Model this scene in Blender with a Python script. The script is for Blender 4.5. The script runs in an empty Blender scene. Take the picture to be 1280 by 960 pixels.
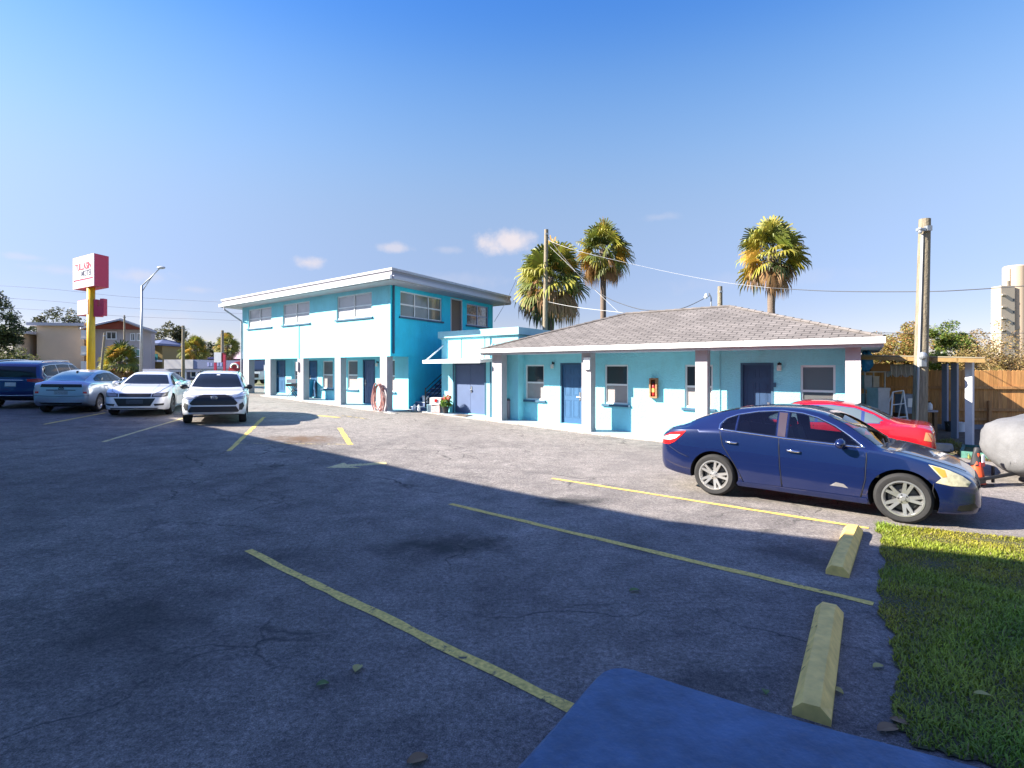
import bpy, math, random
import numpy as np
from mathutils import Vector, Matrix
from mathutils.bvhtree import BVHTree
from mathutils.geometry import delaunay_2d_cdt

random.seed(7)
RNG = np.random.default_rng(7)
SC = bpy.context.scene
COL = SC.collection
R = math.radians

# ------------------------------------------------------------------ survey of the place
F, H, V0 = 680.0, 2.15, 460.0          # focal length (px of a 1280 px frame), eye height, horizon row
def vdir(vp):
    a = np.array([(vp - 640) / F, 1.0]); return a / np.linalg.norm(a)
A = -vdir(-160)                        # along the motel front, to the right
B = vdir(1080)                         # away from the car park, into the motel
MI = np.linalg.inv(np.stack([A, B], 1))
def AB(a, b, z=0.0):
    p = a * A + b * B; return Vector((p[0], p[1], z))
def gz(X, Y):                          # the lot rises gently to the left
    t = -5 - (MI[0, 0] * X + MI[0, 1] * Y)
    t = min(max(0.0, t), 30.0)
    if t < 2: t = t * t / 4
    else: t = t - 1
    return .0315 * t
def G(u, v, dz=0.0):
    z = 0.0
    for i in range(60):
        Y = F * (H - z - dz) / (v - V0); X = (u - 640) * Y / F; z = .5 * z + .5 * gz(X, Y)
    return Vector((X, Y, gz(X, Y) + dz))
def at(u, v, Y):
    return Vector(((u - 640) * Y / F, Y, H - (v - V0) * Y / F))

class Facade:
    """vertical plane through P along unit d; o = outward offset along -n (n points into the building)"""
    def __init__(s, P, d, n):
        s.P = np.array(P[:2]); s.d = np.array(d); s.n = np.array(n)
    def px(s, u, v, o=0.0):
        P = s.P - s.n * o
        r = np.array([(u - 640) / F, 1.0]); k = np.linalg.solve(np.stack([r, -s.d], 1), P)
        return k[1], H - (v - V0) * k[0] / F
    def pt(s, x, z, o=0.0):
        p = s.P + s.d * x - s.n * o; return Vector((p[0], p[1], z))

# ------------------------------------------------------------------ materials
def _n(nt, t, **k):
    n = nt.nodes.new(t)
    for a, b in k.items(): setattr(n, a, b)
    return n
def rgba(c): return (c[0], c[1], c[2], 1.0)
MATS = {}
def mat(name, col, rough=.6, metal=0.0, spec=.5, coat=0.0, var=0.0, vs=3.0, bump=0.0, bs=60.0, attr=False, col2=None, trans=0.0, streak=None, grime=0.0):
    if name in MATS: return MATS[name]
    m = bpy.data.materials.new(name); m.use_nodes = True; nt = m.node_tree; L = nt.links
    p = nt.nodes['Principled BSDF']
    p.inputs['Roughness'].default_value = rough; p.inputs['Metallic'].default_value = metal
    p.inputs['Specular IOR Level'].default_value = spec; p.inputs['Coat Weight'].default_value = coat
    p.inputs['Coat Roughness'].default_value = .03
    p.inputs['Base Color'].default_value = rgba(col)
    src = None
    geo = _n(nt, 'ShaderNodeNewGeometry') if (var or bump) else None
    if var:
        nz = _n(nt, 'ShaderNodeTexNoise'); nz.inputs['Scale'].default_value = vs; nz.inputs['Detail'].default_value = 8; nz.inputs['Roughness'].default_value = .65
        if streak:
            mp = _n(nt, 'ShaderNodeMapping'); mp.inputs['Scale'].default_value = streak
            L.new(geo.outputs['Position'], mp.inputs[0]); L.new(mp.outputs[0], nz.inputs['Vector'])
        else: L.new(geo.outputs['Position'], nz.inputs['Vector'])
        rp = _n(nt, 'ShaderNodeValToRGB')
        c2 = col2 or tuple(max(0, c * (1 - var)) for c in col)
        rp.color_ramp.elements[0].position = .35; rp.color_ramp.elements[1].position = .68
        rp.color_ramp.elements[0].color = rgba(c2); rp.color_ramp.elements[1].color = rgba(tuple(min(.95, c * (1 + var * .35)) for c in col))
        L.new(nz.outputs[0], rp.inputs[0]); src = rp.outputs[0]
    if grime:
        mp2 = _n(nt, 'ShaderNodeMapping'); mp2.inputs['Scale'].default_value = (2.2, 2.2, .5); g2 = _n(nt, 'ShaderNodeNewGeometry'); L.new(g2.outputs['Position'], mp2.inputs[0])
        n2 = _n(nt, 'ShaderNodeTexNoise'); n2.inputs['Scale'].default_value = 1.1; n2.inputs['Detail'].default_value = 9; n2.inputs['Roughness'].default_value = .72; L.new(mp2.outputs[0], n2.inputs['Vector'])
        r2 = _n(nt, 'ShaderNodeValToRGB'); r2.color_ramp.elements[0].position = .34; r2.color_ramp.elements[1].position = .56; r2.color_ramp.elements[0].color = (1 - grime, 1 - grime * 1.02, 1 - grime * 1.15, 1); r2.color_ramp.elements[1].color = (1, 1, 1, 1); L.new(n2.outputs[0], r2.inputs[0])
        mg = _n(nt, 'ShaderNodeMix', data_type='RGBA', blend_type='MULTIPLY'); mg.inputs[0].default_value = 1; L.new(src, mg.inputs[6]); L.new(r2.outputs[0], mg.inputs[7]); src = mg.outputs[2]
    if attr:
        at_ = _n(nt, 'ShaderNodeAttribute', attribute_name='Col')
        if src is None: src = at_.outputs['Color']
        else:
            mx = _n(nt, 'ShaderNodeMix', data_type='RGBA', blend_type='MULTIPLY'); mx.inputs[0].default_value = 1
            L.new(src, mx.inputs[6]); L.new(at_.outputs['Color'], mx.inputs[7]); src = mx.outputs[2]
    if src is not None: L.new(src, p.inputs['Base Color'])
    if bump:
        nb = _n(nt, 'ShaderNodeTexNoise'); nb.inputs['Scale'].default_value = bs; nb.inputs['Detail'].default_value = 4
        L.new(geo.outputs['Position'], nb.inputs['Vector'])
        bn = _n(nt, 'ShaderNodeBump'); bn.inputs['Strength'].default_value = min(1, bump); bn.inputs['Distance'].default_value = .02 * max(1, bump)
        L.new(nb.outputs[0], bn.inputs['Height']); L.new(bn.outputs[0], p.inputs['Normal'])
    if trans:
        tr = _n(nt, 'ShaderNodeBsdfTranslucent'); ms = _n(nt, 'ShaderNodeMixShader'); ms.inputs[0].default_value = trans
        out = nt.nodes['Material Output']
        if src is not None: L.new(src, tr.inputs[0])
        else: tr.inputs[0].default_value = rgba(col)
        L.new(p.outputs[0], ms.inputs[1]); L.new(tr.outputs[0], ms.inputs[2]); L.new(ms.outputs[0], out.inputs[0])
    MATS[name] = m
    return m

# ------------------------------------------------------------------ mesh building
WM = {}
class MB:
    def __init__(s): s.v = []; s.f = []; s.m = []; s.c = []; s.uv = []
    def add(s, vs, fs, m=0, col=None):
        k = len(s.v); s.v += [tuple(p) for p in vs]
        for f in fs:
            s.f.append(tuple(i + k for i in f)); s.m.append(m); s.c.append(col)
        return s
    def hexa(s, p, m=0):      # p: 4 bottom (ccw from above) + 4 top
        return s.add(p, [(3, 2, 1, 0), (4, 5, 6, 7), (0, 1, 5, 4), (1, 2, 6, 5), (2, 3, 7, 6), (3, 0, 4, 7)], m)
    def box(s, c, sz, rz=0.0, m=0, M=None):
        x, y, z = (k / 2 for k in sz)
        P = [Vector(q) for q in ((-x, -y, -z), (x, -y, -z), (x, y, -z), (-x, y, -z), (-x, -y, z), (x, -y, z), (x, y, z), (-x, y, z))]
        Q = M if M is not None else Matrix.Rotation(rz, 3, 'Z')
        return s.hexa([Q @ q + Vector(c) for q in P], m)
    def fbox(s, fa, x0, x1, z0, z1, o0, o1, m=0):   # block on a facade; o0 inner, o1 outer offset
        P = [fa.pt(x0, z0, o1), fa.pt(x1, z0, o1), fa.pt(x1, z0, o0), fa.pt(x0, z0, o0)]
        T = [Vector((p.x, p.y, z1)) for p in P]
        return s.hexa(P + T, m)
    def prism(s, poly, z0, z1, m=0):
        n = len(poly)
        vs = [(p[0], p[1], z0) for p in poly] + [(p[0], p[1], z1) for p in poly]
        return s.add(vs, [tuple(range(n - 1, -1, -1)), tuple(range(n, 2 * n))] + [(i, (i + 1) % n, n + (i + 1) % n, n + i) for i in range(n)], m)
    def tube(s, pts, r, seg=8, m=0, cap=True, closed=False, col=None):
        pts = [Vector(p) for p in pts]; n = len(pts)
        rr = r if hasattr(r, '__len__') else [r] * n
        vs = []; up = None
        for i, p in enumerate(pts):
            a = pts[(i - 1) % n] if (i > 0 or closed) else p
            b = pts[(i + 1) % n] if (i < n - 1 or closed) else p
            t = (b - a).normalized() if (b - a).length > 1e-9 else Vector((0, 0, 1))
            if up is None: up = Vector((0, 0, 1)) if abs(t.z) < .9 else Vector((1, 0, 0))
            x = t.cross(up)
            if x.length < 1e-6: x = t.orthogonal()
            x.normalize(); y = x.cross(t).normalized(); up = y
            for k in range(seg):
                an = 2 * math.pi * k / seg
                vs.append(p + (x * math.cos(an) + y * math.sin(an)) * rr[i])
        fs = []
        for i in range(n if closed else n - 1):
            j = (i + 1) % n
            for k in range(seg):
                k2 = (k + 1) % seg
                fs.append((i * seg + k, j * seg + k, j * seg + k2, i * seg + k2))
        if cap and not closed:
            fs.append(tuple(range(seg))); fs.append(tuple(range((n - 1) * seg + seg - 1, (n - 1) * seg - 1, -1)))
        return s.add(vs, fs, m, col)
    def lathe(s, prof, seg=24, M=None, m=0, closed=False):   # prof (r, h) about Z, M 4x4
        M = M or Matrix.Identity(4); n = len(prof)
        vs = [M @ Vector((r * math.cos(2 * math.pi * k / seg), r * math.sin(2 * math.pi * k / seg), h)) for r, h in prof for k in range(seg)]
        fs = [(i * seg + k, i * seg + (k + 1) % seg, ((i + 1) % n) * seg + (k + 1) % seg, ((i + 1) % n) * seg + k) for i in range(n if closed else n - 1) for k in range(seg)]
        if not closed:
            fs.append(tuple(range(seg - 1, -1, -1))); fs.append(tuple(range((n - 1) * seg, n * seg)))
        return s.add(vs, fs, m)
    def ball(s, c, r, seg=12, rings=8, m=0):
        c = Vector(c); r = r if hasattr(r, '__len__') else (r, r, r)
        prof = [(max(1e-4, math.sin(math.pi * i / rings)), -math.cos(math.pi * i / rings)) for i in range(rings + 1)]
        return s.lathe(prof, seg, Matrix.Translation(c) @ Matrix.Diagonal((r[0], r[1], r[2], 1)), m)
    def quad(s, a, b, c, d, m=0, col=None): return s.add([a, b, c, d], [(0, 1, 2, 3)], m, col)
    def build(s, name, mats, parent=None, smooth=False, angle=None, local=False, origin=None, uv=None):
        me = bpy.data.meshes.new(name)
        mats = mats if isinstance(mats, (list, tuple)) else [mats]
        P = WM.get(parent.name, Matrix.Identity(4)) if parent is not None else Matrix.Identity(4)
        vs = s.v
        if parent is not None and not local:
            I = P.inverted(); vs = [tuple(I @ Vector(p)) for p in vs]
        if parent is None and origin is not None:
            vs = [(p[0] - origin[0], p[1] - origin[1], p[2] - origin[2]) for p in vs]
        me.from_pydata(vs, [], s.f)
        for q in mats: me.materials.append(q)
        me.polygons.foreach_set('material_index', np.array(s.m, dtype=np.int32))
        if any(c is not None for c in s.c):
            at_ = me.attributes.new('Col', 'FLOAT_COLOR', 'CORNER')
            cnt = np.array([len(f) for f in s.f]); cc = np.array([(c or (1, 1, 1)) + ((1.0,) if len(c or (1, 1, 1)) == 3 else ()) for c in s.c], dtype=np.float32)
            at_.data.foreach_set('color', np.repeat(cc, cnt, axis=0).ravel())
        if uv is not None:
            ul = me.uv_layers.new(name='UVMap'); ul.data.foreach_set('uv', np.array(uv, dtype=np.float32).ravel())
        if smooth or angle: me.polygons.foreach_set('use_smooth', np.ones(len(s.f), dtype=bool))
        me.update()
        if angle: me.set_sharp_from_angle(angle=R(angle))
        o = bpy.data.objects.new(name, me); COL.objects.link(o)
        if parent is not None: o.parent = parent; WM[o.name] = P
        else:
            if origin is not None: o.location = origin
            WM[o.name] = Matrix.Translation(origin) if origin is not None else Matrix.Identity(4)
        return o

def tag(o, label=None, cat=None, group=None, kind=None):
    if label: o['label'] = label
    if cat: o['category'] = cat
    if group: o['group'] = group
    if kind: o['kind'] = kind
    return o
def thing(name, label, cat, loc, rot=(0, 0, 0), group=None):
    o = bpy.data.objects.new(name, None); COL.objects.link(o); o.location = loc; o.rotation_euler = rot
    o.empty_display_size = .3
    from mathutils import Euler
    WM[o.name] = Matrix.Translation(Vector(loc)) @ Euler(rot).to_matrix().to_4x4()
    return tag(o, label, cat, group)
def pivot(name, parent, loc=(0, 0, 0), rot=(0, 0, 0)):     # an Empty part
    from mathutils import Euler
    o = bpy.data.objects.new(name, None); COL.objects.link(o); o.parent = parent; o.location = loc; o.rotation_euler = rot
    o.empty_display_size = .1
    WM[o.name] = WM[parent.name] @ Matrix.Translation(Vector(loc)) @ Euler(rot).to_matrix().to_4x4()
    return o
def copy_tree(o, parent=None, loc=None, rot=None):
    c = o.copy(); COL.objects.link(c)
    if parent is not None: c.parent = parent
    if loc is not None: c.location = loc
    if rot is not None: c.rotation_euler = rot
    for ch in list(o.children): copy_tree(ch, c)
    return c
def hermite(pts):
    X = np.array([p[0] for p in pts], float); Yv = np.array([p[1] for p in pts], float)
    h = np.diff(X); dl = np.diff(Yv) / h
    m = np.zeros(len(X)); m[0] = dl[0]; m[-1] = dl[-1]
    for i in range(1, len(X) - 1):
        if dl[i - 1] * dl[i] > 0:
            w1 = 2 * h[i] + h[i - 1]; w2 = h[i] + 2 * h[i - 1]
            m[i] = (w1 + w2) / (w1 / dl[i - 1] + w2 / dl[i])
    def fn(x):
        x = min(max(x, X[0]), X[-1]); i = min(int(np.searchsorted(X, x, 'right')) - 1, len(h) - 1)
        t = (x - X[i]) / h[i]
        return ((2 * t**3 - 3 * t**2 + 1) * Yv[i] + (t**3 - 2 * t**2 + t) * h[i] * m[i] + (-2 * t**3 + 3 * t**2) * Yv[i + 1] + (t**3 - t**2) * h[i] * m[i + 1])
    return fn

# ------------------------------------------------------------------ palette
M_AQUA = mat('aqua stucco', (.28, .74, .84), .85, var=.10, vs=.9, bump=1.0, bs=26, grime=.07)
M_AQUA2 = mat('aqua trim paint', (.24, .58, .64), .7, var=.06, vs=2)
M_BLUEDEEP = mat('deep aqua side wall', (.04, .68, .88), .85, var=.12, vs=.8, bump=1.0, bs=26, grime=.07)  # side wall colour, deeper and bluer than the front stucco
M_PILLAR = mat('lilac grey pillar paint', (.37, .35, .375), .75, grime=.10, var=.07, vs=2.5, bump=.25, bs=30)
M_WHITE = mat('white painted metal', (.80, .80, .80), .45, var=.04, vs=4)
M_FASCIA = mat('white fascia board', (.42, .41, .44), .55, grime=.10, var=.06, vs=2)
M_DOOR = mat('steel blue door paint', (.035, .115, .24), .45, var=.12, vs=3)
M_DOORGREY = mat('slate blue door paint', (.09, .13, .24), .5, var=.1, vs=2)
M_NAVY = mat('navy trim paint', (.035, .10, .17), .55, var=.15, vs=6)
M_GLASS = mat('dark window glass', (.035, .045, .05), .04, spec=.7)
M_BLIND = mat('pale blind behind glass', (.36, .32, .31), .25, spec=.6, coat=.5, var=.08, vs=5)
M_BLINDW = mat('white blind behind glass', (.42, .42, .45), .3, spec=.6, coat=.5, var=.12, vs=2)
M_DARK = mat('dark interior', (.015, .015, .018), .8)
M_STEEL = mat('brushed steel', (.55, .55, .56), .3, metal=1)
M_GALV = mat('galvanised steel', (.38, .40, .42), .5, metal=.6, var=.2, vs=4)
M_BLACK = mat('black metal', (.012, .012, .014), .45)
M_CONC = mat('pale concrete', (.42, .40, .37), .85, var=.25, vs=4, bump=.4, bs=50)
M_SLAB = mat('worn blue walkway paint', (.25, .34, .44), .8, var=.3, vs=1.8, bump=.3, bs=40, col2=(.36, .38, .40))
M_PAD = mat('blue painted concrete', (.075, .145, .25), .6, var=.34, vs=3.2, bump=.5, bs=25, grime=.18)
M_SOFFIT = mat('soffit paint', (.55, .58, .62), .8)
M_BARK = mat('grey bark', (.16, .12, .09), .95, var=.4, vs=9, bump=1, bs=18)
M_WOODPOLE = mat('weathered pole timber', (.29, .24, .165), .9, var=.5, vs=6, streak=(6, 6, .4), bump=.7, bs=22)
# ------------------------------------------------------------------ ground
def asphalt_mat():
    m = bpy.data.materials.new('worn asphalt'); m.use_nodes = True; nt = m.node_tree; L = nt.links
    p = nt.nodes['Principled BSDF']; p.inputs['Roughness'].default_value = .88; p.inputs['Specular IOR Level'].default_value = .3
    geo = _n(nt, 'ShaderNodeNewGeometry'); pos = geo.outputs['Position']
    def noise(sc, det=6, ro=.6, vec=None, dist=0.0):
        n = _n(nt, 'ShaderNodeTexNoise'); n.inputs['Scale'].default_value = sc; n.inputs['Detail'].default_value = det; n.inputs['Roughness'].default_value = ro
        n.inputs['Distortion'].default_value = dist
        L.new(vec or pos, n.inputs['Vector']); return n.outputs[0]
    def ramp(x, stops):
        r = _n(nt, 'ShaderNodeValToRGB')
        e = r.color_ramp.elements
        while len(e) < len(stops): e.new(.5)
        for i, (q, c) in enumerate(stops):
            e[i].position = q; e[i].color = rgba(c if hasattr(c, '__len__') else (c, c, c))
        L.new(x, r.inputs[0]); return r.outputs[0]
    def mixc(f, a, b, bt='MIX'):
        x = _n(nt, 'ShaderNodeMix', data_type='RGBA', blend_type=bt)
        for s, v in ((0, f), (6, a), (7, b)):
            if hasattr(v, 'links') or hasattr(v, 'is_output'): L.new(v, x.inputs[s])
            else: x.inputs[s].default_value = v if s == 0 else rgba(v)
        return x.outputs[2]
    def math_(op, a, b=None):
        x = _n(nt, 'ShaderNodeMath', operation=op)
        for s, v in ((0, a), (1, b)):
            if v is None: continue
            if hasattr(v, 'is_output'): L.new(v, x.inputs[s])
            else: x.inputs[s].default_value = v
        return x.outputs[0]
    # big patches: worn tan-grey against darker sealer
    big = noise(.16, 5, .62, dist=.6)
    mid = noise(1.1, 8, .72, dist=.4)
    patch = ramp(math_('ADD', math_('MULTIPLY', big, .62), math_('MULTIPLY', mid, .38)), [(.42, 0), (.60, 1)])
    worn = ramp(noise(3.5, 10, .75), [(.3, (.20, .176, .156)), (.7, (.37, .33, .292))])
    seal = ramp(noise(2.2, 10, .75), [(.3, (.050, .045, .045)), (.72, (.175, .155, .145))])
    # the mix shifts from dark near stalls to paler far lanes
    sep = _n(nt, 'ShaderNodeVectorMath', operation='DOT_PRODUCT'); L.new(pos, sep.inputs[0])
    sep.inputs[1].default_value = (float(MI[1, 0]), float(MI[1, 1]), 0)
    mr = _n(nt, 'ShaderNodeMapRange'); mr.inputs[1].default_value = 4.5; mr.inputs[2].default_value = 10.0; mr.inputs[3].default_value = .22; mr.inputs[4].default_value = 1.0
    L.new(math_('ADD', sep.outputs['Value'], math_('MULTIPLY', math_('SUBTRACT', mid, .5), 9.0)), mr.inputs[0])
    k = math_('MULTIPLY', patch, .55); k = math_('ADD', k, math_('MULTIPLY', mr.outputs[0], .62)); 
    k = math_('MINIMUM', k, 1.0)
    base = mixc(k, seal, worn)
    # aggregate speckle
    sp = noise(95, 3, .8); base = mixc(1.0, base, ramp(sp, [(.30, .42), (.5, .97), (.70, 1.7)]), 'MULTIPLY')
    sp2 = noise(26, 5, .8); base = mixc(.8, base, ramp(sp2, [(.34, .5), (.66, 1.45)]), 'MULTIPLY')
    # pale stones showing where the binder has gone
    vo = _n(nt, 'ShaderNodeTexVoronoi'); vo.inputs['Scale'].default_value = 62; L.new(pos, vo.inputs['Vector'])
    st = math_('MULTIPLY', ramp(vo.outputs['Distance'], [(.12, 1), (.24, 0)]), ramp(noise(.9, 5, .7), [(.44, 0), (.62, .9)]))
    base = mixc(st, base, (.34, .33, .32))
    gr = noise(13, 8, .85); base = mixc(.55, base, ramp(gr, [(.36, .6), (.5, .97), (.64, 1.4)]), 'MULTIPLY')
    sc2 = math_('MULTIPLY', ramp(noise(33, 4, .9), [(.56, 0), (.68, 1)]), ramp(noise(.55, 7, .7, dist=.8), [(.50, 0), (.64, .45)]))
    base = mixc(sc2, base, (.33, .315, .30))
    # stains and patches of dirt, each at its own place
    for (x, y, rx, ry, s, c) in STAINS:
        vs = _n(nt, 'ShaderNodeVectorMath', operation='SUBTRACT'); L.new(pos, vs.inputs[0]); vs.inputs[1].default_value = (x, y, 0)
        vm = _n(nt, 'ShaderNodeVectorMath', operation='MULTIPLY'); L.new(vs.outputs[0], vm.inputs[0]); vm.inputs[1].default_value = (1 / rx, 1 / ry, 0)
        le = _n(nt, 'ShaderNodeVectorMath', operation='LENGTH'); L.new(vm.outputs[0], le.inputs[0])
        d = math_('ADD', le.outputs['Value'], math_('MULTIPLY', math_('SUBTRACT', noise(2.6, 8, .75), .5), 2.6))
        base = mixc(math_('MULTIPLY', ramp(d, [(.15, 1), (1.0, 0)]), s), base, c)
    # cracks
    wv = _n(nt, 'ShaderNodeMix', data_type='RGBA'); wv.inputs[0].default_value = .09
    nzc = _n(nt, 'ShaderNodeTexNoise'); nzc.inputs['Scale'].default_value = 1.6; nzc.inputs['Detail'].default_value = 6; L.new(pos, nzc.inputs['Vector'])
    vadd = _n(nt, 'ShaderNodeVectorMath', operation='MULTIPLY_ADD'); L.new(nzc.outputs['Color'], vadd.inputs[0]); vadd.inputs[1].default_value = (.9, .9, 0); L.new(pos, vadd.inputs[2])
    for sc_, w, lo in ((.33, .012, .46), (1.3, .02, .55)):
        v2 = _n(nt, 'ShaderNodeTexVoronoi', feature='DISTANCE_TO_EDGE'); v2.inputs['Scale'].default_value = sc_; L.new(vadd.outputs[0], v2.inputs['Vector'])
        cr = math_('MULTIPLY', ramp(v2.outputs['Distance'], [(0.0, 1), (w * sc_ * 1.6, 0)]), ramp(noise(.28, 4), [(lo, 0), (lo + .1, .85)]))
        base = mixc(cr, base, (.022, .021, .021))
    L.new(base, p.inputs['Base Color'])
    bn = _n(nt, 'ShaderNodeBump'); bn.inputs['Strength'].default_value = .7; bn.inputs['Distance'].default_value = .012
    L.new(math_('ADD', sp, math_('MULTIPLY', sp2, .9)), bn.inputs['Height']); L.new(bn.outputs[0], p.inputs['Normal'])
    return m
def stain(u, v, rx, ry, s, c=(.022, .022, .025)):
    p = G(u, v); return (p.x, p.y, rx, ry, s, c)
STAINS = [stain(560, 682, 1.0, .55, .85), stain(715, 627, .8, .45, .9), stain(375, 549, 1.2, .9, .9, (.13, .075, .04)), stain(150, 780, 1.1, .8, .55),
          stain(330, 700, .9, .5, .4), stain(985, 690, .7, .7, .5), stain(1030, 700, .5, .5, .5, (.06, .05, .045)), stain(860, 560, 1.6, .7, .45), stain(790, 548, 1.8, .5, .4), stain(950, 620, 1.1, .5, .5), stain(900, 860, .5, .4, .5)]
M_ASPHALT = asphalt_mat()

def sheet(name, a0, a1, b0, b1, dz, m, kind='structure'):
    mb = MB()
    As = [a0] + [x for x in np.arange(-36, -2, 1.0) if a0 < x < a1] + [a1]
    for i in range(len(As) - 1):
        q = []
        for a, b in ((As[i], b0), (As[i + 1], b0), (As[i + 1], b1), (As[i], b1)):
            p = AB(a, b); q.append((p.x, p.y, gz(p.x, p.y) + dz))
        mb.quad(*q)
    o = mb.build(name, m); tag(o, kind=kind); return o
M_EARTH = mat('dry grass and sand', (.16, .15, .07), .95, var=.45, vs=.6, col2=(.07, .085, .03))
g = sheet('ground', -420, 420, -160, 900, -.03, M_EARTH)
g['label'] = 'sandy ground stretching away to the horizon'
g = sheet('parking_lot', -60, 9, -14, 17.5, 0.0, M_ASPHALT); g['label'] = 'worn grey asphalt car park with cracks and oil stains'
M_ROAD = mat('road asphalt', (.13, .125, .12), .9, var=.25, vs=1.2)
g = sheet('road', -78, -54, -120, 160, .012, M_ROAD); g['label'] = 'street running past the motel beyond the parked cars'
M_VERGE = mat('verge turf', (.10, .16, .03), .95, var=.4, vs=2)
g = sheet('verge', -54, -50, -60, 60, .02, M_VERGE); g['label'] = 'strip of green turf beside the street'

# ------------------------------------------------------------------ painted markings
def paint_mat(name, col, wear, lo=.62, fine=30):
    m = bpy.data.materials.new(name); m.use_nodes = True; nt = m.node_tree; L = nt.links; p = nt.nodes['Principled BSDF']; p.inputs['Roughness'].default_value = .75
    geo = _n(nt, 'ShaderNodeNewGeometry')
    n1 = _n(nt, 'ShaderNodeTexNoise'); n1.inputs['Scale'].default_value = 7; n1.inputs['Detail'].default_value = 9; n1.inputs['Roughness'].default_value = .75; L.new(geo.outputs['Position'], n1.inputs['Vector'])
    r1 = _n(nt, 'ShaderNodeValToRGB'); r1.color_ramp.elements[0].position = wear; r1.color_ramp.elements[1].position = wear + .07; L.new(n1.outputs[0], r1.inputs[0])
    n2 = _n(nt, 'ShaderNodeTexNoise'); n2.inputs['Scale'].default_value = fine; n2.inputs['Detail'].default_value = 5; L.new(geo.outputs['Position'], n2.inputs['Vector'])
    r2 = _n(nt, 'ShaderNodeValToRGB'); r2.color_ramp.elements[0].position = .3; r2.color_ramp.elements[1].position = .7
    r2.color_ramp.elements[0].color = rgba(tuple(c * (lo if fine == 30 else .8) for c in col)); r2.color_ramp.elements[1].color = rgba(tuple(c * 1.12 for c in col)); L.new(n2.outputs[0], r2.inputs[0])
    mx = _n(nt, 'ShaderNodeMix', data_type='RGBA'); L.new(r1.outputs[0], mx.inputs[0]); mx.inputs[6].default_value = (.06, .058, .055, 1); L.new(r2.outputs[0], mx.inputs[7]); L.new(mx.outputs[2], p.inputs['Base Color'])
    bn = _n(nt, 'ShaderNodeBump'); bn.inputs['Strength'].default_value = .5 if fine == 30 else .2; bn.inputs['Distance'].default_value = .01; L.new(n2.outputs[0], bn.inputs['Height']); L.new(bn.outputs[0], p.inputs['Normal'])
    return m
M_LINE = paint_mat('worn yellow line paint', (.80, .56, .13), .36)
M_LINEPALE = paint_mat('worn pale line paint', (.72, .58, .26), .37)
M_LINEFAINT = paint_mat('nearly worn off line paint', (.60, .45, .16), .47)
def line(p0, p1, w, m, label):
    a, b = G(*p0), G(*p1); d = (b - a); d.z = 0; Ln = d.length; d.normalize(); n = Vector((-d.y, d.x, 0)) * (w / 2)
    mb = MB(); N = max(2, int(Ln / .25)); rows = []
    for i in range(N + 1):
        c = a + d * (Ln * i / N)
        j0, j1 = random.uniform(-.012, .012), random.uniform(-.012, .012)
        e = [c + n * (1 + j0 / w * 2), c - n * (1 + j1 / w * 2)]
        rows.append([(q.x, q.y, gz(q.x, q.y) + .005) for q in e])
    for i in range(N): mb.quad(rows[i][1], rows[i + 1][1], rows[i + 1][0], rows[i][0])
    tag(mb.build('parking_line', m), kind='structure', label=label)
line((310, 688), (714, 886.5), .105, M_LINE, 'yellow stall line nearest the blue concrete pad')
line((563, 630), (1092, 755), .105, M_LINE, 'yellow stall line ending between the two wheel stops')
line((690, 598), (1086, 660.5), .10, M_LINE, 'yellow stall line alongside the blue sedan')
line((286, 564), (330, 521.5), .12, M_LINE, 'yellow stall line beside the white crossover')
line((424.5, 535), (438, 556), .14, M_LINE, 'short yellow line in front of the coiled hose')
line((129, 552.5), (230, 522.5), .10, M_LINEPALE, 'pale stall line between the white sedan and white crossover')
line((55, 530.5), (132, 516), .10, M_LINE, 'yellow stall line in front of the silver hatchback')
line((300, 554), (432, 555.5), .06, M_LINEFAINT, 'faint yellow line across the brown dirt patch')
line((398, 519.5), (424, 522), .22, M_LINE, 'short yellow dash near the pillars')
line((428, 519.5), (460, 524), .12, M_LINEFAINT, 'faint yellow mark near the coiled hose')
mb = MB(); P = [G(*q) for q in ((407.5, 585), (430, 578.5), (434, 580.8), (482, 577.6), (484, 580.2), (440, 583), (451, 585.2))]
mb.add([(q.x, q.y, gz(q.x, q.y) + .005) for q in P], [tuple(range(6, -1, -1))])
tag(mb.build('road_marking_arrow', M_LINEPALE), kind='structure', label='pale painted direction arrow on the asphalt')

# ------------------------------------------------------------------ blue pad in the foreground
px = [(640, 962), (672, 927), (700, 896), (727, 864), (745, 844), (754, 836.5), (765, 832.5), (778, 832), (790, 834), (850, 853), (950, 883.5), (1050, 911), (1150, 937), (1245, 962)]
pts = [G(u, v, .14) for u, v in px]
l0, l1 = pts[0], pts[3]; r0, r1 = pts[-1], pts[-3]
poly = [l0 + (l0 - l1).normalized() * 3.6] + pts + [r0 + (r0 - r1).normalized() * 1.2]
poly += [Vector((5.5, -4, 0)), Vector((-6, -4, 0))]
mb = MB(); ring = [(p.x, p.y) for p in poly]; n = len(ring)
cen = Vector((sum(p[0] for p in ring) / n, sum(p[1] for p in ring) / n))
inn = []
for p in ring:
    d = (cen - Vector(p)).normalized(); inn.append((p[0] + d.x * .03, p[1] + d.y * .03))
vs = [(p[0], p[1], -.1) for p in ring] + [(p[0], p[1], .118) for p in ring] + [(p[0], p[1], .14) for p in inn]
fs = [(i, i + n, (i + 1) % n + n, (i + 1) % n) for i in range(n)] + [(i + n, i + 2 * n, (i + 1) % n + 2 * n, (i + 1) % n + n) for i in range(n)] + [tuple(range(3 * n - 1, 2 * n - 1, -1))]
fs = [tuple(reversed(f)) for f in fs]
mb.add(vs, fs); mb.m = [1 if n <= i_ < 2 * n else 0 for i_ in range(len(fs))]
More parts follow.
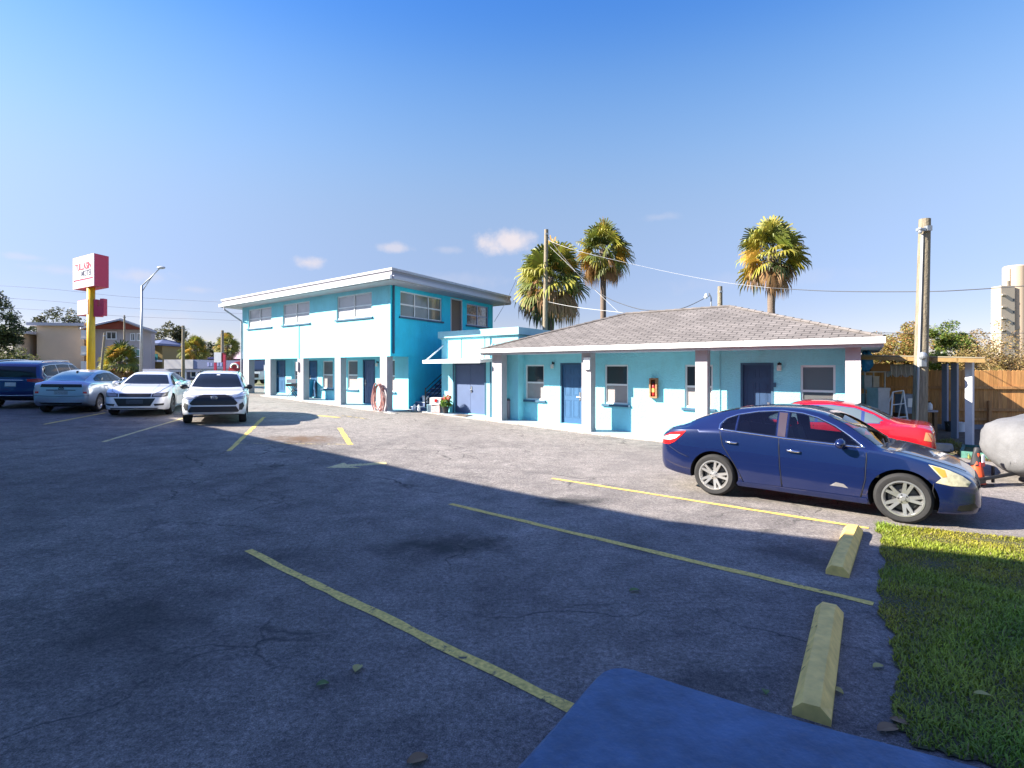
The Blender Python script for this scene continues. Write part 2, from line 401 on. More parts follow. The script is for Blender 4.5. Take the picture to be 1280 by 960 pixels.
o = mb.build('pavement', [M_PAD, mat('worn pad edge', (.13, .17, .24), .8, var=.5, vs=9, bump=.8, bs=40, col2=(.06, .11, .20))]); tag(o, kind='structure', label='raised blue painted concrete pad in the near corner')

# ------------------------------------------------------------------ wheel stops
M_STOP = paint_mat('chipped yellow concrete paint', (.88, .58, .16), .20, .45, 11)
def wheel_stop(n0, f0, label):
    a, b = G(*n0), G(*f0); d = (b - a); d.z = 0; Ln = d.length; d.normalize(); n = Vector((-d.y, d.x, 0))
    mb = MB(); w0, w1, h = .105, .052, .13; secs = []
    N = 14
    for i in range(N + 1):
        s = Ln * i / N
        e = .75 if i in (0, N) else 1.0
        c = a + d * (s - (0 if i else 0))
        jit = [random.uniform(-.004, .004) for _ in range(4)]
        secs.append([c + n * w0, c + n * w0 + Vector((0, 0, h * .32)), c + n * (w1 + jit[0]) + Vector((0, 0, h * (e if e < 1 else 1) + jit[1])), c - n * (w1 + jit[2]) + Vector((0, 0, h * e + jit[3])), c - n * w0 + Vector((0, 0, h * .32)), c - n * w0])
    vs = [p for s_ in secs for p in s_]; fs = []
    for i in range(N):
        for k in range(6): fs.append((i * 6 + k, i * 6 + (k + 1) % 6, (i + 1) * 6 + (k + 1) % 6, (i + 1) * 6 + k))
    fs.append(tuple(range(5, -1, -1))); fs.append(tuple(range(N * 6, N * 6 + 6)))
    mb.add(vs, fs)
    rs_ = random.Random(int(Ln * 997))
    for k in range(9):                      # tyre scuffs and chips on the top and the near slope
        t_ = rs_.uniform(.15, .9) * Ln; y_ = rs_.uniform(.05, .95); l_, w_ = rs_.uniform(.01, .05), rs_.uniform(.003, .009)
        q0 = a + d * t_ + n * (w1 + (w0 - w1) * y_) + Vector((0, 0, h - h * .68 * y_ + .0015)); sl = (n * (w0 - w1) + Vector((0, 0, -h * .68))).normalized()
        dd_ = (d * .5 + sl * .86).normalized(); e_ = sl.cross(dd_).cross(dd_) ; e_ = (d - dd_ * d.dot(dd_)).normalized()
        mb.add([q0 - dd_ * l_, q0 - e_ * w_, q0 + dd_ * l_ * .8, q0 + e_ * w_], [(0, 1, 2, 3)], 1)
    o = mb.build('wheel_stop', [M_STOP, mat('bare chipped concrete', (.05, .045, .03), .9)], origin=tuple(a))
    tag(o, label, 'wheel stop', 'yellow concrete wheel stops')
wheel_stop((1014, 901), (1037, 768), 'chipped yellow concrete wheel stop touching the blue pad, the nearer one')
wheel_stop((1046.5, 720), (1067, 665), 'yellow concrete wheel stop half in sunlight beside the lawn corner')

# ------------------------------------------------------------------ lawn
LAWN = [(1094, 656), (1099, 672), (1104, 700), (1101, 728), (1098, 750), (1104, 775), (1116, 800), (1124, 835), (1122, 870), (1117, 895), (1128, 918), (1150, 936), (1200, 950), (1245, 962)]
lp = [G(u, v) for u, v in LAWN]
tr = G(1280, 674.5); dtop = (tr - lp[0]).normalized()
jr_ = random.Random(5); lawn_poly = []
for i_ in range(len(lp) - 1):
    for k_ in range(5):
        q_ = lp[i_].lerp(lp[i_ + 1], k_ / 5); lawn_poly.append((q_.x + jr_.uniform(-.035, .035), q_.y + jr_.uniform(-.02, .02)))
lawn_poly = lawn_poly + [(lp[-1].x, lp[-1].y)] + [(4.6, 1.6), (9.5, 1.6)] + [tuple((lp[0] + dtop * 6.5)[:2])]
def inside(poly, x, y):
    c = np.zeros(len(x), bool); n = len(poly)
    for i in range(n):
        x0, y0 = poly[i]; x1, y1 = poly[(i + 1) % n]
        if y0 == y1: continue
        t = ((y0 > y) != (y1 > y)) & (x < (x1 - x0) * (y - y0) / (y1 - y0) + x0); c ^= t
    return c
M_SOIL = mat('lawn soil and thatch', (.055, .075, .02), .95, var=.5, vs=14, col2=(.07, .05, .03))
mb = MB(); mb.add([(x, y, .012) for x, y in lawn_poly], [tuple(range(len(lawn_poly)))])
o = mb.build('lawn', M_SOIL); tag(o, kind='structure', label='soil under the lawn beside the parking bays')
M_BLADE = mat('grass blade', (.9, .9, .9), .55, attr=True, trans=.35)
def blades(name, poly, dens, label, hmin, hmax, wid, base, var, dry):
    xs = [p[0] for p in poly]; ys = [p[1] for p in poly]
    n = int((max(xs) - min(xs)) * (max(ys) - min(ys)) * dens)
    x = RNG.uniform(min(xs), max(xs), n); y = RNG.uniform(min(ys), max(ys), n)
    k = inside(poly, x, y); x, y = x[k], y[k]; n = len(x)
    z = np.array([gz(a, b) for a, b in zip(x, y)]) + .008
    clump = .5 + .5 * np.sin(x * 5.1 + np.sin(y * 3.7) * 2) * np.sin(y * 4.3 + np.sin(x * 2.9) * 2)
    az = RNG.uniform(0, 2 * np.pi, n); pat = np.sin(x * 1.7 + 1.3 * np.sin(y * 2.1)) * np.sin(y * 1.9 + 1.1 * np.sin(x * 1.3)); h = RNG.uniform(hmin, hmax, n) * (.55 + .6 * clump + .35 * pat); w = wid * RNG.uniform(.7, 1.3, n)
    lean = RNG.uniform(.25, 1.3, n) * h
    dx, dy = np.cos(az), np.sin(az)
    P = np.zeros((n, 5, 3))
    P[:, 0] = np.stack([x - dy * w, y + dx * w, z], 1); P[:, 1] = np.stack([x + dy * w, y - dx * w, z], 1)
    mx, my, mz = x + dx * lean * .4, y + dy * lean * .4, z + h * .65
    P[:, 2] = np.stack([mx + dy * w * .8, my - dx * w * .8, mz], 1); P[:, 3] = np.stack([mx - dy * w * .8, my + dx * w * .8, mz], 1)
    P[:, 4] = np.stack([x + dx * lean, y + dy * lean, z + h * .9], 1)
    me = bpy.data.meshes.new(name)
    idx = np.arange(n)[:, None] * 5
    me.vertices.add(n * 5); me.vertices.foreach_set('co', P.astype(np.float32).ravel())
    loops = np.concatenate([idx + np.array([[0, 1, 2, 3]]), idx + np.array([[3, 2, 4]])], 1).ravel()
    me.loops.add(n * 7); me.loops.foreach_set('vertex_index', loops.astype(np.int32))
    me.polygons.add(n * 2)
    st = (np.arange(n)[:, None] * 7 + np.array([[0, 4]])).ravel()
    me.polygons.foreach_set('loop_start', st.astype(np.int32))
    col = np.ones((n, 4), np.float32); t = RNG.uniform(0, 1, n)
    b = np.array(base); 
    col[:, :3] = b * (1 + var * (RNG.uniform(-1, 1, (n, 1)))) * (.75 + .4 * clump[:, None])
    col[:, :3] *= (1 + .22 * pat[:, None] * np.array([-1.2, .2, .3])); dr = RNG.uniform(0, 1, n) < dry * (1 + 2.2 * np.clip(-pat, 0, 1)); col[dr, :3] = np.array((.30, .22, .09)) * RNG.uniform(.6, 1.1, (dr.sum(), 1))
    at_ = me.attributes.new('Col', 'FLOAT_COLOR', 'CORNER'); at_.data.foreach_set('color', np.repeat(col, 7, axis=0).ravel())
    me.materials.append(M_BLADE); me.update(calc_edges=True); me.validate()
    o = bpy.data.objects.new(name, me); COL.objects.link(o); tag(o, label, kind='stuff'); return o
blades('grass', lawn_poly, 5200, 'short green lawn grass with a sunlit strip beside the parking bays', .025, .06, .0045, (.27, .32, .03), .35, .05)

def leaf_mesh(L, W, m):
    mb = MB(); N = 6; vs = []
    for i in range(N + 1):
        t = i / N; w = W * math.sin(math.pi * min(.98, t * .92 + .04)) ** .8; z = .012 * math.sin(t * 3) + .004
        vs += [(t * L - L / 2, -w, z + .008), (t * L - L / 2, 0, z), (t * L - L / 2, w, z + .010)]
    fs = []
    for i in range(N):
        for k in (0, 1): fs.append((i * 3 + k, (i + 1) * 3 + k, (i + 1) * 3 + k + 1, i * 3 + k + 1))
    mb.add(vs, fs); return mb
M_LEAFY = mat('yellowed fallen leaf', (.36, .30, .09), .7); M_LEAFB = mat('brown fallen leaf', (.20, .12, .06), .8); M_LEAFG = mat('green fallen leaf', (.09, .14, .03), .6)
for (u, v, L_, W_, m_, rz, lab) in ((1098, 836, .10, .026, M_LEAFY, .3, 'yellowish fallen leaf on asphalt beside the lawn edge'), (1046, 866, .09, .03, M_LEAFY, 2.0, 'yellow fallen leaf beside the nearer wheel stop'), (957, 868, .06, .025, M_LEAFG, 1.2, 'small green leaf on asphalt near the pad edge'),
                            (447, 838, .10, .035, M_LEAFY, 1.5, 'yellowish fallen leaf on open asphalt below the nearest stall line'), (403, 858, .08, .03, M_LEAFG, .4, 'green fallen leaf left of the yellowish one on open asphalt'), (522, 953, .12, .04, M_LEAFB, .5, 'curled brown leaf at the bottom edge near the pad'),
                            (793, 740, .11, .03, M_LEAFG, .3, 'greenish fallen leaf between the two long stall lines'), (1228, 880, .10, .022, M_LEAFY, -.2, 'pale slender leaf lying on the lawn'), (1110, 914, .16, .04, M_LEAFB, .3, 'large brown leaf in the corner of pad and lawn'), (1123, 905, .09, .04, M_LEAFB, 2.2, 'small brown leaf on the lawn edge by the pad')):
    p = G(u, v); o = leaf_mesh(L_, W_, m_).build('fallen_leaf', m_); o.location = (p.x, p.y, p.z + (.05 if u == 1228 else .006)); o.rotation_euler = (0, .08, rz)
    tag(o, lab, 'leaf', 'fallen leaves')
# ------------------------------------------------------------------ building helpers
def wall(mb, fa, x0, x1, z0, z1, holes, o=0.0, th=.2, rev=.11, m=0):
    """a wall panel with real openings: front skin, reveals, back skin"""
    xs = sorted({x0, x1} | {h[0] for h in holes} | {h[1] for h in holes}); zs = sorted({z0, z1} | {h[2] for h in holes} | {h[3] for h in holes})
    for i in range(len(xs) - 1):
        for j in range(len(zs) - 1):
            cx, cz = (xs[i] + xs[i + 1]) / 2, (zs[j] + zs[j + 1]) / 2
            if any(h[0] < cx < h[1] and h[2] < cz < h[3] for h in holes): continue
            mb.quad(fa.pt(xs[i], zs[j], o), fa.pt(xs[i + 1], zs[j], o), fa.pt(xs[i + 1], zs[j + 1], o), fa.pt(xs[i], zs[j + 1], o), m)
    for (a, b, c, d) in holes:
        for (p, q) in (((a, c), (a, d)), ((a, d), (b, d)), ((b, d), (b, c)), ((b, c), (a, c))):
            mb.quad(fa.pt(*p, o), fa.pt(*q, o), fa.pt(*q, o - rev), fa.pt(*p, o - rev), m)
    q = [(x0, z0), (x1, z0), (x1, z1), (x0, z1)]
    mb.quad(*[fa.pt(*p, o - th) for p in reversed(q)], m)
    for i in range(4):
        p, r = q[i], q[(i + 1) % 4]
        mb.quad(fa.pt(*p, o - th), fa.pt(*r, o - th), fa.pt(*r, o), fa.pt(*p, o), m)

def window(fa, par, hole, o=0.0, cols=1, rail=True, up=None, low=None, sill=True, fw=.055, frame=None, rec=.05, sillm=None):
    x0, x1, z0, z1 = hole; up = up or M_GLASS; low = low or M_BLIND
    mb = MB(); a, b = o - rec - .05, o - rec
    mb.fbox(fa, x0, x0 + fw, z0, z1, a, b); mb.fbox(fa, x1 - fw, x1, z0, z1, a, b)
    mb.fbox(fa, x0 + fw, x1 - fw, z1 - fw, z1, a, b); mb.fbox(fa, x0 + fw, x1 - fw, z0, z0 + fw, a, b)
    zm = (z0 + z1) / 2 - .01
    if rail: mb.fbox(fa, x0 + fw, x1 - fw, zm - .03, zm + .03, a, b - .008)
    for c in range(1, cols):
        x = x0 + (x1 - x0) * c / cols; mb.fbox(fa, x - .03, x + .03, z0 + fw, z1 - fw, a, b + .003)
    w = mb.build('window', frame or M_WHITE, par)
    g = MB()
    for c in range(cols):
        xa, xb = x0 + (x1 - x0) * c / cols, x0 + (x1 - x0) * (c + 1) / cols
        for k, (za, zb) in enumerate(((zm, z1 - .01), (z0 + .01, zm)) if rail else ((z0 + .01, z1 - .01),)):
            oo = a + .012 + (.006 if k else 0)
            g.quad(fa.pt(xa, za, oo), fa.pt(xb, za, oo), fa.pt(xb, zb, oo), fa.pt(xa, zb, oo), k)
    g.build('pane', [up, low], w)
    if sill:
        s = MB(); s.fbox(fa, x0 - .09, x1 + .09, z0 - .075, z0 - .004, o - .04, o + .07); s.build('sill', sillm or M_NAVY, w)
    return w

def panel_door(fa, par, hole, o=0.0, m=None, rec=.06, handle='R', frame=True, six=True):
    x0, x1, z0, z1 = hole; m = m or M_DOOR
    mb = MB(); a, b = o - rec - .045, o - rec
    mb.fbox(fa, x0 + .012, x1 - .012, z0, z1 - .012, a, b)
    W, Hh = x1 - x0, z1 - z0
    if six:
        for (fx0, fx1) in ((.14, .44), (.56, .86)):
            for (fz0, fz1) in ((.10, .40), (.47, .77), (.83, .94)):
                X0, X1, Z0, Z1 = x0 + fx0 * W, x0 + fx1 * W, z0 + fz0 * Hh, z0 + fz1 * Hh
                t = .018
                for q in ((X0, X1, Z0, Z0 + t), (X0, X1, Z1 - t, Z1), (X0, X0 + t, Z0 + t, Z1 - t), (X1 - t, X1, Z0 + t, Z1 - t)): mb.fbox(fa, *q, b - .002, b + .009)
                mb.fbox(fa, X0 + .045, X1 - .045, Z0 + .045, Z1 - .045, b - .002, b + .006)
    d = mb.build('door', m, par)
    hx = x1 - .09 if handle == 'R' else x0 + .09
    h = MB(); zc = z0 + .95
    h.fbox(fa, hx - .03, hx + .03, zc - .12, zc + .16, b, b + .02)
    p = fa.pt(hx, zc, b + .05); q = fa.pt(hx + (-.11 if handle == 'R' else .11), zc, b + .05)
    h.tube([fa.pt(hx, zc, b + .01), p, q], .014, 8); h.build('handle', M_STEEL, d)
    if frame:
        f = MB(); f.fbox(fa, x0 - .05, x0 + .012, z0, z1, o - rec, o + .012); f.fbox(fa, x1 - .012, x1 + .05, z0, z1, o - rec, o + .012); f.fbox(fa, x0 - .05, x1 + .05, z1 - .012, z1 + .05, o - rec, o + .012)
        f.build('door_frame', M_NAVY if frame is True else frame, d)
    return d
def hole(fa, o, u0, v0, u1, v1):
    xa, zb = fa.px(u0, v0, o); xb, za = fa.px(u1, v1, o); return (xa, xb, za, zb)
def wall_lamp(fa, par, u, v, o):
    x, z = fa.px(u, v, o); mb = MB(); mb.fbox(fa, x - .05, x + .05, z + .06, z + .13, o, o + .03)
    mb.tube([fa.pt(x, z + .12, o + .02), fa.pt(x, z + .15, o + .09), fa.pt(x, z + .08, o + .10)], .012, 6)
    l = mb.build('wall_lamp', M_BLACK, par)
    g = MB(); c = fa.pt(x, z, o + .10)
    g.lathe([(.05, .07), (.062, .03), (.06, -.06), (.045, -.09)], 12, Matrix.Translation(c)); g.build('lamp_shade', mat('frosted lamp glass', (.6, .6, .56), .3), l, smooth=True)

# ------------------------------------------------------------------ one-storey wing
FC = Facade(G(735, 541.3), A, B)
OW = -1.0                                                    # wall plane behind the pillar line
P0 = FC.pt(0, 0)
wing = thing('motel_wing', 'single storey aqua motel wing with grey shingle hip roof behind the blue sedan', 'motel wing', (P0.x, P0.y, gz(P0.x, P0.y)))
xl, _ = FC.px(639, 500, OW); xr, _ = FC.px(1060, 480, OW)
ze0 = FC.px(735, 441, .35)[1]; ze1 = FC.px(735, 433, .35)[1]
print('eave z', ze0, ze1, 'x', xl, xr)
wins = [hole(FC, OW, 656.7, 456, 680, 500.5), hole(FC, OW, 755.8, 456, 785, 506), hole(FC, OW, 856, 456, 891, 511), hole(FC, OW, 1000.5, 456.5, 1044.5, 522)]
doors = [hole(FC, OW, 702, 455.6, 727, 535), hole(FC, OW, 928, 455.8, 964.5, 545)]
def gl(fa, x, o): p = fa.pt(x, 0, o); return gz(p.x, p.y)
doors = [(d[0], d[1], gl(FC, d[0], OW) + .09, d[3]) for d in doors]
print('doors', doors, 'wins', wins)
mb = MB(); zt = ze0 + .12
wall(mb, FC, xl, xr, -.4, zt, wins + doors, OW, th=.2)
fl = Facade(FC.pt(xl, 0, OW), B, A); fr = Facade(FC.pt(xr, 0, OW), B, -A); D1 = 7.4
mb.fbox(fl, .2, D1, -.4, zt, -.2, 0); mb.fbox(fr, .2, D1, -.4, zt, -.2, 0)
mb.fbox(FC, xl + .2, xr - .2, -.4, zt, OW - D1 + .003, OW - D1 + .2)
mb.build('wall', M_AQUA, wing)
mb = MB(); mb.fbox(FC, xl + .21, xr - .21, -.3, -.25, OW - D1 + .21, OW - .21); mb.build('interior_floor', M_DARK, wing)
for h_ in wins[:2]: window(FC, wing, h_, OW)
window(FC, wing, wins[2], OW, cols=1); window(FC, wing, wins[3], OW, up=mat('window with drawn grey blind', (.14, .15, .15), .15, coat=.6), low=mat('lower pane grey', (.10, .10, .10), .1, coat=.6))
panel_door(FC, wing, doors[0], OW, handle='R'); panel_door(FC, wing, doors[1], OW, handle='R', m=mat('dark navy door paint', (.02, .055, .13), .45, var=.1, vs=3))
for (u, v) in ((691.7, 457.5), (974.5, 459.5)): wall_lamp(FC, wing, u, v, OW)
# pillars
PIL = [(615, 627), (727, 738.5), (869, 884), (1056.5, 1076)]
for i, (u0, u1) in enumerate(PIL):
    xa, _ = FC.px(u0, 500); xb, _ = FC.px(u1, 500); z = gl(FC, xa, 0)
    mb = MB(); mb.fbox(FC, xa, xb, z - .3, ze0 + .05, -.36, 0); mb.fbox(FC, xa - .012, xb + .012, z - .3, z + .12, -.372, .012)
    pl = mb.build('pillar', M_PILLAR, wing)
    if i == 1:
        b = MB(); x0, zt_ = FC.px(731, 447); x1, zb_ = FC.px(738, 462); b.fbox(FC, x0, x1, zb_, zt_, .002, .09); b.build('meter_box', M_WHITE, pl)
# conduit and small fittings
mb = MB(); x, z1_ = FC.px(900, 441, OW); mb.tube([FC.pt(x, -.1, OW + .02), FC.pt(x, ze0, OW + .02)], .014, 6); mb.build('conduit', M_AQUA2, wing)
mb = MB(); x, z = FC.px(968, 481, OW); mb.fbox(FC, x - .04, x + .04, z - .06, z + .06, OW, OW + .04); mb.build('switch_box', M_NAVY, wing)
# roof
OE = .35
xe0, _ = FC.px(600, 437, OE); xe1, _ = FC.px(1105, 431, OE)
best = None
for D in np.arange(6, 14, .05):
    a_, za = FC.px(782, 391.5, OE - D / 2); b_, zb = FC.px(912, 384.5, OE - D / 2)
    if best is None or abs(za - zb) < best[0]: best = (abs(za - zb), D, a_, b_, (za + zb) / 2)
_, DR, rx0, rx1, rz_ = best
print('roof', best, 'eave x', xe0, xe1)
ridge_o = OE - DR / 2
Pf = [(xe0, OE, ze1), (xe1, OE, ze1), (xe1, OE - DR, ze1), (xe0, OE - DR, ze1)]
def fp(t): return FC.pt(t[0], t[2], t[1])
RA, RB = (rx0, ridge_o, rz_), (rx1, ridge_o, rz_)
mb = MB(); uv = []
def roofface(pts, e0, e1):
    base = fp(e0); du = (fp(e1) - base).normalized(); vs = [fp(p) for p in pts]
    nn = (vs[1] - vs[0]).cross(vs[2] - vs[0]).normalized(); dv = nn.cross(du)
    for p in vs: uv.append(((p - base).dot(du), (p - base).dot(dv)))
    mb.add(vs, [tuple(range(len(vs)))])
roofface([Pf[0], Pf[1], RB, RA], Pf[0], Pf[1]); roofface([Pf[1], Pf[2], RB], Pf[1], Pf[2]); roofface([Pf[2], Pf[3], RA, RB], Pf[2], Pf[3]); roofface([Pf[3], Pf[0], RA], Pf[3], Pf[0])
def shingle_mat():
    m = bpy.data.materials.new('grey asphalt shingles'); m.use_nodes = True; nt = m.node_tree; L = nt.links; p = nt.nodes['Principled BSDF']; p.inputs['Roughness'].default_value = .92
    uvn = _n(nt, 'ShaderNodeUVMap'); bt = _n(nt, 'ShaderNodeTexBrick'); L.new(uvn.outputs[0], bt.inputs[0])
    bt.inputs['Scale'].default_value = 1; bt.inputs['Brick Width'].default_value = .33; bt.inputs['Row Height'].default_value = .15; bt.inputs['Mortar Size'].default_value = .016; bt.inputs['Mortar Smooth'].default_value = .3
    bt.inputs['Color1'].default_value = (.185, .168, .160, 1); bt.inputs['Color2'].default_value = (.145, .131, .124, 1); bt.inputs['Mortar'].default_value = (.05, .045, .042, 1)
    n = _n(nt, 'ShaderNodeTexNoise'); n.inputs['Scale'].default_value = 1.2; n.inputs['Detail'].default_value = 8; n.inputs['Roughness'].default_value = .7; L.new(uvn.outputs[0], n.inputs[0])
    rp = _n(nt, 'ShaderNodeValToRGB'); rp.color_ramp.elements[0].position = .3; rp.color_ramp.elements[0].color = (.72, .7, .68, 1); rp.color_ramp.elements[1].position = .7; rp.color_ramp.elements[1].color = (1.2, 1.18, 1.15, 1); L.new(n.outputs[0], rp.inputs[0])
    n2 = _n(nt, 'ShaderNodeTexNoise'); n2.inputs['Scale'].default_value = 60; L.new(uvn.outputs[0], n2.inputs[0])
    mx = _n(nt, 'ShaderNodeMix', data_type='RGBA', blend_type='MULTIPLY'); mx.inputs[0].default_value = 1; L.new(bt.outputs[0], mx.inputs[6]); L.new(rp.outputs[0], mx.inputs[7])
    L.new(mx.outputs[2], p.inputs['Base Color'])
    ad = _n(nt, 'ShaderNodeMath', operation='MULTIPLY_ADD'); L.new(bt.outputs['Fac'], ad.inputs[0]); ad.inputs[1].default_value = -1.0; L.new(n2.outputs[0], ad.inputs[2])
    bn = _n(nt, 'ShaderNodeBump'); bn.inputs['Strength'].default_value = .6; bn.inputs['Distance'].default_value = .012; L.new(ad.outputs[0], bn.inputs['Height']); L.new(bn.outputs[0], p.inputs['Normal'])
    return m
M_SHING = shingle_mat()
rf = mb.build('roof', M_SHING, wing, uv=uv)
cap = MB()
for (p, q) in ((RA, RB), (Pf[0], RA), (Pf[1], RB), (Pf[2], RB), (Pf[3], RA)):
    a_, b_ = fp(p), fp(q); n_ = max(2, int((b_ - a_).length / .3))
    for i in range(n_):
        s0 = a_.lerp(b_, i / n_); s1 = a_.lerp(b_, (i + 1.12) / n_); cap.tube([s0 + Vector((0, 0, .012)), s1 + Vector((0, 0, .004))], [.055, .045], 6)
cap.build('ridge_cap', mat('grey ridge shingles', (.17, .15, .14), .95, var=.3, vs=4), rf)
mb = MB()                                                       # soffit and fascia
mb.add([FC.pt(xe0, ze0 + .02, OE - .02), FC.pt(xe1, ze0 + .02, OE - .02), FC.pt(xe1, ze0 + .02, OE - DR + .02), FC.pt(xe0, ze0 + .02, OE - DR + .02)], [(3, 2, 1, 0)])
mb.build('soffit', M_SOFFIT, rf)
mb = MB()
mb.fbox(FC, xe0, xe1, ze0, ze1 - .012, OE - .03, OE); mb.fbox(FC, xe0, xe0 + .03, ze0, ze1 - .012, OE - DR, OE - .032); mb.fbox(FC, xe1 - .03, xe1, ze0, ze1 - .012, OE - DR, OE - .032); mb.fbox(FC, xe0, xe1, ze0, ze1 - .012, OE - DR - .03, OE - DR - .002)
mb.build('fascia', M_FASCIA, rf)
mb = MB()                                                       # gutter lip along the front
mb.fbox(FC, xe0 - .03, xe1 + .03, ze0 + .075, ze1 + .015, OE + .002, OE + .11); mb.build('gutter', M_WHITE, rf)

# fire extinguisher cabinet hung on the wall
x0, zt_ = FC.px(813.5, 472.5, OW); x1, zb_ = FC.px(823, 497.5, OW)
c = FC.pt((x0 + x1) / 2, zb_, OW)
cab = thing('extinguisher_cabinet', 'narrow fire extinguisher cabinet with orange wooden frame on the aqua wall', 'fire cabinet', tuple(c))
mb = MB(); w_ = .05
for q in ((x0, x0 + w_, zb_, zt_), (x1 - w_, x1, zb_, zt_), (x0 + w_, x1 - w_, zb_, zb_ + w_), (x0 + w_, x1 - w_, zt_ - w_, zt_)): mb.fbox(FC, *q, OW + .002, OW + .17)
mb.fbox(FC, x0 + w_, x1 - w_, zb_ + w_, zt_ - w_, OW + .002, OW + .02); mb.build('cabinet_frame', mat('orange cabinet wood', (.34, .17, .07), .6, var=.4, vs=20), cab)
mb = MB(); cc = FC.pt((x0 + x1) / 2, 0, OW + .09); zz = zb_ + w_ + .02; hh = (zt_ - zb_) - 2 * w_ - .14
mb.lathe([(.045, zz), (.055, zz + .02), (.055, zz + hh * .8), (.03, zz + hh * .95), (.02, zz + hh)], 12, Matrix.Translation((cc.x, cc.y, 0)))
ex = mb.build('extinguisher', mat('extinguisher red', (.5, .03, .03), .35), cab, smooth=True)
mb = MB(); mb.box((cc.x, cc.y, zz + hh + .03), (.10, .03, .05)); mb.build('valve', M_BLACK, ex)
mb = MB(); mb.fbox(FC, (x0 + x1) / 2 - .04, (x0 + x1) / 2 + .04, zz + hh * .3, zz + hh * .6, OW + .147, OW + .150); mb.build('sticker', mat('yellow sticker', (.6, .45, .08), .5), ex)

# ------------------------------------------------------------------ link building between the two blocks
kL = G(552, 515.3); FK = Facade(kL, A, B)
link = thing('link_building', 'low flat roofed aqua block with double doors between the two motel buildings', 'building', tuple(kL))
xkr = FK.px(640, 480)[0] + .3
zc0 = FK.px(552, 423)[1]; zc1 = FK.px(552, 415)[1]
dd = hole(FK, 0, 567.5, 455, 606, 516); dd = (dd[0], dd[1], gl(FK, dd[0], 0) + .05, dd[3])
print('link dd', dd, 'cap', zc0, zc1, 'xr', xkr)
mb = MB(); wall(mb, FK, 0, xkr, -.2, zc0, [dd], 0, th=.2, rev=.14)
fkl = Facade(FK.pt(0, 0), B, A); fkr = Facade(FK.pt(xkr, 0), B, -A)
mb.fbox(fkl, .2, 7, -.2, zc0, -.2, 0); mb.fbox(fkr, .2, 7, -.2, zc0, -.2, 0); mb.fbox(FK, .2, xkr - .2, -.2, zc0, -7, -6.8)
mb.build('wall', M_AQUA, link)
mb = MB(); mb.fbox(FK, -.12, xkr + .1, zc0 + .002, zc1, -7.1, .12); mb.fbox(FK, -.05, xkr + .04, zc0 - .05, zc0 - .002, .002, .05)
rfk = mb.build('roof', mat('pale aqua parapet paint', (.32, .60, .64), .7, var=.08, vs=2), link)
mb = MB(); xm = (dd[0] + dd[1]) / 2
for (xa, xb) in ((dd[0] + .01, xm - .006), (xm + .006, dd[1] - .01)):
    mb = MB(); mb.fbox(FK, xa, xb, dd[2], dd[3] - .01, -.135, -.09); d_ = mb.build('door', M_DOORGREY, link)
    if xa > xm - .1:
        h = MB(); h.fbox(FK, xa + .03, xa + .09, dd[2] + .85, dd[2] + 1.1, -.088, -.07); h.ball(FK.pt(xa + .06, dd[2] + .95, -.04), .035); h.build('handle', M_STEEL, d_)
mb = MB(); mb.fbox(FK, dd[0] - .06, dd[0], dd[2], dd[3] + .06, -.1, .02); mb.fbox(FK, dd[1], dd[1] + .06, dd[2], dd[3] + .06, -.1, .02); mb.fbox(FK, dd[0], dd[1], dd[3], dd[3] + .06, -.1, .02); mb.build('door_frame', M_NAVY, link)
# panel seams and conduit on the front
mb = MB()
for u in (577, 606): x, _ = FK.px(u, 430); mb.fbox(FK, x - .012, x + .012, dd[3] + .1, zc0 - .06, .001, .012)
x, _ = FK.px(613.5, 470); mb.tube([FK.pt(x, -.1, .03), FK.pt(x, zc0 - .06, .03)], .02, 6); mb.build('conduit', M_NAVY, link)
# awning
oA = .95; xa0, za1 = FK.px(528, 450.3, oA); xa1, _ = FK.px(600, 450, oA); za0 = za1 - .13
mb = MB(); wa0, wa1 = xa0, max(xa1, dd[1] + .3)
mb.add([FK.pt(wa0, za0, oA), FK.pt(xa1, za0, oA), FK.pt(wa1, za0 + .06, .003), FK.pt(wa0 + .0, za0 + .06, .003), FK.pt(wa0, za1, oA), FK.pt(xa1, za1, oA), FK.pt(wa1, za1 + .06, .003), FK.pt(wa0, za1 + .06, .003)],
       [(3, 2, 1, 0), (4, 5, 6, 7), (0, 1, 5, 4), (1, 2, 6, 5), (2, 3, 7, 6), (3, 0, 4, 7)])
aw = mb.build('awning', M_WHITE, link)
for xx in (wa0 + .12, xa1 - .12):
    mb = MB(); mb.tube([FK.pt(xx, za1, oA - .12), FK.pt(max(xx, .05) + .05, za1 + .62, .01)], .03, 6); mb.build('awning_bracket', M_WHITE, aw)
mb = MB(); x, _ = FK.px(592, 465, .3); 

# ------------------------------------------------------------------ two-storey block
A2 = -vdir(-178); B2 = vdir(1010)
c2 = G(488, 515.3); F2 = Facade(c2, A2, B2); S2 = Facade(c2, B2, -A2)
block = thing('motel_block', 'two storey aqua motel block with white flat roof and pillared ground floor', 'motel block', tuple(c2))
x2 = F2.px(303, 430)[0]; zh = F2.px(455, 446)[1]; zw = F2.px(488, 350)[1]; RC = 1.15
depth2 = S2.px(616, 395)[0]
print('block x', x2, 'header', zh, 'walltop', zw, 'depth', depth2)
def hole2(fa, o, tl, br):
    xa, zb = fa.px(*tl, o); xb, za = fa.px(*br, o); return (xa, xb, za, zb)
hw = [hole2(F2, 0, (310.3, 387), (339.3, 407)), hole2(F2, 0, (353.5, 380.5), (387, 403.5)), hole2(F2, 0, (421, 371.5), (464.6, 397))]
zt2 = sum(h[3] for h in hw) / 3; zb2 = sum(h[2] for h in hw) / 3
hw = [(h[0], h[1], zb2, zt2) for h in hw]
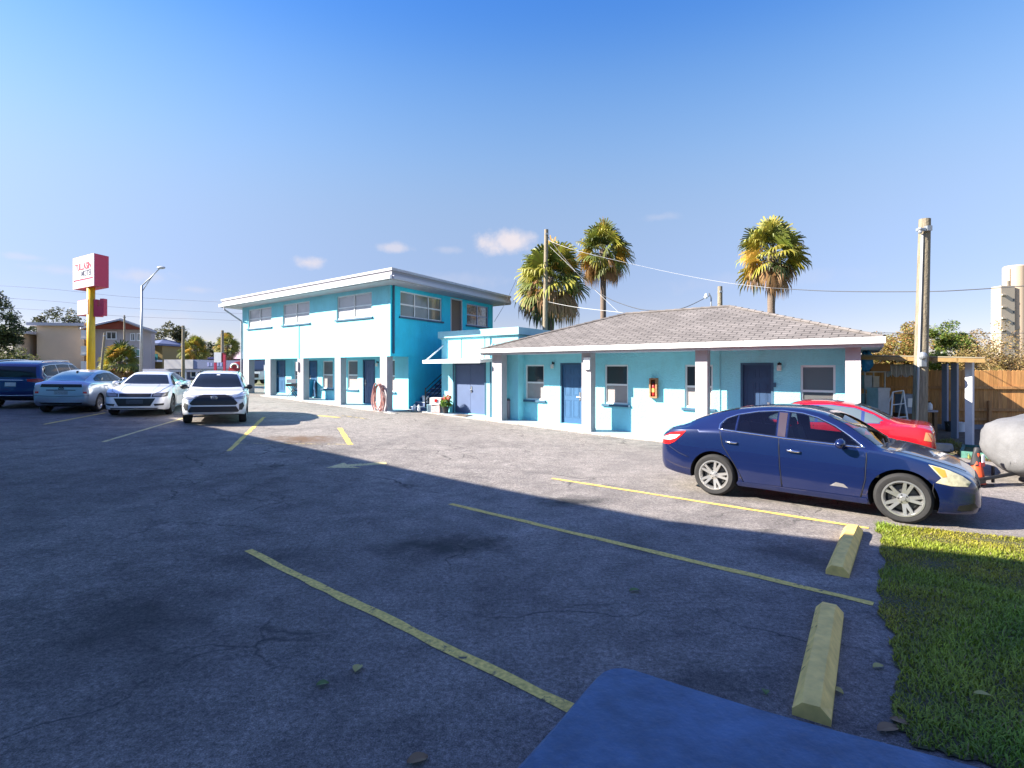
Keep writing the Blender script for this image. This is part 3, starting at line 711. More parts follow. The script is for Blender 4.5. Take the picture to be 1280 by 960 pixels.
sw = [hole2(S2, 0, (500.5, 367.5), (552.5, 403)), hole2(S2, 0, (583.5, 383), (610.5, 411))]
sd = hole2(S2, 0, (564, 378), (577, 417))
sw = [(h[0], h[1], zb2 - .02, zt2) for h in sw]; sd = (sd[0], sd[1], zh + .12, zt2 + .06)
print('block windows', hw, sw, sd)
mb = MB(); wall(mb, F2, x2, -.003, zh, zw, hw, 0, th=.22)
mb.fbox(F2, x2, -.2, zh, zw, -depth2, -depth2 + .2)
fl2 = Facade(F2.pt(x2, 0), B2, A2); mb.fbox(fl2, .225, depth2 - .205, zh, zw, -.2, 0)
mb.fbox(F2, x2 + .002, -.002, zh + .005, zh + .1, -depth2 + .21, -.225)
mb.build('upper_wall', M_AQUA, block)
mb = MB(); wall(mb, S2, .004, depth2, zh, zw, sw + [sd], 0, th=.2); wall(mb, S2, RC + .002, depth2, -.2, zh - .003, [], 0, th=.2)
mb.build('side_wall', M_BLUEDEEP, block)
for h_ in hw: window(F2, block, h_, 0, cols=2, up=M_BLINDW, low=M_BLINDW)
window(S2, block, sw[0], 0, cols=3, up=mat('pane with grey curtain', (.16, .19, .19), .08, coat=.8), low=mat('pane with green curtain', (.10, .14, .13), .08, coat=.8))
window(S2, block, sw[1], 0, cols=2, up=mat('pane with lace curtain', (.42, .36, .33), .1, coat=.8, var=.7, vs=9), low=mat('pane with lace curtain lower', (.30, .26, .25), .1, coat=.8, var=.7, vs=9), frame=mat('lilac window frame', (.45, .48, .66), .5))
panel_door(S2, block, sd, 0, m=mat('screen door brown', (.14, .10, .09), .4), six=False, frame=mat('pale door casing', (.55, .55, .58), .5), handle='L')
# ground floor, set back behind the pillars
xg = F2.px(331, 480, -RC)[0]
gh = [hole2(F2, -RC, (403, 451), (416, 486)), hole2(F2, -RC, (434, 450.5), (447, 487)), hole2(F2, -RC, (486.5, 449.5), (493.5, 490)), hole2(F2, -RC, (367.5, 452), (372.8, 487))]
gd = [hole2(F2, -RC, (346, 451.5), (356.3, 500)), hole2(F2, -RC, (386, 452), (396, 505)), hole2(F2, -RC, (454.5, 451), (468, 510))]
gd = [(d[0], d[1], gl(F2, d[0], -RC) + .06, d[3]) for d in gd]
print('ground floor doors', gd)
mb = MB(); wall(mb, F2, xg, -.003, -.2, zh - .003, gh + gd, -RC, th=.2)
flg = Facade(F2.pt(xg, 0, -RC), B2, A2); mb.fbox(flg, .205, depth2 - RC - .3, -.2, zh - .003, -.2, 0); mb.fbox(F2, xg, -.21, -.2, zh - .003, -depth2, -depth2 + .2)
mb.build('ground_floor_wall', M_AQUA, block)
for h_ in gh: window(F2, block, h_, -RC, up=mat('pane with dark blind', (.20, .18, .17), .1, coat=.6), low=M_BLIND)
for d_ in gd: panel_door(F2, block, d_, -RC, handle='L', m=M_DOOR if d_ is not gd[2] else M_DOORGREY)
wall_lamp(F2, block, 472.5, 455.5, -RC)
for (u0, u1) in ((303.2, 311), (331.4, 337.8), (371.8, 379), (418.4, 425.6), (475, 483.6)):
    xa, xb = F2.px(u0, 480)[0], F2.px(u1, 480)[0]; z = gl(F2, xa, 0); mb = MB(); mb.fbox(F2, xa, xb, z - .3, zh - .002, -.36, -.002); mb.build('pillar', M_PILLAR, block)
# flat roof with overhang
ro, rr = .85, 1.0
zr1 = F2.px(490, 334, ro)[1]; zr0 = F2.px(488, 349.5, ro)[1]
xL = F2.px(276, 376, ro)[0]
print('roof2', zr0, zr1, xL)
mb = MB(); mb.fbox(F2, xL, rr, zr1 - .10, zr1, -depth2 - .5, ro)
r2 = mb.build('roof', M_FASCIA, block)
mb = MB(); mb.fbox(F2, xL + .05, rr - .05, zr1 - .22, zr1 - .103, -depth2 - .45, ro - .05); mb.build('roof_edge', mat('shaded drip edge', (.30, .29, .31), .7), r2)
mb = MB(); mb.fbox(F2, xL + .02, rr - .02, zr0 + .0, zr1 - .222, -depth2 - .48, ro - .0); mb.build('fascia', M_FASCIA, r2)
mb = MB(); mb.fbox(F2, xL - .02, rr + .02, zr0 + .03, zr0 + .17, ro + .003, ro + .13); mb.build('gutter', M_WHITE, r2)
mb = MB(); fS = Facade(F2.pt(rr, 0, ro), B2, -A2)
mb.fbox(fS, .03, depth2 + 1.2, zr0 + .03, zr0 + .16, .003, .10); mb.build('gutter', mat('shaded side gutter', (.42, .42, .47), .5), r2)  # white gutter greyed here, the shade of this side put into its colour
mb = MB(); p_ = F2.pt(xL + .6, zr0 + .1, ro + .06)
mb.tube([p_, p_ - Vector((0, 0, .25)), F2.pt(x2 - .02, zr0 - .75, .06), F2.pt(x2 - .02, zr0 - 1.4, .06), F2.pt(x2 - .02, .9, .06)], .045, 8); mb.build('downpipe', M_FASCIA, block)
mb = MB(); p_ = S2.px(491.5, 400)[0]; mb.tube([S2.pt(.16, zw - .05, .05), S2.pt(.16, zh + .12, .05)], .045, 8); mb.build('downpipe', M_NAVY, block)
mb = MB(); mb.tube([S2.pt(.2, zw - .12, .1), fS.pt(1.7, zr0 + .03, -.05)], .04, 6); mb.build('downpipe', M_WHITE, block)
mb = MB(); x, _ = F2.px(374, 430); mb.tube([F2.pt(x, zh - .02, .03), F2.pt(x, zb2 - .1, .03)], .02, 6); x2_, z2_ = F2.px(373, 455); mb.fbox(F2, x2_ - .08, x2_ + .08, z2_ - .35, z2_ + .1, .002, .1); mb.build('conduit', M_FASCIA, block)
for (v) in (429, 442): x_, z_ = F2.px(303.5, v); mb = MB(); mb.fbox(F2, x_ - .3, x_ - .003, z_ - .05, z_ + .08, -.35, -.2); mb.build('flood_light', M_GALV, block)

# stair up the side
STw = .95; s0 = 1.25; run, rise, nst = .36, .185, 14
zb_ = gl(S2, 0, .5); 
st = thing('staircase', 'outdoor staircase with pale lit treads, dark shaded risers and black railing beside the two storey block', 'staircase', tuple(S2.pt(s0, zb_, .5)))
M_RISER = mat('shaded step blue', (.08, .12, .24), .7, var=.15, vs=4); M_TREAD = mat('sunlit tread', (.42, .46, .52), .8, var=.2, vs=5)  # sun on the treads and shade on the risers put into their colours
for i in range(nst):
    mb = MB(); z = zb_ + rise * i
    mb.fbox(S2, s0 + run * i, s0 + run * (i + 1) + (.4 if i == nst - 1 else 0), zb_ - .1, z + rise - .03, .004, STw, 0)
    mb.fbox(S2, s0 + run * i - .02, s0 + run * (i + 1) - .022 + (.4 if i == nst - 1 else 0), z + rise - .028, z + rise, .004, STw + .01, 1)
    mb.build('step', [M_RISER, M_TREAD], st)
mb = MB(); a_ = S2.pt(s0 + .1, zb_, STw - .04); e_ = S2.pt(s0 + run * nst, zb_ + rise * nst, STw - .04)
for k in (.25, .42, .59, .76, .95): mb.tube([a_ + Vector((0, 0, k)), e_ + Vector((0, 0, k))], .02, 6)
for t in (0, .25, .5, .75, 1): q = a_.lerp(e_, t); mb.tube([q, q + Vector((0, 0, 1.0))], .028, 6)
mb.build('railing', M_BLACK, st)

# walkway slab in front of link and wing, with its crumbling pale edge
def strip(name, fa, x0, x1, o0, o1, dz, m, label, n=24, jag=0.0):
    mb = MB(); rows = []
    for i in range(n + 1):
        x = x0 + (x1 - x0) * i / n; j = random.uniform(-jag, jag)
        a_, b_ = fa.pt(x, 0, o1 + j), fa.pt(x, 0, o0)
        rows.append([(a_.x, a_.y, gz(a_.x, a_.y) - .1), (a_.x, a_.y, gz(a_.x, a_.y) + dz), (b_.x, b_.y, gz(b_.x, b_.y) + dz)])
    for i in range(n):
        mb.quad(rows[i][1], rows[i + 1][1], rows[i + 1][2], rows[i][2]); mb.quad(rows[i][0], rows[i + 1][0], rows[i + 1][1], rows[i][1])
    for r_ in (rows[0], rows[-1]): mb.add([r_[0], r_[1], r_[2]], [(0, 1, 2)])
    o = mb.build(name, m); tag(o, kind='structure', label=label); return o
xs0 = FC.px(500, 517)[0]
strip('walkway', FC, xs0, xr + .3, -3.4, .06, .05, M_SLAB, 'worn blue painted walkway in front of the motel doors')
M_CRUMB = mat('crumbling pale kerb stone', (.55, .52, .47), .9, var=.6, vs=16, col2=(.22, .20, .18), bump=1, bs=30)
strip('kerb', FC, xs0, xr + .3, .06, .17, .04, M_CRUMB, 'crumbling pale edge between walkway and asphalt', 70, .05)
xq0 = F2.px(331, 500)[0]
strip('walkway', F2, xq0, .1, -3.0, .12, .035, M_SLAB, 'worn painted walkway under the two storey block')
strip('kerb', F2, xq0, .6, .121, .32, .022, M_CRUMB, 'pale gravelly edge in front of the two storey block', 60, .07)

# ------------------------------------------------------------------ the long wing behind the viewer that shades the lot
EL = R(31.5); SAZ = R(7.0)
def caster(u, v, h):
    p = G(u, v); t = (h - p.z) / math.tan(EL); return (p.x - t * math.cos(SAZ), p.y - t * math.sin(SAZ))
HS = 7.6
c_far, c_a, c_b, c_c, c_d = caster(230, 526.5, HS), caster(480, 580, HS), caster(835, 650.5, HS), caster(1100, 682, HS), caster(1290, 704, HS)
print('casters', c_far, c_a, c_b, c_c, c_d)
dv = (Vector(c_far) - Vector(c_a)).normalized(); c_end = Vector(c_a) + dv * 45
edge = [tuple(c_end), c_a, c_b, c_c, c_d]
ro_poly = edge + [(c_d[0] + .2, -9), (c_d[0] - 18, -9), (c_end.x - 9, c_end.y - 6)]
shade = thing('motel_building', 'two storey motel building whose long roof shades the car park', 'motel building', (c_b[0] - 3, c_b[1] - 4, 0))
mb = MB(); mb.prism(list(reversed(ro_poly)), HS - .22, HS); mb.build('roof', M_FASCIA, shade)
nin = []
for i, p in enumerate(edge):
    a_ = Vector(edge[max(0, i - 1)]); b_ = Vector(edge[min(len(edge) - 1, i + 1)]); t = (b_ - a_).normalized(); n_ = Vector((t.y, -t.x))
    if n_.dot(Vector((-1, -1))) < 0: n_ = -n_
    nin.append(tuple(Vector(p) + n_ * .7))
mb = MB(); mb.prism(list(reversed(nin + [(c_d[0] - .5, -8.5), (c_d[0] - 17, -8.5), (c_end.x - 8, c_end.y - 6)])), -.3, HS - .223); mb.build('wall', M_AQUA, shade)
w0_, w1_ = Vector(nin[2]), Vector(nin[0]); dW = (w0_ - w1_).normalized(); nW = Vector((dW.y, -dW.x))
if nW.dot(Vector((-1, -1))) < 0: nW = -nW
FWG = Facade(tuple(w1_), tuple(dW), tuple(nW)); Lw = (w0_ - w1_).length
for k in range(int(Lw / 4.2)):
    xx = Lw - 2.6 - k * 4.2
    if xx < 3: break
    p_ = FWG.pt(xx, 0); gg = gz(p_.x, p_.y)
    for zz in (1.1, 4.2): window(FWG, shade, (xx - 2.2, xx - 1.1, gg * .5 + zz, gg * .5 + zz + 1.25), .13)
    for zz in (gg + .12, 3.3): panel_door(FWG, shade, (xx, xx + .9, zz, zz + 2.03), .13, six=False)
# ------------------------------------------------------------------ trees and palms
M_LEAF = mat('tree leaf', (.95, .95, .95), .55, attr=True, trans=.3)
M_FROND = mat('palm frond', (.95, .95, .95), .6, attr=True, trans=.25)
def jitter(c, k): f = 1 + random.uniform(-k, k); return tuple(min(.9, max(.004, x * f * (1 + random.uniform(-.08, .08)))) for x in c)

def leaf_cloud(mb, c, rad, n, size, cols, weights=None, flat=.75):
    for _ in range(n):
        while True:
            d = Vector((random.uniform(-1, 1), random.uniform(-1, 1), random.uniform(-1, 1)))
            if .15 < d.length < 1: break
        p = c + Vector((d.x * rad, d.y * rad, d.z * rad * flat))
        u = Vector((random.gauss(0, 1), random.gauss(0, 1), random.gauss(0, .6))).normalized(); v = u.orthogonal().normalized()
        v = (Matrix.Rotation(random.uniform(0, 6.28), 3, u) @ v); s_ = size * random.uniform(.6, 1.3)
        col = jitter(random.choices(cols, weights)[0], .25)
        mb.add([p - u * s_, p - u * s_ * .1 + v * s_ * .42, p + u * s_, p + u * s_ * .1 - v * s_ * .42], [(0, 1, 2, 3)], 0, col)

def tree(name, label, base, height, spread, cols, weights=None, nl=2200, leaf=.16, trunk_r=.2, clump=None, bare=0.0, trunk_h=.35, group=None, cat='tree', limbs=7, seed=1):
    random.seed(seed)
    base = Vector(base); t = thing(name, label, cat, tuple(base), group=group)
    tr = MB(); cr = MB(); tips = []
    th = height * trunk_h; p = base - Vector((0, 0, .2)); pts = [p]; rr = [trunk_r * 1.25]
    for k in range(1, 5):
        q = base + Vector((random.uniform(-.06, .06) * height * .5 * k / 4, random.uniform(-.06, .06) * height * .5 * k / 4, th * k / 4)); pts.append(q); rr.append(trunk_r * (1 - .1 * k))
    tr.tube(pts, rr, 10)
    top = pts[-1]
    def limb(p, d, L, r, lv):
        P = [p]; R_ = [r]; q = p; dd = d.copy()
        for k in range(4):
            dd = (dd + Vector((random.uniform(-.28, .28), random.uniform(-.28, .28), random.uniform(-.08, .25)))).normalized(); q = q + dd * L / 4; P.append(q); R_.append(r * (1 - .2 * (k + 1)))
        tr.tube(P, R_, 6 if lv else 8)
        if lv < 2:
            for _ in range(random.choice((2, 3, 3))):
                s_ = random.choice((2, 3, 4)); nd = (dd + Vector((random.uniform(-.9, .9), random.uniform(-.9, .9), random.uniform(-.2, .7)))).normalized(); limb(P[s_], nd, L * random.uniform(.5, .75), R_[s_] * .75, lv + 1)
        else: tips.append(P[-1]); tips.append(P[2])
        if lv == 1: tips.append(P[-1])
    for k in range(limbs):
        a = 2 * math.pi * (k + random.uniform(-.3, .3)) / limbs; e = random.uniform(.15, 1.1)
        d = Vector((math.cos(a) * math.cos(e), math.sin(a) * math.cos(e), math.sin(e))); limb(pts[random.choice((3, 4, 4))], d, spread * random.uniform(.38, .55), trunk_r * .5, 0)
    limb(top, Vector((0, 0, 1)), height * .33, trunk_r * .6, 0)
    # fit the limb tips inside the wanted crown
    ch = height - th * .75; cc = base + Vector((0, 0, th * .75 + ch / 2)); keep = []
    for q in tips:
        d = q - cc; e = math.sqrt((d.x / spread) ** 2 + (d.y / spread) ** 2 + (d.z / (ch / 2)) ** 2) or 1e-6
        if e > 1: q = cc + d / e * random.uniform(.8, .97)
        keep.append(q)
    clump = clump or spread * .26
    for _ in range(max(4, len(keep) // 3)):
        d = Vector((random.gauss(0, 1), random.gauss(0, 1), random.gauss(0, 1))).normalized() * random.uniform(.55, .95); keep.append(cc + Vector((d.x * spread, d.y * spread, d.z * ch / 2)))
    per = max(4, int(nl * 7.5 / len(keep))); leaf *= .68
    for q in keep:
        if random.random() < bare: continue
        leaf_cloud(cr, q, clump * random.uniform(.6, 1.25), int(per * random.uniform(.5, 1.5)), leaf, cols, weights)
    tr.build('trunk', M_BARK, t, smooth=True); cr.build('crown', M_LEAF, t)
    return t

G_YEL, G_MID, G_DARK, G_DEAD, G_GOLD = (.27, .25, .03), (.13, .155, .022), (.05, .07, .015), (.30, .17, .07), (.46, .27, .04)
def palm(label, base, height, crown, seed, group='tall cabbage palms behind the motel', dead=.28, lean=(0, 0), nlf=66, name='palm_tree'):
    random.seed(seed); base = Vector(base); t = thing(name, label, 'palm', tuple(base), group=group)
    top = base + Vector((lean[0], lean[1], height)); tr = MB(); P = []; Rr = []
    for k in range(26):
        s = k / 25; P.append(base + Vector((lean[0] * s * s, lean[1] * s * s, height * s - (.2 if k == 0 else 0)))); Rr.append(.19 * (1.18 - .22 * min(1, s * 4)) * (1 + .05 * (k % 2)) + (.05 * max(0, s - .9) * 10))
    tr.tube(P, Rr, 12); tr.build('trunk', mat('palm trunk', (.20, .15, .115), .95, var=.4, vs=5, streak=(2, 2, 14), bump=.8, bs=16), t, smooth=True)
    cr = MB(); de = MB()
    for i in range(nlf):
        f = i / nlf; el = R(84 - 142 * f) + random.uniform(-.22, .22); az = i * 2.39996 + random.uniform(-.25, .25)
        is_dead = f > 1 - dead and random.random() < .85
        d = Vector((math.cos(az) * math.cos(el), math.sin(az) * math.cos(el), math.sin(el)))
        pl = crown * random.uniform(.40, .56) * (1 - .15 * f); base_col = G_DEAD if is_dead else random.choices((G_YEL, G_MID, G_DARK, G_GOLD), (5, 4, 1.8, 2.0 if f > .4 else .8))[0]
        o = top + Vector((0, 0, .1 - .5 * f)); mid = o + d * pl * .6 + Vector((0, 0, .05)); hub = o + d * pl + Vector((0, 0, -.10 * pl))
        m_ = de if is_dead else cr
        m_.tube([o, mid, hub], [.022, .016, .012], 4, col=jitter((.15, .16, .05) if not is_dead else (.2, .13, .07), .1))
        side = d.cross(Vector((0, 0, 1)));
        if side.length < .1: side = Vector((1, 0, 0))
        side.normalize(); up = side.cross(d).normalized(); tw = random.uniform(-1.1, 1.1); side = Matrix.Rotation(tw, 3, d) @ side; up = side.cross(d).normalized()
        sg = 20; L = crown * random.uniform(.42, .56) * (.8 if is_dead else 1)
        for k in range(sg):
            a = R(-118 + 236 * (k + .5) / sg) * (.62 if is_dead else 1); rd = (d * math.cos(a) + side * math.sin(a)).normalized()
            ln = L * (1 - .25 * abs(a) / 2.1) * random.uniform(.85, 1.1); w = ln * .05
            n = rd.cross(up).normalized() * w; droop = random.uniform(.10, .42) + (.5 if is_dead else 0) + .25 * f
            a0 = hub; a1 = hub + rd * ln * .5 + up * ln * .06; a2 = hub + rd * ln * .82 - Vector((0, 0, ln * droop * .35)); a3 = hub + rd * ln * (.95 - .15 * droop) - Vector((0, 0, ln * droop * .85))
            c = jitter(base_col, .22); c2 = tuple(min(.8, x * 1.2) for x in c) if not is_dead else jitter(base_col, .3)
            m_.add([a0, a1 + n, a1 - n], [(0, 2, 1)], 0, c); m_.add([a1 + n, a1 - n, a2 - n * .7, a2 + n * .7], [(0, 1, 2, 3)], 0, c); m_.add([a2 + n * .7, a2 - n * .7, a3], [(0, 1, 2)], 0, c2)
    cr.build('crown', M_FROND, t)
    if de.v: de.build('dead_fronds', M_FROND, t)
    return t
def gnd(u, Y): X = (u - 640) * Y / F; return Vector((X, Y, gz(X, Y)))
def topz(v, Y): return H - (v - V0) * Y / F
def palm_at(label, u, Y, vc, crown, seed, **k):
    b = gnd(u, Y); palm(label, b, topz(vc, Y) - b.z, crown, seed, **k)
palm_at('broad shaggy cabbage palm behind the pole, at the left end of the shingle roof', 688, 29, 347, 2.4, 11, dead=.30, nlf=76)
palm_at('slim cabbage palm just right of the leaning pole, with brown skirt of dead fronds', 754, 35, 312, 2.2, 5, dead=.24)
palm_at('lone yellow green cabbage palm standing behind the roof ridge at the right', 964, 29, 314, 2.15, 23, dead=.14)

def tree_at(name, label, u, Y, vtop, halfw, **k):
    b = gnd(u, Y); return tree(name, label, b, topz(vtop, Y) - b.z, halfw * Y / F, **k)
OAK = [(.05, .075, .025), (.09, .115, .035), (.03, .045, .018)]
tree_at('oak_tree', 'dark ragged oak at the left edge of the view behind the blue minivan', -14, 55, 362, 36, cols=OAK, nl=2600, leaf=.22, trunk_r=.35, seed=3, limbs=9)
tree_at('hedge_bush', 'yellow green scrub below the ragged oak at the left edge', 6, 58, 433, 30, cols=[(.16, .17, .05), (.10, .13, .04)], nl=900, leaf=.22, seed=4, trunk_h=.1, cat='bush')
tree_at('shade_tree', 'brown green tree rising above the cream apartment roof', 78, 92, 384, 30, cols=[(.11, .10, .05), (.06, .08, .03), (.04, .05, .02)], nl=1500, leaf=.32, seed=6)
tree_at('shade_tree', 'smaller dark tree left of the brown green one above the apartment roof', 42, 95, 392, 18, cols=OAK, nl=900, leaf=.32, seed=8)
tree_at('shade_tree', 'olive tree with sparse top to the right of the red gable', 212, 75, 403, 24, cols=[(.15, .13, .05), (.08, .09, .03), (.05, .06, .025)], nl=1500, leaf=.26, seed=9)
palm_at('round low palm beyond the shop, behind the short wood pole', 243, 66, 437, 2.1, 31, group='low palms across the street', dead=.1)
tree_at('shade_tree', 'thin dark tree above the shop parapet near its white sign', 263, 80, 427, 15, cols=OAK, nl=600, leaf=.26, seed=12)
palm_at('small dark palm beside the red shop post', 284, 62, 432, 1.7, 33, group='low palms across the street', dead=.2)
palm_at('bushy palm growing between the yellow sign pole and the street lamp', 150, 46, 452, 2.0, 35, group='low palms across the street', dead=.3, nlf=70)
AUT = [(.34, .22, .05), (.26, .21, .05), (.20, .20, .05), (.30, .14, .05)]
tree_at('autumn_tree', 'yellow brown tree above the carport roof left of the timber pole', 1128, 34, 401, 44, cols=AUT, nl=4200, leaf=.12, seed=14, trunk_r=.16, trunk_h=.25)
tree_at('green_tree', 'bright green tree with gaps just right of the timber pole', 1188, 31, 397, 32, cols=[(.13, .19, .025), (.08, .13, .02), (.18, .19, .03)], nl=3000, leaf=.12, seed=15, trunk_r=.14, clump=.45)
tree_at('bare_tree', 'half bare brown tree over the wooden fence at the right edge', 1250, 29, 403, 54, cols=[(.30, .19, .08), (.22, .15, .06), (.28, .21, .07)], nl=3000, leaf=.085, seed=16, trunk_r=.16, bare=.30, trunk_h=.2, limbs=10)
tree_at('bare_tree', 'low twiggy shrub tree between the green tree and the half bare brown tree', 1214, 27, 424, 32, cols=[(.30, .20, .07), (.22, .17, .05)], nl=2000, leaf=.08, seed=18, trunk_r=.10, bare=.2, trunk_h=.15, limbs=9)
tree_at('bare_tree', 'dull brown tree standing past the right frame edge behind the fence', 1330, 31, 410, 50, cols=[(.22, .16, .07), (.13, .13, .05)], nl=1500, leaf=.09, seed=19, trunk_r=.16, bare=.2, trunk_h=.2)
# ------------------------------------------------------------------ vehicles
def paint(name, col, metal=.0, rough=.28):
    return mat(name, col, rough, metal, .5, coat=1.0)
M_TYRE = mat('tyre rubber', (.022, .021, .021), .85, var=.25, vs=20)
M_TYRESUN = M_TYRE
M_ARCH = mat('wheel arch liner', (.008, .008, .008), .9)
M_CLAD = mat('black plastic cladding', (.025, .025, .027), .6)
M_CHROME = mat('chrome trim', (.72, .72, .74), .12, metal=1)
M_CARGLASS = mat('tinted car glass', (.012, .018, .022), .02, spec=.38)
M_LAMP = mat('clear lamp lens', (.55, .53, .46), .12, spec=.6, coat=1, var=.4, vs=18)
M_LAMPY = mat('hazed lamp lens', (.50, .46, .30), .18, spec=.6, coat=1, var=.35, vs=16)
M_AMBER = mat('amber lens', (.75, .25, .03), .15, coat=1)
M_RED = mat('red tail lens', (.50, .012, .012), .12, coat=1)
M_REDW = mat('white tail lens', (.75, .62, .60), .12, coat=1)
M_PLATE = mat('number plate', (.62, .63, .60), .45, var=.25, vs=30)
M_RIM = mat('silver alloy', (.60, .59, .57), .32, metal=.85)
M_RIMDARK = mat('dark alloy', (.10, .10, .11), .35, metal=.8)
M_RIMIN = mat('brake shadow', (.018, .018, .019), .7)
M_SEAM = mat('panel gap', (.006, .006, .008), .7)
M_GRILLE = mat('black grille', (.012, .012, .013), .4)

class Car:
    def __init__(s, name, label, cat, pos, fwd, spec, pm, tilt=True):
        s.sp = spec; s.pm = pm
        fwd = Vector((fwd[0], fwd[1])).normalized(); lf = Vector((-fwd.y, fwd.x)); wb = spec['wb']
        def gp(x, y):
            p = Vector(pos[:2]) + fwd * x + lf * y; return Vector((p.x, p.y, gz(p.x, p.y)))
        a, b = gp(wb / 2, 0), gp(-wb / 2, 0); l_, r_ = gp(0, .7), gp(0, -.7)
        X = (a - b).normalized(); Yv = (l_ - r_).normalized(); Z = X.cross(Yv).normalized(); Yv = Z.cross(X)
        M = Matrix((X, Yv, Z)).transposed(); o = (a + b) / 2
        s.root = thing(name, label, cat, tuple(o), tuple(M.to_euler()))
        s.k = spec.get('scale', 1.0)
        if s.k != 1.0:
            s.root.scale = (s.k,) * 3
        s.shell()
    def sect(s, x):
        q = s.fn; zb, zs, zt, w, tw = q['bot'](x), q['belt'](x), q['top'](x), q['hw'](x), q['roofw'](x)
        zt = max(zt, zs + .012); zs = max(zs, zb + .05); tw = min(tw, w - .05); h = zt - zs
        crn = min(.07, .55 * h); hb = zs - zb; sl = s.sp.get('crease', .012)
        P = [(0, zb), (w * .75, zb), (w - .05, zb + .012), (w - .015, zb + min(.07, .2 * hb)), (w - .004, zb + .3 * hb), (w, zb + .52 * hb), (w - .002, zb + .68 * hb), (w - sl, zb + .80 * hb), (w - .022, zb + .93 * hb), (w - .04, zs)]
        ax, az = w - .055, zs + .006; bx, bz = tw, zt - crn
        for t in (.12, .35, .6, .82, .95):
            bul = .018 * math.sin(math.pi * t) * min(1, h / .3)
            P.append((ax + (bx - ax) * t + bul, az + (bz - az) * t))
        P += [(tw - .03, zt - crn * .62), (tw - .09, zt - crn * .34), (tw * .6, zt - crn * .10), (tw * .3, zt - crn * .03), (0, zt)]
        return P
    def shell(s):
        sp = s.sp; s.fn = {k: hermite(sp[k]) for k in ('bot', 'belt', 'top', 'hw', 'roofw')}
        x0, x1 = sp['top'][0][0], sp['top'][-1][0]
        t = np.linspace(-1, 1, 110); xs = (x0 + x1) / 2 + (x1 - x0) / 2 * np.sign(t) * (1 - (1 - np.abs(t)) ** 1.35)
        mb = MB(); rings = []
        for x in xs:
            P = s.sect(float(x)); n = len(P)
            ring = [(x, y, z) for y, z in P] + [(x, -y, z) for y, z in P[-2:0:-1]]
            rings.append(ring)
        m = len(rings[0]); vs = [p for r in rings for p in r]; fs = []
        for i in range(len(rings) - 1):
            for k in range(m): fs.append((i * m + k, i * m + (k + 1) % m, (i + 1) * m + (k + 1) % m, (i + 1) * m + k))
        fs.append(tuple(range(m - 1, -1, -1))); L_ = (len(rings) - 1) * m; fs.append(tuple(range(L_, L_ + m)))
        mb.add(vs, fs)
        s.bvh = BVHTree.FromPolygons([Vector(v) for v in vs], fs)
        body = mb.build('body', [s.pm, M_ARCH], s.root, smooth=True, local=True)
        # wheel arches cut out of the shell
        cut = MB(); r = sp['r']; ra = sp.get('ra', r + .055); W = max(p[1] for p in sp['hw'])
        for xc in (sp['wb'] / 2, -sp['wb'] / 2):
            for sg in (1, -1):
                c0 = W - .30; Mx = Matrix.Translation((xc, sg * (c0 + .3), r)) @ Matrix.Rotation(R(90), 4, 'X')
                cut.lathe([(ra, -.3), (ra, .3)], 40, Mx, 1)
        co_ = cut.build('cutter', [s.pm, M_ARCH], s.root, local=True)
        md = body.modifiers.new('cut', 'BOOLEAN'); md.operation = 'DIFFERENCE'; md.object = co_; md.solver = 'EXACT'
        bpy.context.view_layer.update()
        ev = body.evaluated_get(bpy.context.evaluated_depsgraph_get()); me = bpy.data.meshes.new_from_object(ev)
        body.modifiers.clear(); old = body.data; body.data = me; bpy.data.meshes.remove(old)
        bpy.data.objects.remove(co_, do_unlink=True)
        me.polygons.foreach_set('use_smooth', np.ones(len(me.polygons), dtype=bool)); me.set_sharp_from_angle(angle=R(38)); me.name = 'body'
        s.body = body; s.wheels()
    def cabin(s, x0, x1, sides, tops):
        """hollow out the passenger cabin and cut real window openings through to it"""
        xs = np.linspace(x0, x1, 26); rings = []
        for x in xs:
            P = s.sect(float(x))[9:]; yb = P[0][0] - .09
            h = [(0, .46), (yb, .46), (yb, P[0][1] - .06)] + [(max(.05, y - .055), z - .045) for y, z in P[1:-1]] + [(0, P[-1][1] - .045)]
            rings.append([(x, y, z) for y, z in h] + [(x, -y, z) for y, z in h[-2:0:-1]])
        m = len(rings[0]); vs = [p for r in rings for p in r]; fs = [(i * m + k, i * m + (k + 1) % m, (i + 1) * m + (k + 1) % m, (i + 1) * m + k) for i in range(len(rings) - 1) for k in range(m)]
        L_ = (len(rings) - 1) * m; fs += [tuple(range(m - 1, -1, -1)), tuple(range(L_, L_ + m))]
        cuts = [MB().add(vs, fs, 1)]
        for poly in sides:
            for sg in (1, -1):
                n = len(poly); a = [(x, sg * .22, z) for x, z in poly]; b = [(x, sg * 1.4, z) for x, z in poly]
                cuts.append(MB().add(a + b, [tuple(range(n)), tuple(range(2 * n - 1, n - 1, -1))] + [(i, i + n, (i + 1) % n + n, (i + 1) % n) for i in range(n)], 1))
        for poly, z0 in tops:
            n = len(poly); a = [(x, y, z0) for x, y in poly]; b = [(x, y, 2.2) for x, y in poly]
            cuts.append(MB().add(a + b, [tuple(range(n)), tuple(range(2 * n - 1, n - 1, -1))] + [(i, i + n, (i + 1) % n + n, (i + 1) % n) for i in range(n)], 1))
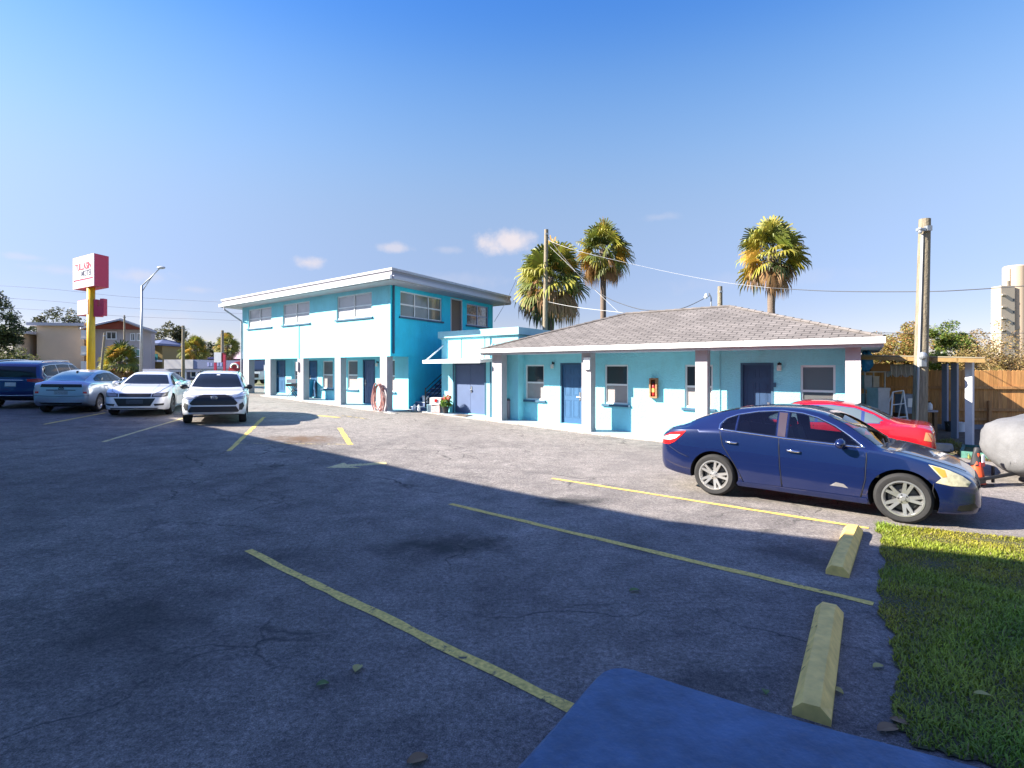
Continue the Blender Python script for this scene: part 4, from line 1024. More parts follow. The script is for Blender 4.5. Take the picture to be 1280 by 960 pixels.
        for c in cuts:
            co_ = c.build('cutter', [s.pm, M_ARCH], s.root, local=True); bm = __import__('bmesh').new(); bm.from_mesh(co_.data); __import__('bmesh').ops.recalc_face_normals(bm, faces=bm.faces); bm.to_mesh(co_.data); bm.free()
            md = s.body.modifiers.new('cut', 'BOOLEAN'); md.operation = 'DIFFERENCE'; md.object = co_; md.solver = 'EXACT'
            bpy.context.view_layer.update(); ev = s.body.evaluated_get(bpy.context.evaluated_depsgraph_get()); me = bpy.data.meshes.new_from_object(ev)
            s.body.modifiers.clear(); old = s.body.data; s.body.data = me; bpy.data.meshes.remove(old); bpy.data.objects.remove(co_, do_unlink=True)
        me = s.body.data; me.polygons.foreach_set('use_smooth', np.ones(len(me.polygons), dtype=bool)); me.set_sharp_from_angle(angle=R(38)); me.name = 'body'
        M_SEAT = mat('dark grey car upholstery', (.055, .055, .06), .8, var=.2, vs=12)
        def rbox(mb, c, sz, M=None):
            b = MB().box(c, sz, M=M); mb.add(b.v, b.f)
        for x, y, w in ((.05, .36, .50), (.05, -.36, .50), (-.85, 0, 1.25)):
            mb = MB(); rbox(mb, (x, y, .60), (.52, w, .16)); Mx = Matrix.Rotation(R(-16), 3, 'Y'); rbox(mb, (x - .30, y, .88), (.15, w * .94, .58), Mx)
            for k in ((0,) if w < 1 else (-.38, .38)): rbox(mb, (x - .40, y + k, 1.22), (.09, .26, .15), Mx)
            o = mb.build('seat', M_SEAT, s.root, local=True); bv = o.modifiers.new('round', 'BEVEL'); bv.width = .045; bv.segments = 3
        mb = MB(); rbox(mb, (.80, 0, .84), (.34, 1.3, .22)); rbox(mb, (.62, .36, .94), (.18, .40, .06)); mb.build('dashboard', M_CLAD, s.root, local=True)
        mb = MB(); c = Vector((.46, .36, .95)); mb.tube([c + Vector((math.cos(a) * .06, math.sin(a) * .17, math.cos(a) * -.16)) for a in np.linspace(0, 2 * math.pi, 25)[:-1]], .014, 6, closed=True); mb.build('steering_wheel', M_CLAD, s.root, local=True, smooth=True)
    # cast a 2D point on the shell: side views give (x, z), front and rear (y, z), top (x, y)
    def hit(s, view, p):
        if view in 'RL':
            sg = -1 if view == 'R' else 1; o = Vector((p[0], sg * 3, p[1])); d = Vector((0, -sg, 0))
        elif view == 'F': o = Vector((5, p[0], p[1])); d = Vector((-1, 0, 0))
        elif view == 'B': o = Vector((-5, p[0], p[1])); d = Vector((1, 0, 0))
        else: o = Vector((p[0], p[1], 4)); d = Vector((0, 0, -1))
        h = s.bvh.ray_cast(o, d)
        if h[0] is None:
            h = s.bvh.find_nearest(o + d * (2.2 if view in 'RL' else 3))
        n = h[1]
        if n.dot(d) > 0: n = -n
        return h[0], n
    def patch(s, name, view, poly, m, off=.004, parent=None, res=.07, local_part=True):
        poly = [Vector(p) for p in poly]; pts = []
        for i in range(len(poly)):
            a, b = poly[i], poly[(i + 1) % len(poly)]; n = max(1, int((b - a).length / res))
            pts += [a.lerp(b, k / n) for k in range(n)]
        nb = len(pts); edges = [(i, (i + 1) % nb) for i in range(nb)]
        x0, x1 = min(p.x for p in pts), max(p.x for p in pts); y0, y1 = min(p.y for p in pts), max(p.y for p in pts)
        xx = np.arange(x0 + res / 2, x1, res); yy = np.arange(y0 + res / 2, y1, res)
        if len(xx) and len(yy):
            gx, gy = np.meshgrid(xx, yy); gx, gy = gx.ravel(), gy.ravel(); k = inside([(p.x, p.y) for p in pts], gx, gy)
            pts += [Vector((a, b)) for a, b in zip(gx[k], gy[k])]
        V, E_, Fc, *_ = delaunay_2d_cdt(pts, edges, [], 1, 1e-5)
        outer = []; inn = []
        for p in V:
            h, n = s.hit(view, (p.x, p.y)); outer.append(h + n * off); inn.append(h - n * .006)
        mb = MB(); vs = outer[:]
        fs = []
        for f in Fc:
            a, b, c = (outer[i] for i in f[:3]); nn = (b - a).cross(c - a); h, n = s.hit(view, tuple((V[f[0]] + V[f[1]] + V[f[2]]) / 3))
            fs.append(tuple(f) if nn.dot(n) > 0 else tuple(reversed(f)))
        # skirt down to the shell
        cnt = {}
        for f in fs:
            for i in range(len(f)): e = (f[i], f[(i + 1) % len(f)]); cnt[e] = 1
        k = len(vs); vs += inn
        for (a, b) in list(cnt):
            if (b, a) not in cnt: fs.append((b, a, a + k, b + k))
        mb.add(vs, fs)
        return mb.build(name, m, parent or s.root, angle=35, local=True)
    def trim(s, name, view, pts, r, m, parent=None, closed=False, off=0.0, res=.06):
        P = []
        pp = [Vector(p) for p in pts]; n = len(pp)
        for i in range(n if closed else n - 1):
            a, b = pp[i], pp[(i + 1) % n]; q = max(1, int((b - a).length / res)); P += [a.lerp(b, k / q) for k in range(q)]
        if not closed: P.append(pp[-1])
        H3 = []
        for p in P:
            h, nn = s.hit(view, (p.x, p.y)); H3.append(h + nn * off)
        mb = MB(); mb.tube(H3, r, 6, closed=closed); return mb.build(name, m, parent or s.root, smooth=True, local=True)
    def wheels(s):
        sp = s.sp; r = sp['r']; W = max(p[1] for p in sp['hw']); tw = sp.get('tw', .225); rr = sp.get('rim', .66) * r
        ty = MB(); ty.lathe([(rr, -tw / 2 + .01), (rr + .02, -tw / 2), (r - .035, -tw / 2), (r - .008, -tw / 2 + .025), (r, -tw / 2 + .05), (r, tw / 2 - .05), (r - .008, tw / 2 - .025), (r - .035, tw / 2), (rr + .02, tw / 2), (rr, tw / 2 - .01), (rr - .03, 0)], 48, closed=True)
        ri = MB(); o = tw / 2
        ri.lathe([(rr - .03, -o + .02), (rr + .006, o - .012), (rr + .006, o + .002), (rr - .014, o + .002), (rr - .04, o - .045)], 48, closed=True)
        ns = sp.get('spokes', 5); tw2 = sp.get('twin', True)
        for k in range(ns):
            for dlt in ((-.16, .16) if tw2 else (0,)):
                a0 = 2 * math.pi * k / ns + (dlt * .75 if tw2 else 0); a1 = 2 * math.pi * k / ns + dlt * 1.25
                p0 = Vector((math.cos(a0) * .05, math.sin(a0) * .05, 0)); p1 = Vector((math.cos(a1) * (rr - .01), math.sin(a1) * (rr - .01), 0))
                d = (p1 - p0).normalized(); n = Vector((-d.y, d.x, 0)); w0, w1 = (.030, .022) if tw2 else (.05, .038)
                z0, z1 = o - .022, o - .006
                ri.hexa([p0 - n * w0 + Vector((0, 0, z0 - .03)), p1 - n * w1 + Vector((0, 0, z1 - .035)), p1 + n * w1 + Vector((0, 0, z1 - .035)), p0 + n * w0 + Vector((0, 0, z0 - .03)),
                         p0 - n * w0 * .8 + Vector((0, 0, z0)), p1 - n * w1 * .8 + Vector((0, 0, z1)), p1 + n * w1 * .8 + Vector((0, 0, z1)), p0 + n * w0 * .8 + Vector((0, 0, z0))])
        ri.lathe([(.075, o - .05), (.072, o - .018), (.034, o - .014), (.03, o - .006)], 20)
        for k in range(5):
            a = 2 * math.pi * (k + .5) / 5; ri.lathe([(.011, o - .02), (.011, o - .012)], 8, Matrix.Translation((math.cos(a) * .052, math.sin(a) * .052, 0)), 1)
        di = MB(); di.lathe([(rr - .035, -.02), (rr - .035, 0), (.04, .01)], 32); di.lathe([(rr * .72, .012), (rr * .72, .03), (.05, .032)], 32, m=1)
        first = None
        for xc in (sp['wb'] / 2, -sp['wb'] / 2):
            for sg in (1, -1):
                y = sg * (W - tw / 2 - sp.get('inset', .012)); rot = (R(-90), 0, 0) if sg > 0 else (R(90), 0, 0)
                if xc > 0 and sp.get('steer'): rot = (rot[0], 0, R(sp['steer']))
                wpv = pivot('wheel', s.root, (xc, y, r), rot)
                if first is None:
                    t = ty.build('tyre', M_TYRE, wpv, local=True, angle=40); q = ri.build('rim', [sp.get('rimm', M_RIM), M_RIMIN], wpv, local=True, angle=30); d = di.build('brake_disc', [M_RIMIN, mat('brake disc steel', (.10, .10, .10), .5, metal=.7)], wpv, local=True, angle=30); first = (t, q, d)
                else:
                    for f in first:
                        c = f.copy(); COL.objects.link(c); c.parent = wpv
    def mirror(s, view, x, z, m=None, sz=(.10, .17, .115)):
        h, n = s.hit(view, (x, z)); sg = -1 if view == 'R' else 1
        mb = MB(); c = h + Vector((.03, sg * .13, .04)); mb.ball(c, (sz[0] * .62, sz[1] * .6, sz[2] * .62), 14, 10); 
        o = mb.build('mirror', m or s.pm, s.root, smooth=True, local=True)
        mb = MB(); mb.hexa([Vector(q) for q in ((c.x - .04, c.y - sg * .10, c.z - .05), (c.x + .05, c.y - sg * .10, c.z - .05), (h.x + .06, h.y - sg * .02, h.z - .02), (h.x - .04, h.y - sg * .02, h.z - .02), (c.x - .04, c.y - sg * .1, c.z - .01), (c.x + .05, c.y - sg * .1, c.z - .01), (h.x + .06, h.y - sg * .02, h.z + .04), (h.x - .04, h.y - sg * .02, h.z + .04))]); mb.build('mirror_arm', M_CLAD, o, local=True)
        return o
    def handle(s, view, x, z, m=None, par=None, L=.2):
        sg = -1 if view == 'R' else 1; P = []
        for t in (0, .15, .5, .85, 1):
            h, n = s.hit(view, (x - L / 2 + L * t, z + .012 * (1 - t))); P.append(h + Vector((0, sg * (.008 if t in (0, 1) else .04), 0)))
        mb = MB(); mb.tube(P, [.012, .016, .017, .016, .012], 8); return mb.build('handle', m or M_CHROME, par or s.root, smooth=True, local=True)
    def both(s, fn):
        for v in 'RL': fn(v)

def mid_of(*polys): pass

# ---- dark blue sedan, side on
SEDAN = dict(wb=2.595, r=.345, ra=.405, tw=.235, rim=.70, spokes=5, steer=3,
    top=[(-2.33, .62), (-2.30, .86), (-2.23, 1.03), (-2.10, 1.10), (-1.95, 1.145), (-1.66, 1.28), (-1.31, 1.405), (-.88, 1.49), (-.43, 1.53), (-.1, 1.525), (.23, 1.475), (.54, 1.355), (.87, 1.14), (1.06, 1.005), (1.25, .975), (1.55, .905), (1.80, .83), (1.96, .755), (2.06, .68), (2.11, .58), (2.13, .44)],
    belt=[(-2.33, .56), (-2.27, .93), (-2.0, 1.055), (-1.2, 1.10), (-.2, 1.05), (.8, .985), (1.2, .945), (1.55, .87), (1.80, .79), (1.96, .71), (2.06, .62), (2.11, .50), (2.13, .38)],
    bot=[(-2.33, .42), (-2.2, .34), (-1.75, .27), (-1, .21), (1, .185), (1.65, .19), (2.0, .20), (2.13, .24)],
    hw=[(-2.33, .60), (-2.28, .72), (-2.15, .81), (-1.8, .872), (-1.2, .885), (0, .88), (1.3, .885), (1.65, .868), (1.85, .82), (1.98, .755), (2.07, .68), (2.11, .61), (2.13, .54)],
    roofw=[(-2.33, .50), (-2.1, .70), (-1.9, .68), (-1.5, .615), (-.9, .59), (0, .60), (.45, .625), (1.06, .76), (1.5, .72), (1.85, .63), (2.13, .40)])
M_NAVYCAR = paint('dark blue car paint', (.006, .014, .068), .3, .2)
r0, f0 = G(892, 619.3), G(1128, 654.6); d0 = (f0 - r0); d0.z = 0; d0.normalize(); n0 = Vector((-d0.y, d0.x, 0))
posm = (r0 + f0) / 2 + n0 * (.885 - .02)
car = Car('parked_car', 'dark blue sedan with silver twin spoke wheels parked beside the lawn', 'car', posm, d0, SEDAN, M_NAVYCAR)
SIDEWIN = [[(.81, 1.012), (.64, 1.145), (.45, 1.265), (.215, 1.375), (0, 1.428), (-.185, 1.445), (-.18, 1.06), (.4, 1.03)],
           [(-.345, 1.45), (-.65, 1.42), (-.94, 1.36), (-.94, 1.108), (-.33, 1.07)], [(-.965, 1.353), (-1.12, 1.288), (-1.19, 1.20), (-1.19, 1.13), (-.965, 1.112)]]
def shrink_poly(p, k=.965):
    cx = sum(q[0] for q in p) / len(p); cy = sum(q[1] for q in p) / len(p); return [(cx + (q[0] - cx) * k, cy + (q[1] - cy) * k) for q in p]
WSC = [(.34, -.53), (.36, 0), (.34, .53), (.98, .68), (1.03, .35), (1.04, 0), (1.03, -.35), (.98, -.68)]
RSC = [(-1.0, -.50), (-1.02, 0), (-1.0, .50), (-1.80, .56), (-1.88, 0), (-1.80, -.56)]
def see_glass():
    m = bpy.data.materials.new('tinted see through glass'); m.use_nodes = True; nt = m.node_tree; L = nt.links; nt.nodes.remove(nt.nodes['Principled BSDF'])
    t = _n(nt, 'ShaderNodeBsdfTransparent'); t.inputs[0].default_value = (.55, .62, .64, 1); g = _n(nt, 'ShaderNodeBsdfGlossy'); g.inputs['Roughness'].default_value = .01; g.inputs['Color'].default_value = (1, 1, 1, 1)
    f = _n(nt, 'ShaderNodeFresnel'); f.inputs[0].default_value = 1.5; mx = _n(nt, 'ShaderNodeMixShader'); L.new(f.outputs[0], mx.inputs[0]); L.new(t.outputs[0], mx.inputs[1]); L.new(g.outputs[0], mx.inputs[2]); L.new(mx.outputs[0], nt.nodes['Material Output'].inputs[0]); return m
M_SEEGLASS = see_glass()
car.cabin(-1.72, 1.0, [shrink_poly(q) for q in SIDEWIN], [(shrink_poly(WSC), .93), (shrink_poly(RSC, .94), 1.02)])
def sedan_sides(c, v):
    near = v == 'R'
    d1 = c.patch('door', v, [(-.27, 1.03), (.3, .995), (.84, .945), (.865, .86), (.85, .55), (.80, .30), (-.22, .30), (-.25, .6)], c.pm, .005, res=.09)
    d2 = c.patch('door', v, [(-1.18, 1.085), (-.9, 1.085), (-.295, 1.035), (-.275, .6), (-.245, .30), (-.80, .30), (-.86, .42), (-.97, .62), (-1.13, .86)], c.pm, .005, res=.09)
    c.handle(v, -.07, .865, par=d1); c.handle(v, -1.0, .92, par=d2)
    c.trim('sill_seam', v, [(-.80, .29), (0, .285), (.82, .285)], .006, M_SEAM)
    c.trim('panel_gap', v, [(-.285, 1.035), (-.262, .6), (-.233, .29)], .0065, M_SEAM, res=.1)
    c.trim('panel_gap', v, [(.875, .94), (.88, .86), (.865, .55), (.81, .29)], .0065, M_SEAM, res=.1)
    c.trim('panel_gap', v, [(-1.20, 1.09), (-1.145, .86), (-.985, .62), (-.87, .42), (-.81, .29)], .0065, M_SEAM, res=.1)
    gl_ = c.trim('window_surround', v, [(.85, 1.0), (.66, 1.145), (.46, 1.275), (.22, 1.385), (0, 1.44), (-.3, 1.463), (-.65, 1.432), (-.97, 1.365), (-1.14, 1.295), (-1.22, 1.20), (-1.215, 1.12), (-.9, 1.098), (-.2, 1.05), (.4, 1.02)], .013, M_CHROME, closed=True, off=.003)
    for q in SIDEWIN: c.patch('window', v, q, M_SEEGLASS, .005)
    c.patch('window_pillar', v, [(-.205, 1.43), (-.325, 1.435), (-.31, 1.075), (-.20, 1.068)], mat('window post bronze reflection', (.05, .035, .035), .2, coat=1), .0065)  # dark post, its warm tint paints in a bronze reflection
    c.mirror(v, .54, 1.01, sz=(.12, .20, .12))
    h = c.patch('headlight', v, [(1.58, .845), (1.70, .82), (1.80, .785), (1.93, .72), (2.02, .64), (1.99, .585), (1.82, .585), (1.66, .615), (1.72, .68)], M_LAMPY, .006, res=.04)
    c.patch('indicator', v, [(1.615, .83), (1.70, .808), (1.755, .783), (1.775, .70), (1.73, .688)], M_AMBER, .009, parent=h, res=.04)
    t = c.patch('taillight', v, [(-2.26, .79), (-2.22, .93), (-2.08, 1.0), (-1.78, 1.055), (-1.86, .965), (-1.99, .845), (-2.1, .79)], M_RED, .006, res=.04)
    c.patch('reverse_lens', v, [(-2.25, .865), (-2.23, .91), (-2.08, .965), (-1.88, .985), (-1.97, .91), (-2.08, .87)], M_REDW, .009, parent=t, res=.04)
    c.trim('bumper_seam', v, [(-1.72, .60), (-1.9, .66), (-2.1, .76)], .005, M_SEAM); c.trim('bumper_seam', v, [(1.64, .6), (1.63, .5), (1.66, .40)], .005, M_SEAM)
    c.patch('fog_recess', v, [(1.90, .33), (2.06, .37), (2.09, .31), (2.04, .265), (1.88, .27)], M_GRILLE, .004, res=.04)
    c.patch('side_sill', v, [(-.92, .27), (-.9, .30), (.88, .29), (.9, .245), (.88, .215), (-.9, .225)], c.pm, .014, res=.1)
    if near: c.patch('scuff', v, [(.42, .41), (.5, .47), (.6, .455), (.66, .40), (.56, .41)], mat('faded paint scuff', (.16, .15, .15), .5), .006)
for v in 'RL': sedan_sides(car, v)
car.patch('windscreen', 'T', WSC, M_SEEGLASS, .005)
car.patch('rear_window', 'T', RSC, M_SEEGLASS, .005)
for y in (-.45, .1): car.trim('wiper', 'T', [(1.07, y - .1), (1.02, y + .2), (.98, y + .42)], .009, M_BLACK, off=.018)
car.patch('cowl', 'T', [(1.03, -.66), (1.055, 0), (1.03, .66), (1.10, .68), (1.125, 0), (1.10, -.68)], M_CLAD, .006)
car.trim('bonnet_gap', 'T', [(1.13, .70), (1.5, .66), (1.80, .58), (1.97, .44)], .006, M_SEAM); car.trim('bonnet_gap', 'T', [(1.13, -.70), (1.5, -.66), (1.80, -.58), (1.97, -.44)], .006, M_SEAM)
car.patch('grille', 'F', [(-.34, .66), (.34, .66), (.36, .52), (-.36, .52)], M_GRILLE, .006); car.patch('lower_grille', 'F', [(-.5, .40), (.5, .40), (.42, .29), (-.42, .29)], M_GRILLE, .006)
car.patch('number_plate', 'B', [(-.26, .86), (.26, .86), (.26, .72), (-.26, .72)], M_PLATE, .008)
car.trim('boot_gap', 'B', [(-.62, 1.0), (-.60, .62), (.60, .62), (.62, 1.0)], .006, M_SEAM)

# ---- generic rounded sedan/hatch/suv builder for the others
def fit_out(c, v, door_x, belt_off, dlo, pillars, zsill, handle_z, hs=True, glass=None, gm=None, chrome=True):
    """door_x: shut lines front to back; dlo: window outline; pillars: x where the glass is divided"""
    fb = c.fn['belt']
    for i in range(len(door_x) - 1):
        xa, xb = door_x[i], door_x[i + 1]
        top = [(xa - (xa - xb) * k / 4, fb(xa - (xa - xb) * k / 4) - belt_off) for k in range(5)]
        bot = [(xb + .02 + (.16 if i == len(door_x) - 2 else 0), zsill), (xa - .03, zsill)]
        d = c.patch('door', v, [(x - (.012 if k == 0 else (-.012 if k == 4 else 0)), z) for k, (x, z) in enumerate(top)] + ([(xb + .015, zsill + .32)] if i == len(door_x) - 2 else []) + bot, c.pm, .005, res=.12)
        c.handle(v, xb + .17, handle_z + .02 * i, m=c.pm if not chrome else M_CHROME, par=d)
    for x in door_x[:-1]:
        c.trim('panel_gap', v, [(x, fb(x) - belt_off), (x - .005, .6), (x - .03 if x == door_x[0] else x + .01, zsill)], .007, M_SEAM, res=.15)
    if chrome: c.patch('window_surround', v, dlo, M_CHROME if chrome is True else chrome, .003)
    cx = sum(p[0] for p in dlo) / len(dlo); cz = sum(p[1] for p in dlo) / len(dlo)
    def shrink(p): return (cx + (p[0] - cx) * .975, cz + (p[1] - cz) * .92)
    ins = [shrink(p) for p in dlo]
    xs = [max(p[0] for p in ins) + .01] + pillars + [min(p[0] for p in ins) - .01]
    for i in range(len(xs) - 1):
        xa, xb = xs[i] - (.03 if i else 0), xs[i + 1] + (.03 if i < len(xs) - 2 else 0)
        P = ins; out = []
        for lim, keep in ((xa, lambda p: p[0] <= xa), (xb, lambda p: p[0] >= xb)):
            out = []
            for k in range(len(P)):
                p, q = P[k], P[(k + 1) % len(P)]
                if keep(p): out.append(p)
                if keep(p) != keep(q):
                    t = (lim - p[0]) / (q[0] - p[0]); out.append((lim, p[1] + (q[1] - p[1]) * t))
            P = out
        if len(P) > 2: c.patch('window', v, P, gm or M_CARGLASS, .007)

def place(front_px, fwd, x_end):           # the middle of the near bumper, on the ground
    p = G(*front_px); f = Vector((fwd[0], fwd[1], 0)).normalized(); return p - f * x_end
M_WHITECAR = paint('white car paint', (.74, .75, .77), 0, .25)
M_SILVER = paint('pale silver blue paint', (.38, .45, .54), .6, .28)
M_REDCAR = paint('red car paint', (.42, .005, .012), 0, .25)
M_BLUESUV = paint('bright blue car paint', (.004, .024, .125), .3, .25)

toward = Vector((.36, -.935, 0))
# ---- white muscle sedan facing the camera
CH = dict(wb=3.05, r=.36, ra=.415, rim=.72, spokes=5, rimm=M_RIMDARK, crease=.02,
    top=[(-2.50, .70), (-2.46, .98), (-2.35, 1.08), (-2.1, 1.12), (-1.85, 1.15), (-1.4, 1.30), (-.9, 1.43), (-.3, 1.475), (.1, 1.46), (.45, 1.37), (.8, 1.20), (1.1, 1.06), (1.4, 1.03), (1.9, .98), (2.25, .90), (2.42, .80), (2.50, .66), (2.53, .50)],
    belt=[(-2.50, .65), (-2.42, .98), (-2.0, 1.05), (-1.0, 1.05), (0, 1.0), (1.1, .98), (1.6, .97), (2.1, .90), (2.38, .80), (2.50, .62), (2.53, .46)],
    bot=[(-2.50, .42), (-2.3, .30), (-1.6, .22), (0, .2), (1.6, .2), (2.2, .22), (2.53, .27)],
    hw=[(-2.50, .70), (-2.42, .84), (-2.0, .94), (-1.4, .955), (0, .95), (1.4, .955), (1.9, .945), (2.25, .90), (2.42, .82), (2.50, .74), (2.53, .66)],
    roofw=[(-2.50, .6), (-2.2, .75), (-1.8, .70), (-1.2, .62), (-.4, .60), (.2, .62), (1.1, .80), (1.6, .82), (2.2, .76), (2.53, .50)])
c = Car('parked_car', 'white four door sedan with wide black grille between silver hatchback and white crossover', 'car', place((168, 521.5), toward, 2.5), toward, CH, M_WHITECAR)
for v in 'RL':
    fit_out(c, v, [1.0, -.15, -1.22], .02, [(.95, 1.03), (.5, 1.30), (.1, 1.40), (-.4, 1.42), (-.9, 1.38), (-1.35, 1.24), (-1.5, 1.10), (-.9, 1.08), (0, 1.035)], [-.2, -1.05], .28, .93, chrome=M_CLAD)
    c.mirror(v, .82, 1.04)
    c.patch('headlight', v, [(2.02, .86), (2.25, .84), (2.44, .78), (2.47, .68), (2.2, .70)], M_GRILLE, .004, res=.05)
for sg in (1, -1):
    h = c.patch('headlight', 'F', [(sg * .50, .80), (sg * .86, .83), (sg * .90, .74), (sg * .82, .685), (sg * .48, .685)], M_GRILLE, .007, res=.05)
    c.patch('lamp_lens', 'F', [(sg * .54, .785), (sg * .85, .81), (sg * .865, .75), (sg * .80, .705), (sg * .52, .705)], mat('smoked lamp lens', (.20, .20, .21), .1, coat=1), .010, parent=h, res=.05)
    c.patch('fog_recess', 'F', [(sg * .56, .455), (sg * .84, .47), (sg * .82, .375), (sg * .60, .36)], M_GRILLE, .006, res=.05); c.trim('fog_strip', 'F', [(sg * .60, .375), (sg * .82, .388)], .012, M_WHITE, off=.008)
c.patch('grille', 'F', [(-.47, .80), (.47, .80), (.46, .685), (-.46, .685)], M_GRILLE, .009); c.patch('lower_grille', 'F', [(-.60, .64), (.60, .64), (.46, .38), (-.46, .38)], M_GRILLE, .007)
c.patch('number_plate', 'F', [(-.24, .60), (.24, .60), (.24, .46), (-.24, .46)], mat('dark front plate', (.05, .06, .08), .4, var=.4, vs=40), .02)
c.patch('splitter', 'F', [(-.70, .32), (.70, .32), (.66, .285), (-.66, .285)], M_CLAD, .012)
c.patch('windscreen', 'T', [(.40, -.52), (.42, 0), (.40, .52), (1.02, .72), (1.08, .4), (1.10, 0), (1.08, -.4), (1.02, -.72)], M_CARGLASS, .006)
c.patch('rear_window', 'T', [(-1.1, -.5), (-1.1, .5), (-1.72, .56), (-1.8, 0), (-1.72, -.56)], M_CARGLASS, .006)
for sg in (1, -1): c.trim('bonnet_crease', 'T', [(1.15, sg * .45), (1.8, sg * .50), (2.3, sg * .46)], .010, M_WHITECAR)
c.trim('bonnet_gap', 'T', [(1.14, .80), (1.8, .80), (2.3, .70), (2.42, .55), (2.45, 0), (2.42, -.55), (2.3, -.70), (1.8, -.80), (1.14, -.80)], .006, M_SEAM)

# ---- white crossover facing the camera
XO = dict(wb=2.64, r=.345, ra=.41, rim=.68, spokes=5, crease=.03,
    top=[(-2.18, .72), (-2.15, 1.05), (-2.05, 1.30), (-1.8, 1.50), (-1.4, 1.595), (-.8, 1.62), (-.2, 1.61), (.2, 1.57), (.55, 1.44), (.95, 1.20), (1.15, 1.11), (1.5, 1.07), (1.9, 1.02), (2.1, .95), (2.2, .82), (2.24, .62)],
    belt=[(-2.18, .68), (-2.12, 1.02), (-1.8, 1.10), (-1, 1.06), (0, 1.03), (1.1, 1.02), (1.6, 1.01), (1.95, .95), (2.12, .86), (2.2, .76), (2.24, .58)],
    bot=[(-2.18, .42), (-2, .34), (-1.4, .26), (0, .24), (1.4, .25), (1.9, .30), (2.24, .36)],
    hw=[(-2.18, .70), (-2.1, .83), (-1.8, .90), (-1.3, .915), (0, .90), (1.3, .915), (1.75, .91), (2.0, .87), (2.13, .80), (2.2, .73), (2.24, .64)],
    roofw=[(-2.18, .6), (-2.0, .66), (-1.6, .66), (-.6, .64), (.2, .65), (1.1, .80), (1.6, .81), (2.0, .74), (2.24, .55)])
tow2 = Vector((.42, -.907, 0))
c = Car('parked_car', 'white crossover with black trapezoid grille parked nearest the motel pillars', 'car', place((267, 532), tow2, 2.22), tow2, XO, M_WHITECAR)
for v in 'RL':
    fit_out(c, v, [1.0, -.1, -1.1], .02, [(.95, 1.09), (.55, 1.38), (.2, 1.48), (-.6, 1.50), (-1.4, 1.46), (-1.85, 1.28), (-1.7, 1.16), (-.9, 1.11), (0, 1.08)], [-.1, -1.1], .36, .98, chrome=M_CLAD)
    c.mirror(v, .88, 1.10, m=M_BLACK, sz=(.11, .19, .13))
    for xc in (1.32, -1.32):
        c.patch('arch_cladding', v, [(xc + math.cos(R(a)) * .50, .345 + math.sin(R(a)) * .47) for a in range(0, 181, 15)] + [(xc + math.cos(R(a)) * .412, .345 + math.sin(R(a)) * .412) for a in range(180, -1, -15)], M_CLAD, .012, res=.05)
    c.patch('sill_cladding', v, [(.85, .36), (.85, .26), (-.85, .26), (-.85, .36)], M_CLAD, .012)
for sg in (1, -1):
    h = c.patch('headlight', 'F', [(sg * .42, .90), (sg * .62, .94), (sg * .86, .985), (sg * .90, .90), (sg * .80, .82), (sg * .55, .83)], mat('grey lamp glass', (.30, .31, .33), .08, coat=1), .008, res=.05)
    c.patch('lamp_lens', 'F', [(sg * .50, .90), (sg * .84, .955), (sg * .85, .92), (sg * .56, .865)], mat('bright lamp reflector', (.8, .8, .82), .1, coat=1), .012, parent=h, res=.05)
    c.patch('fog_recess', 'F', [(sg * .70, .66), (sg * .80, .72), (sg * .84, .60), (sg * .78, .48), (sg * .70, .48)], M_CLAD, .008, res=.05)
c.patch('grille', 'F', [(-.50, .90), (-.3, .955), (.3, .955), (.50, .90), (.66, .70), (.60, .64), (-.60, .64), (-.66, .70)], M_GRILLE, .009)
c.patch('lower_grille', 'F', [(-.62, .60), (.62, .60), (.70, .46), (.66, .42), (-.66, .42), (-.70, .46)], M_CLAD, .012)
c.patch('skid_plate', 'F', [(-.60, .425), (.60, .425), (.54, .375), (-.54, .375)], M_STEEL, .02)
em = MB(); hh, nn = c.hit('F', (0, .86))
def ring3(mb, cc, ry, rz, r): mb.tube([cc + Vector((0.0, math.cos(a) * ry, math.sin(a) * rz)) for a in np.linspace(0, 2 * math.pi, 25)[:-1]], r, 6, closed=True)
q = hh + nn * .02; ring3(em, q, .085, .057, .009); ring3(em, q, .028, .054, .007); ring3(em, q + Vector((0, 0, .022)), .058, .026, .007); em.build('badge', M_CHROME, c.root, local=True, smooth=True)
c.patch('windscreen', 'T', [(.26, -.55), (.28, 0), (.26, .55), (1.0, .74), (1.08, .4), (1.10, 0), (1.08, -.4), (1.0, -.74)], M_CARGLASS, .006)
c.patch('sticker', 'T', [(.36, -.05), (.36, .05), (.42, .05), (.42, -.05)], M_WHITE, .009, res=.03)
for sg in (1, -1): c.trim('roof_rail', 'T', [(.0, sg * .58), (-.7, sg * .58), (-1.4, sg * .585)], .022, M_CLAD, off=.03)
c.trim('bonnet_gap', 'T', [(1.14, .80), (1.7, .80), (2.0, .70), (2.1, .5), (2.13, 0), (2.1, -.5), (2.0, -.70), (1.7, -.80), (1.14, -.80)], .006, M_SEAM)

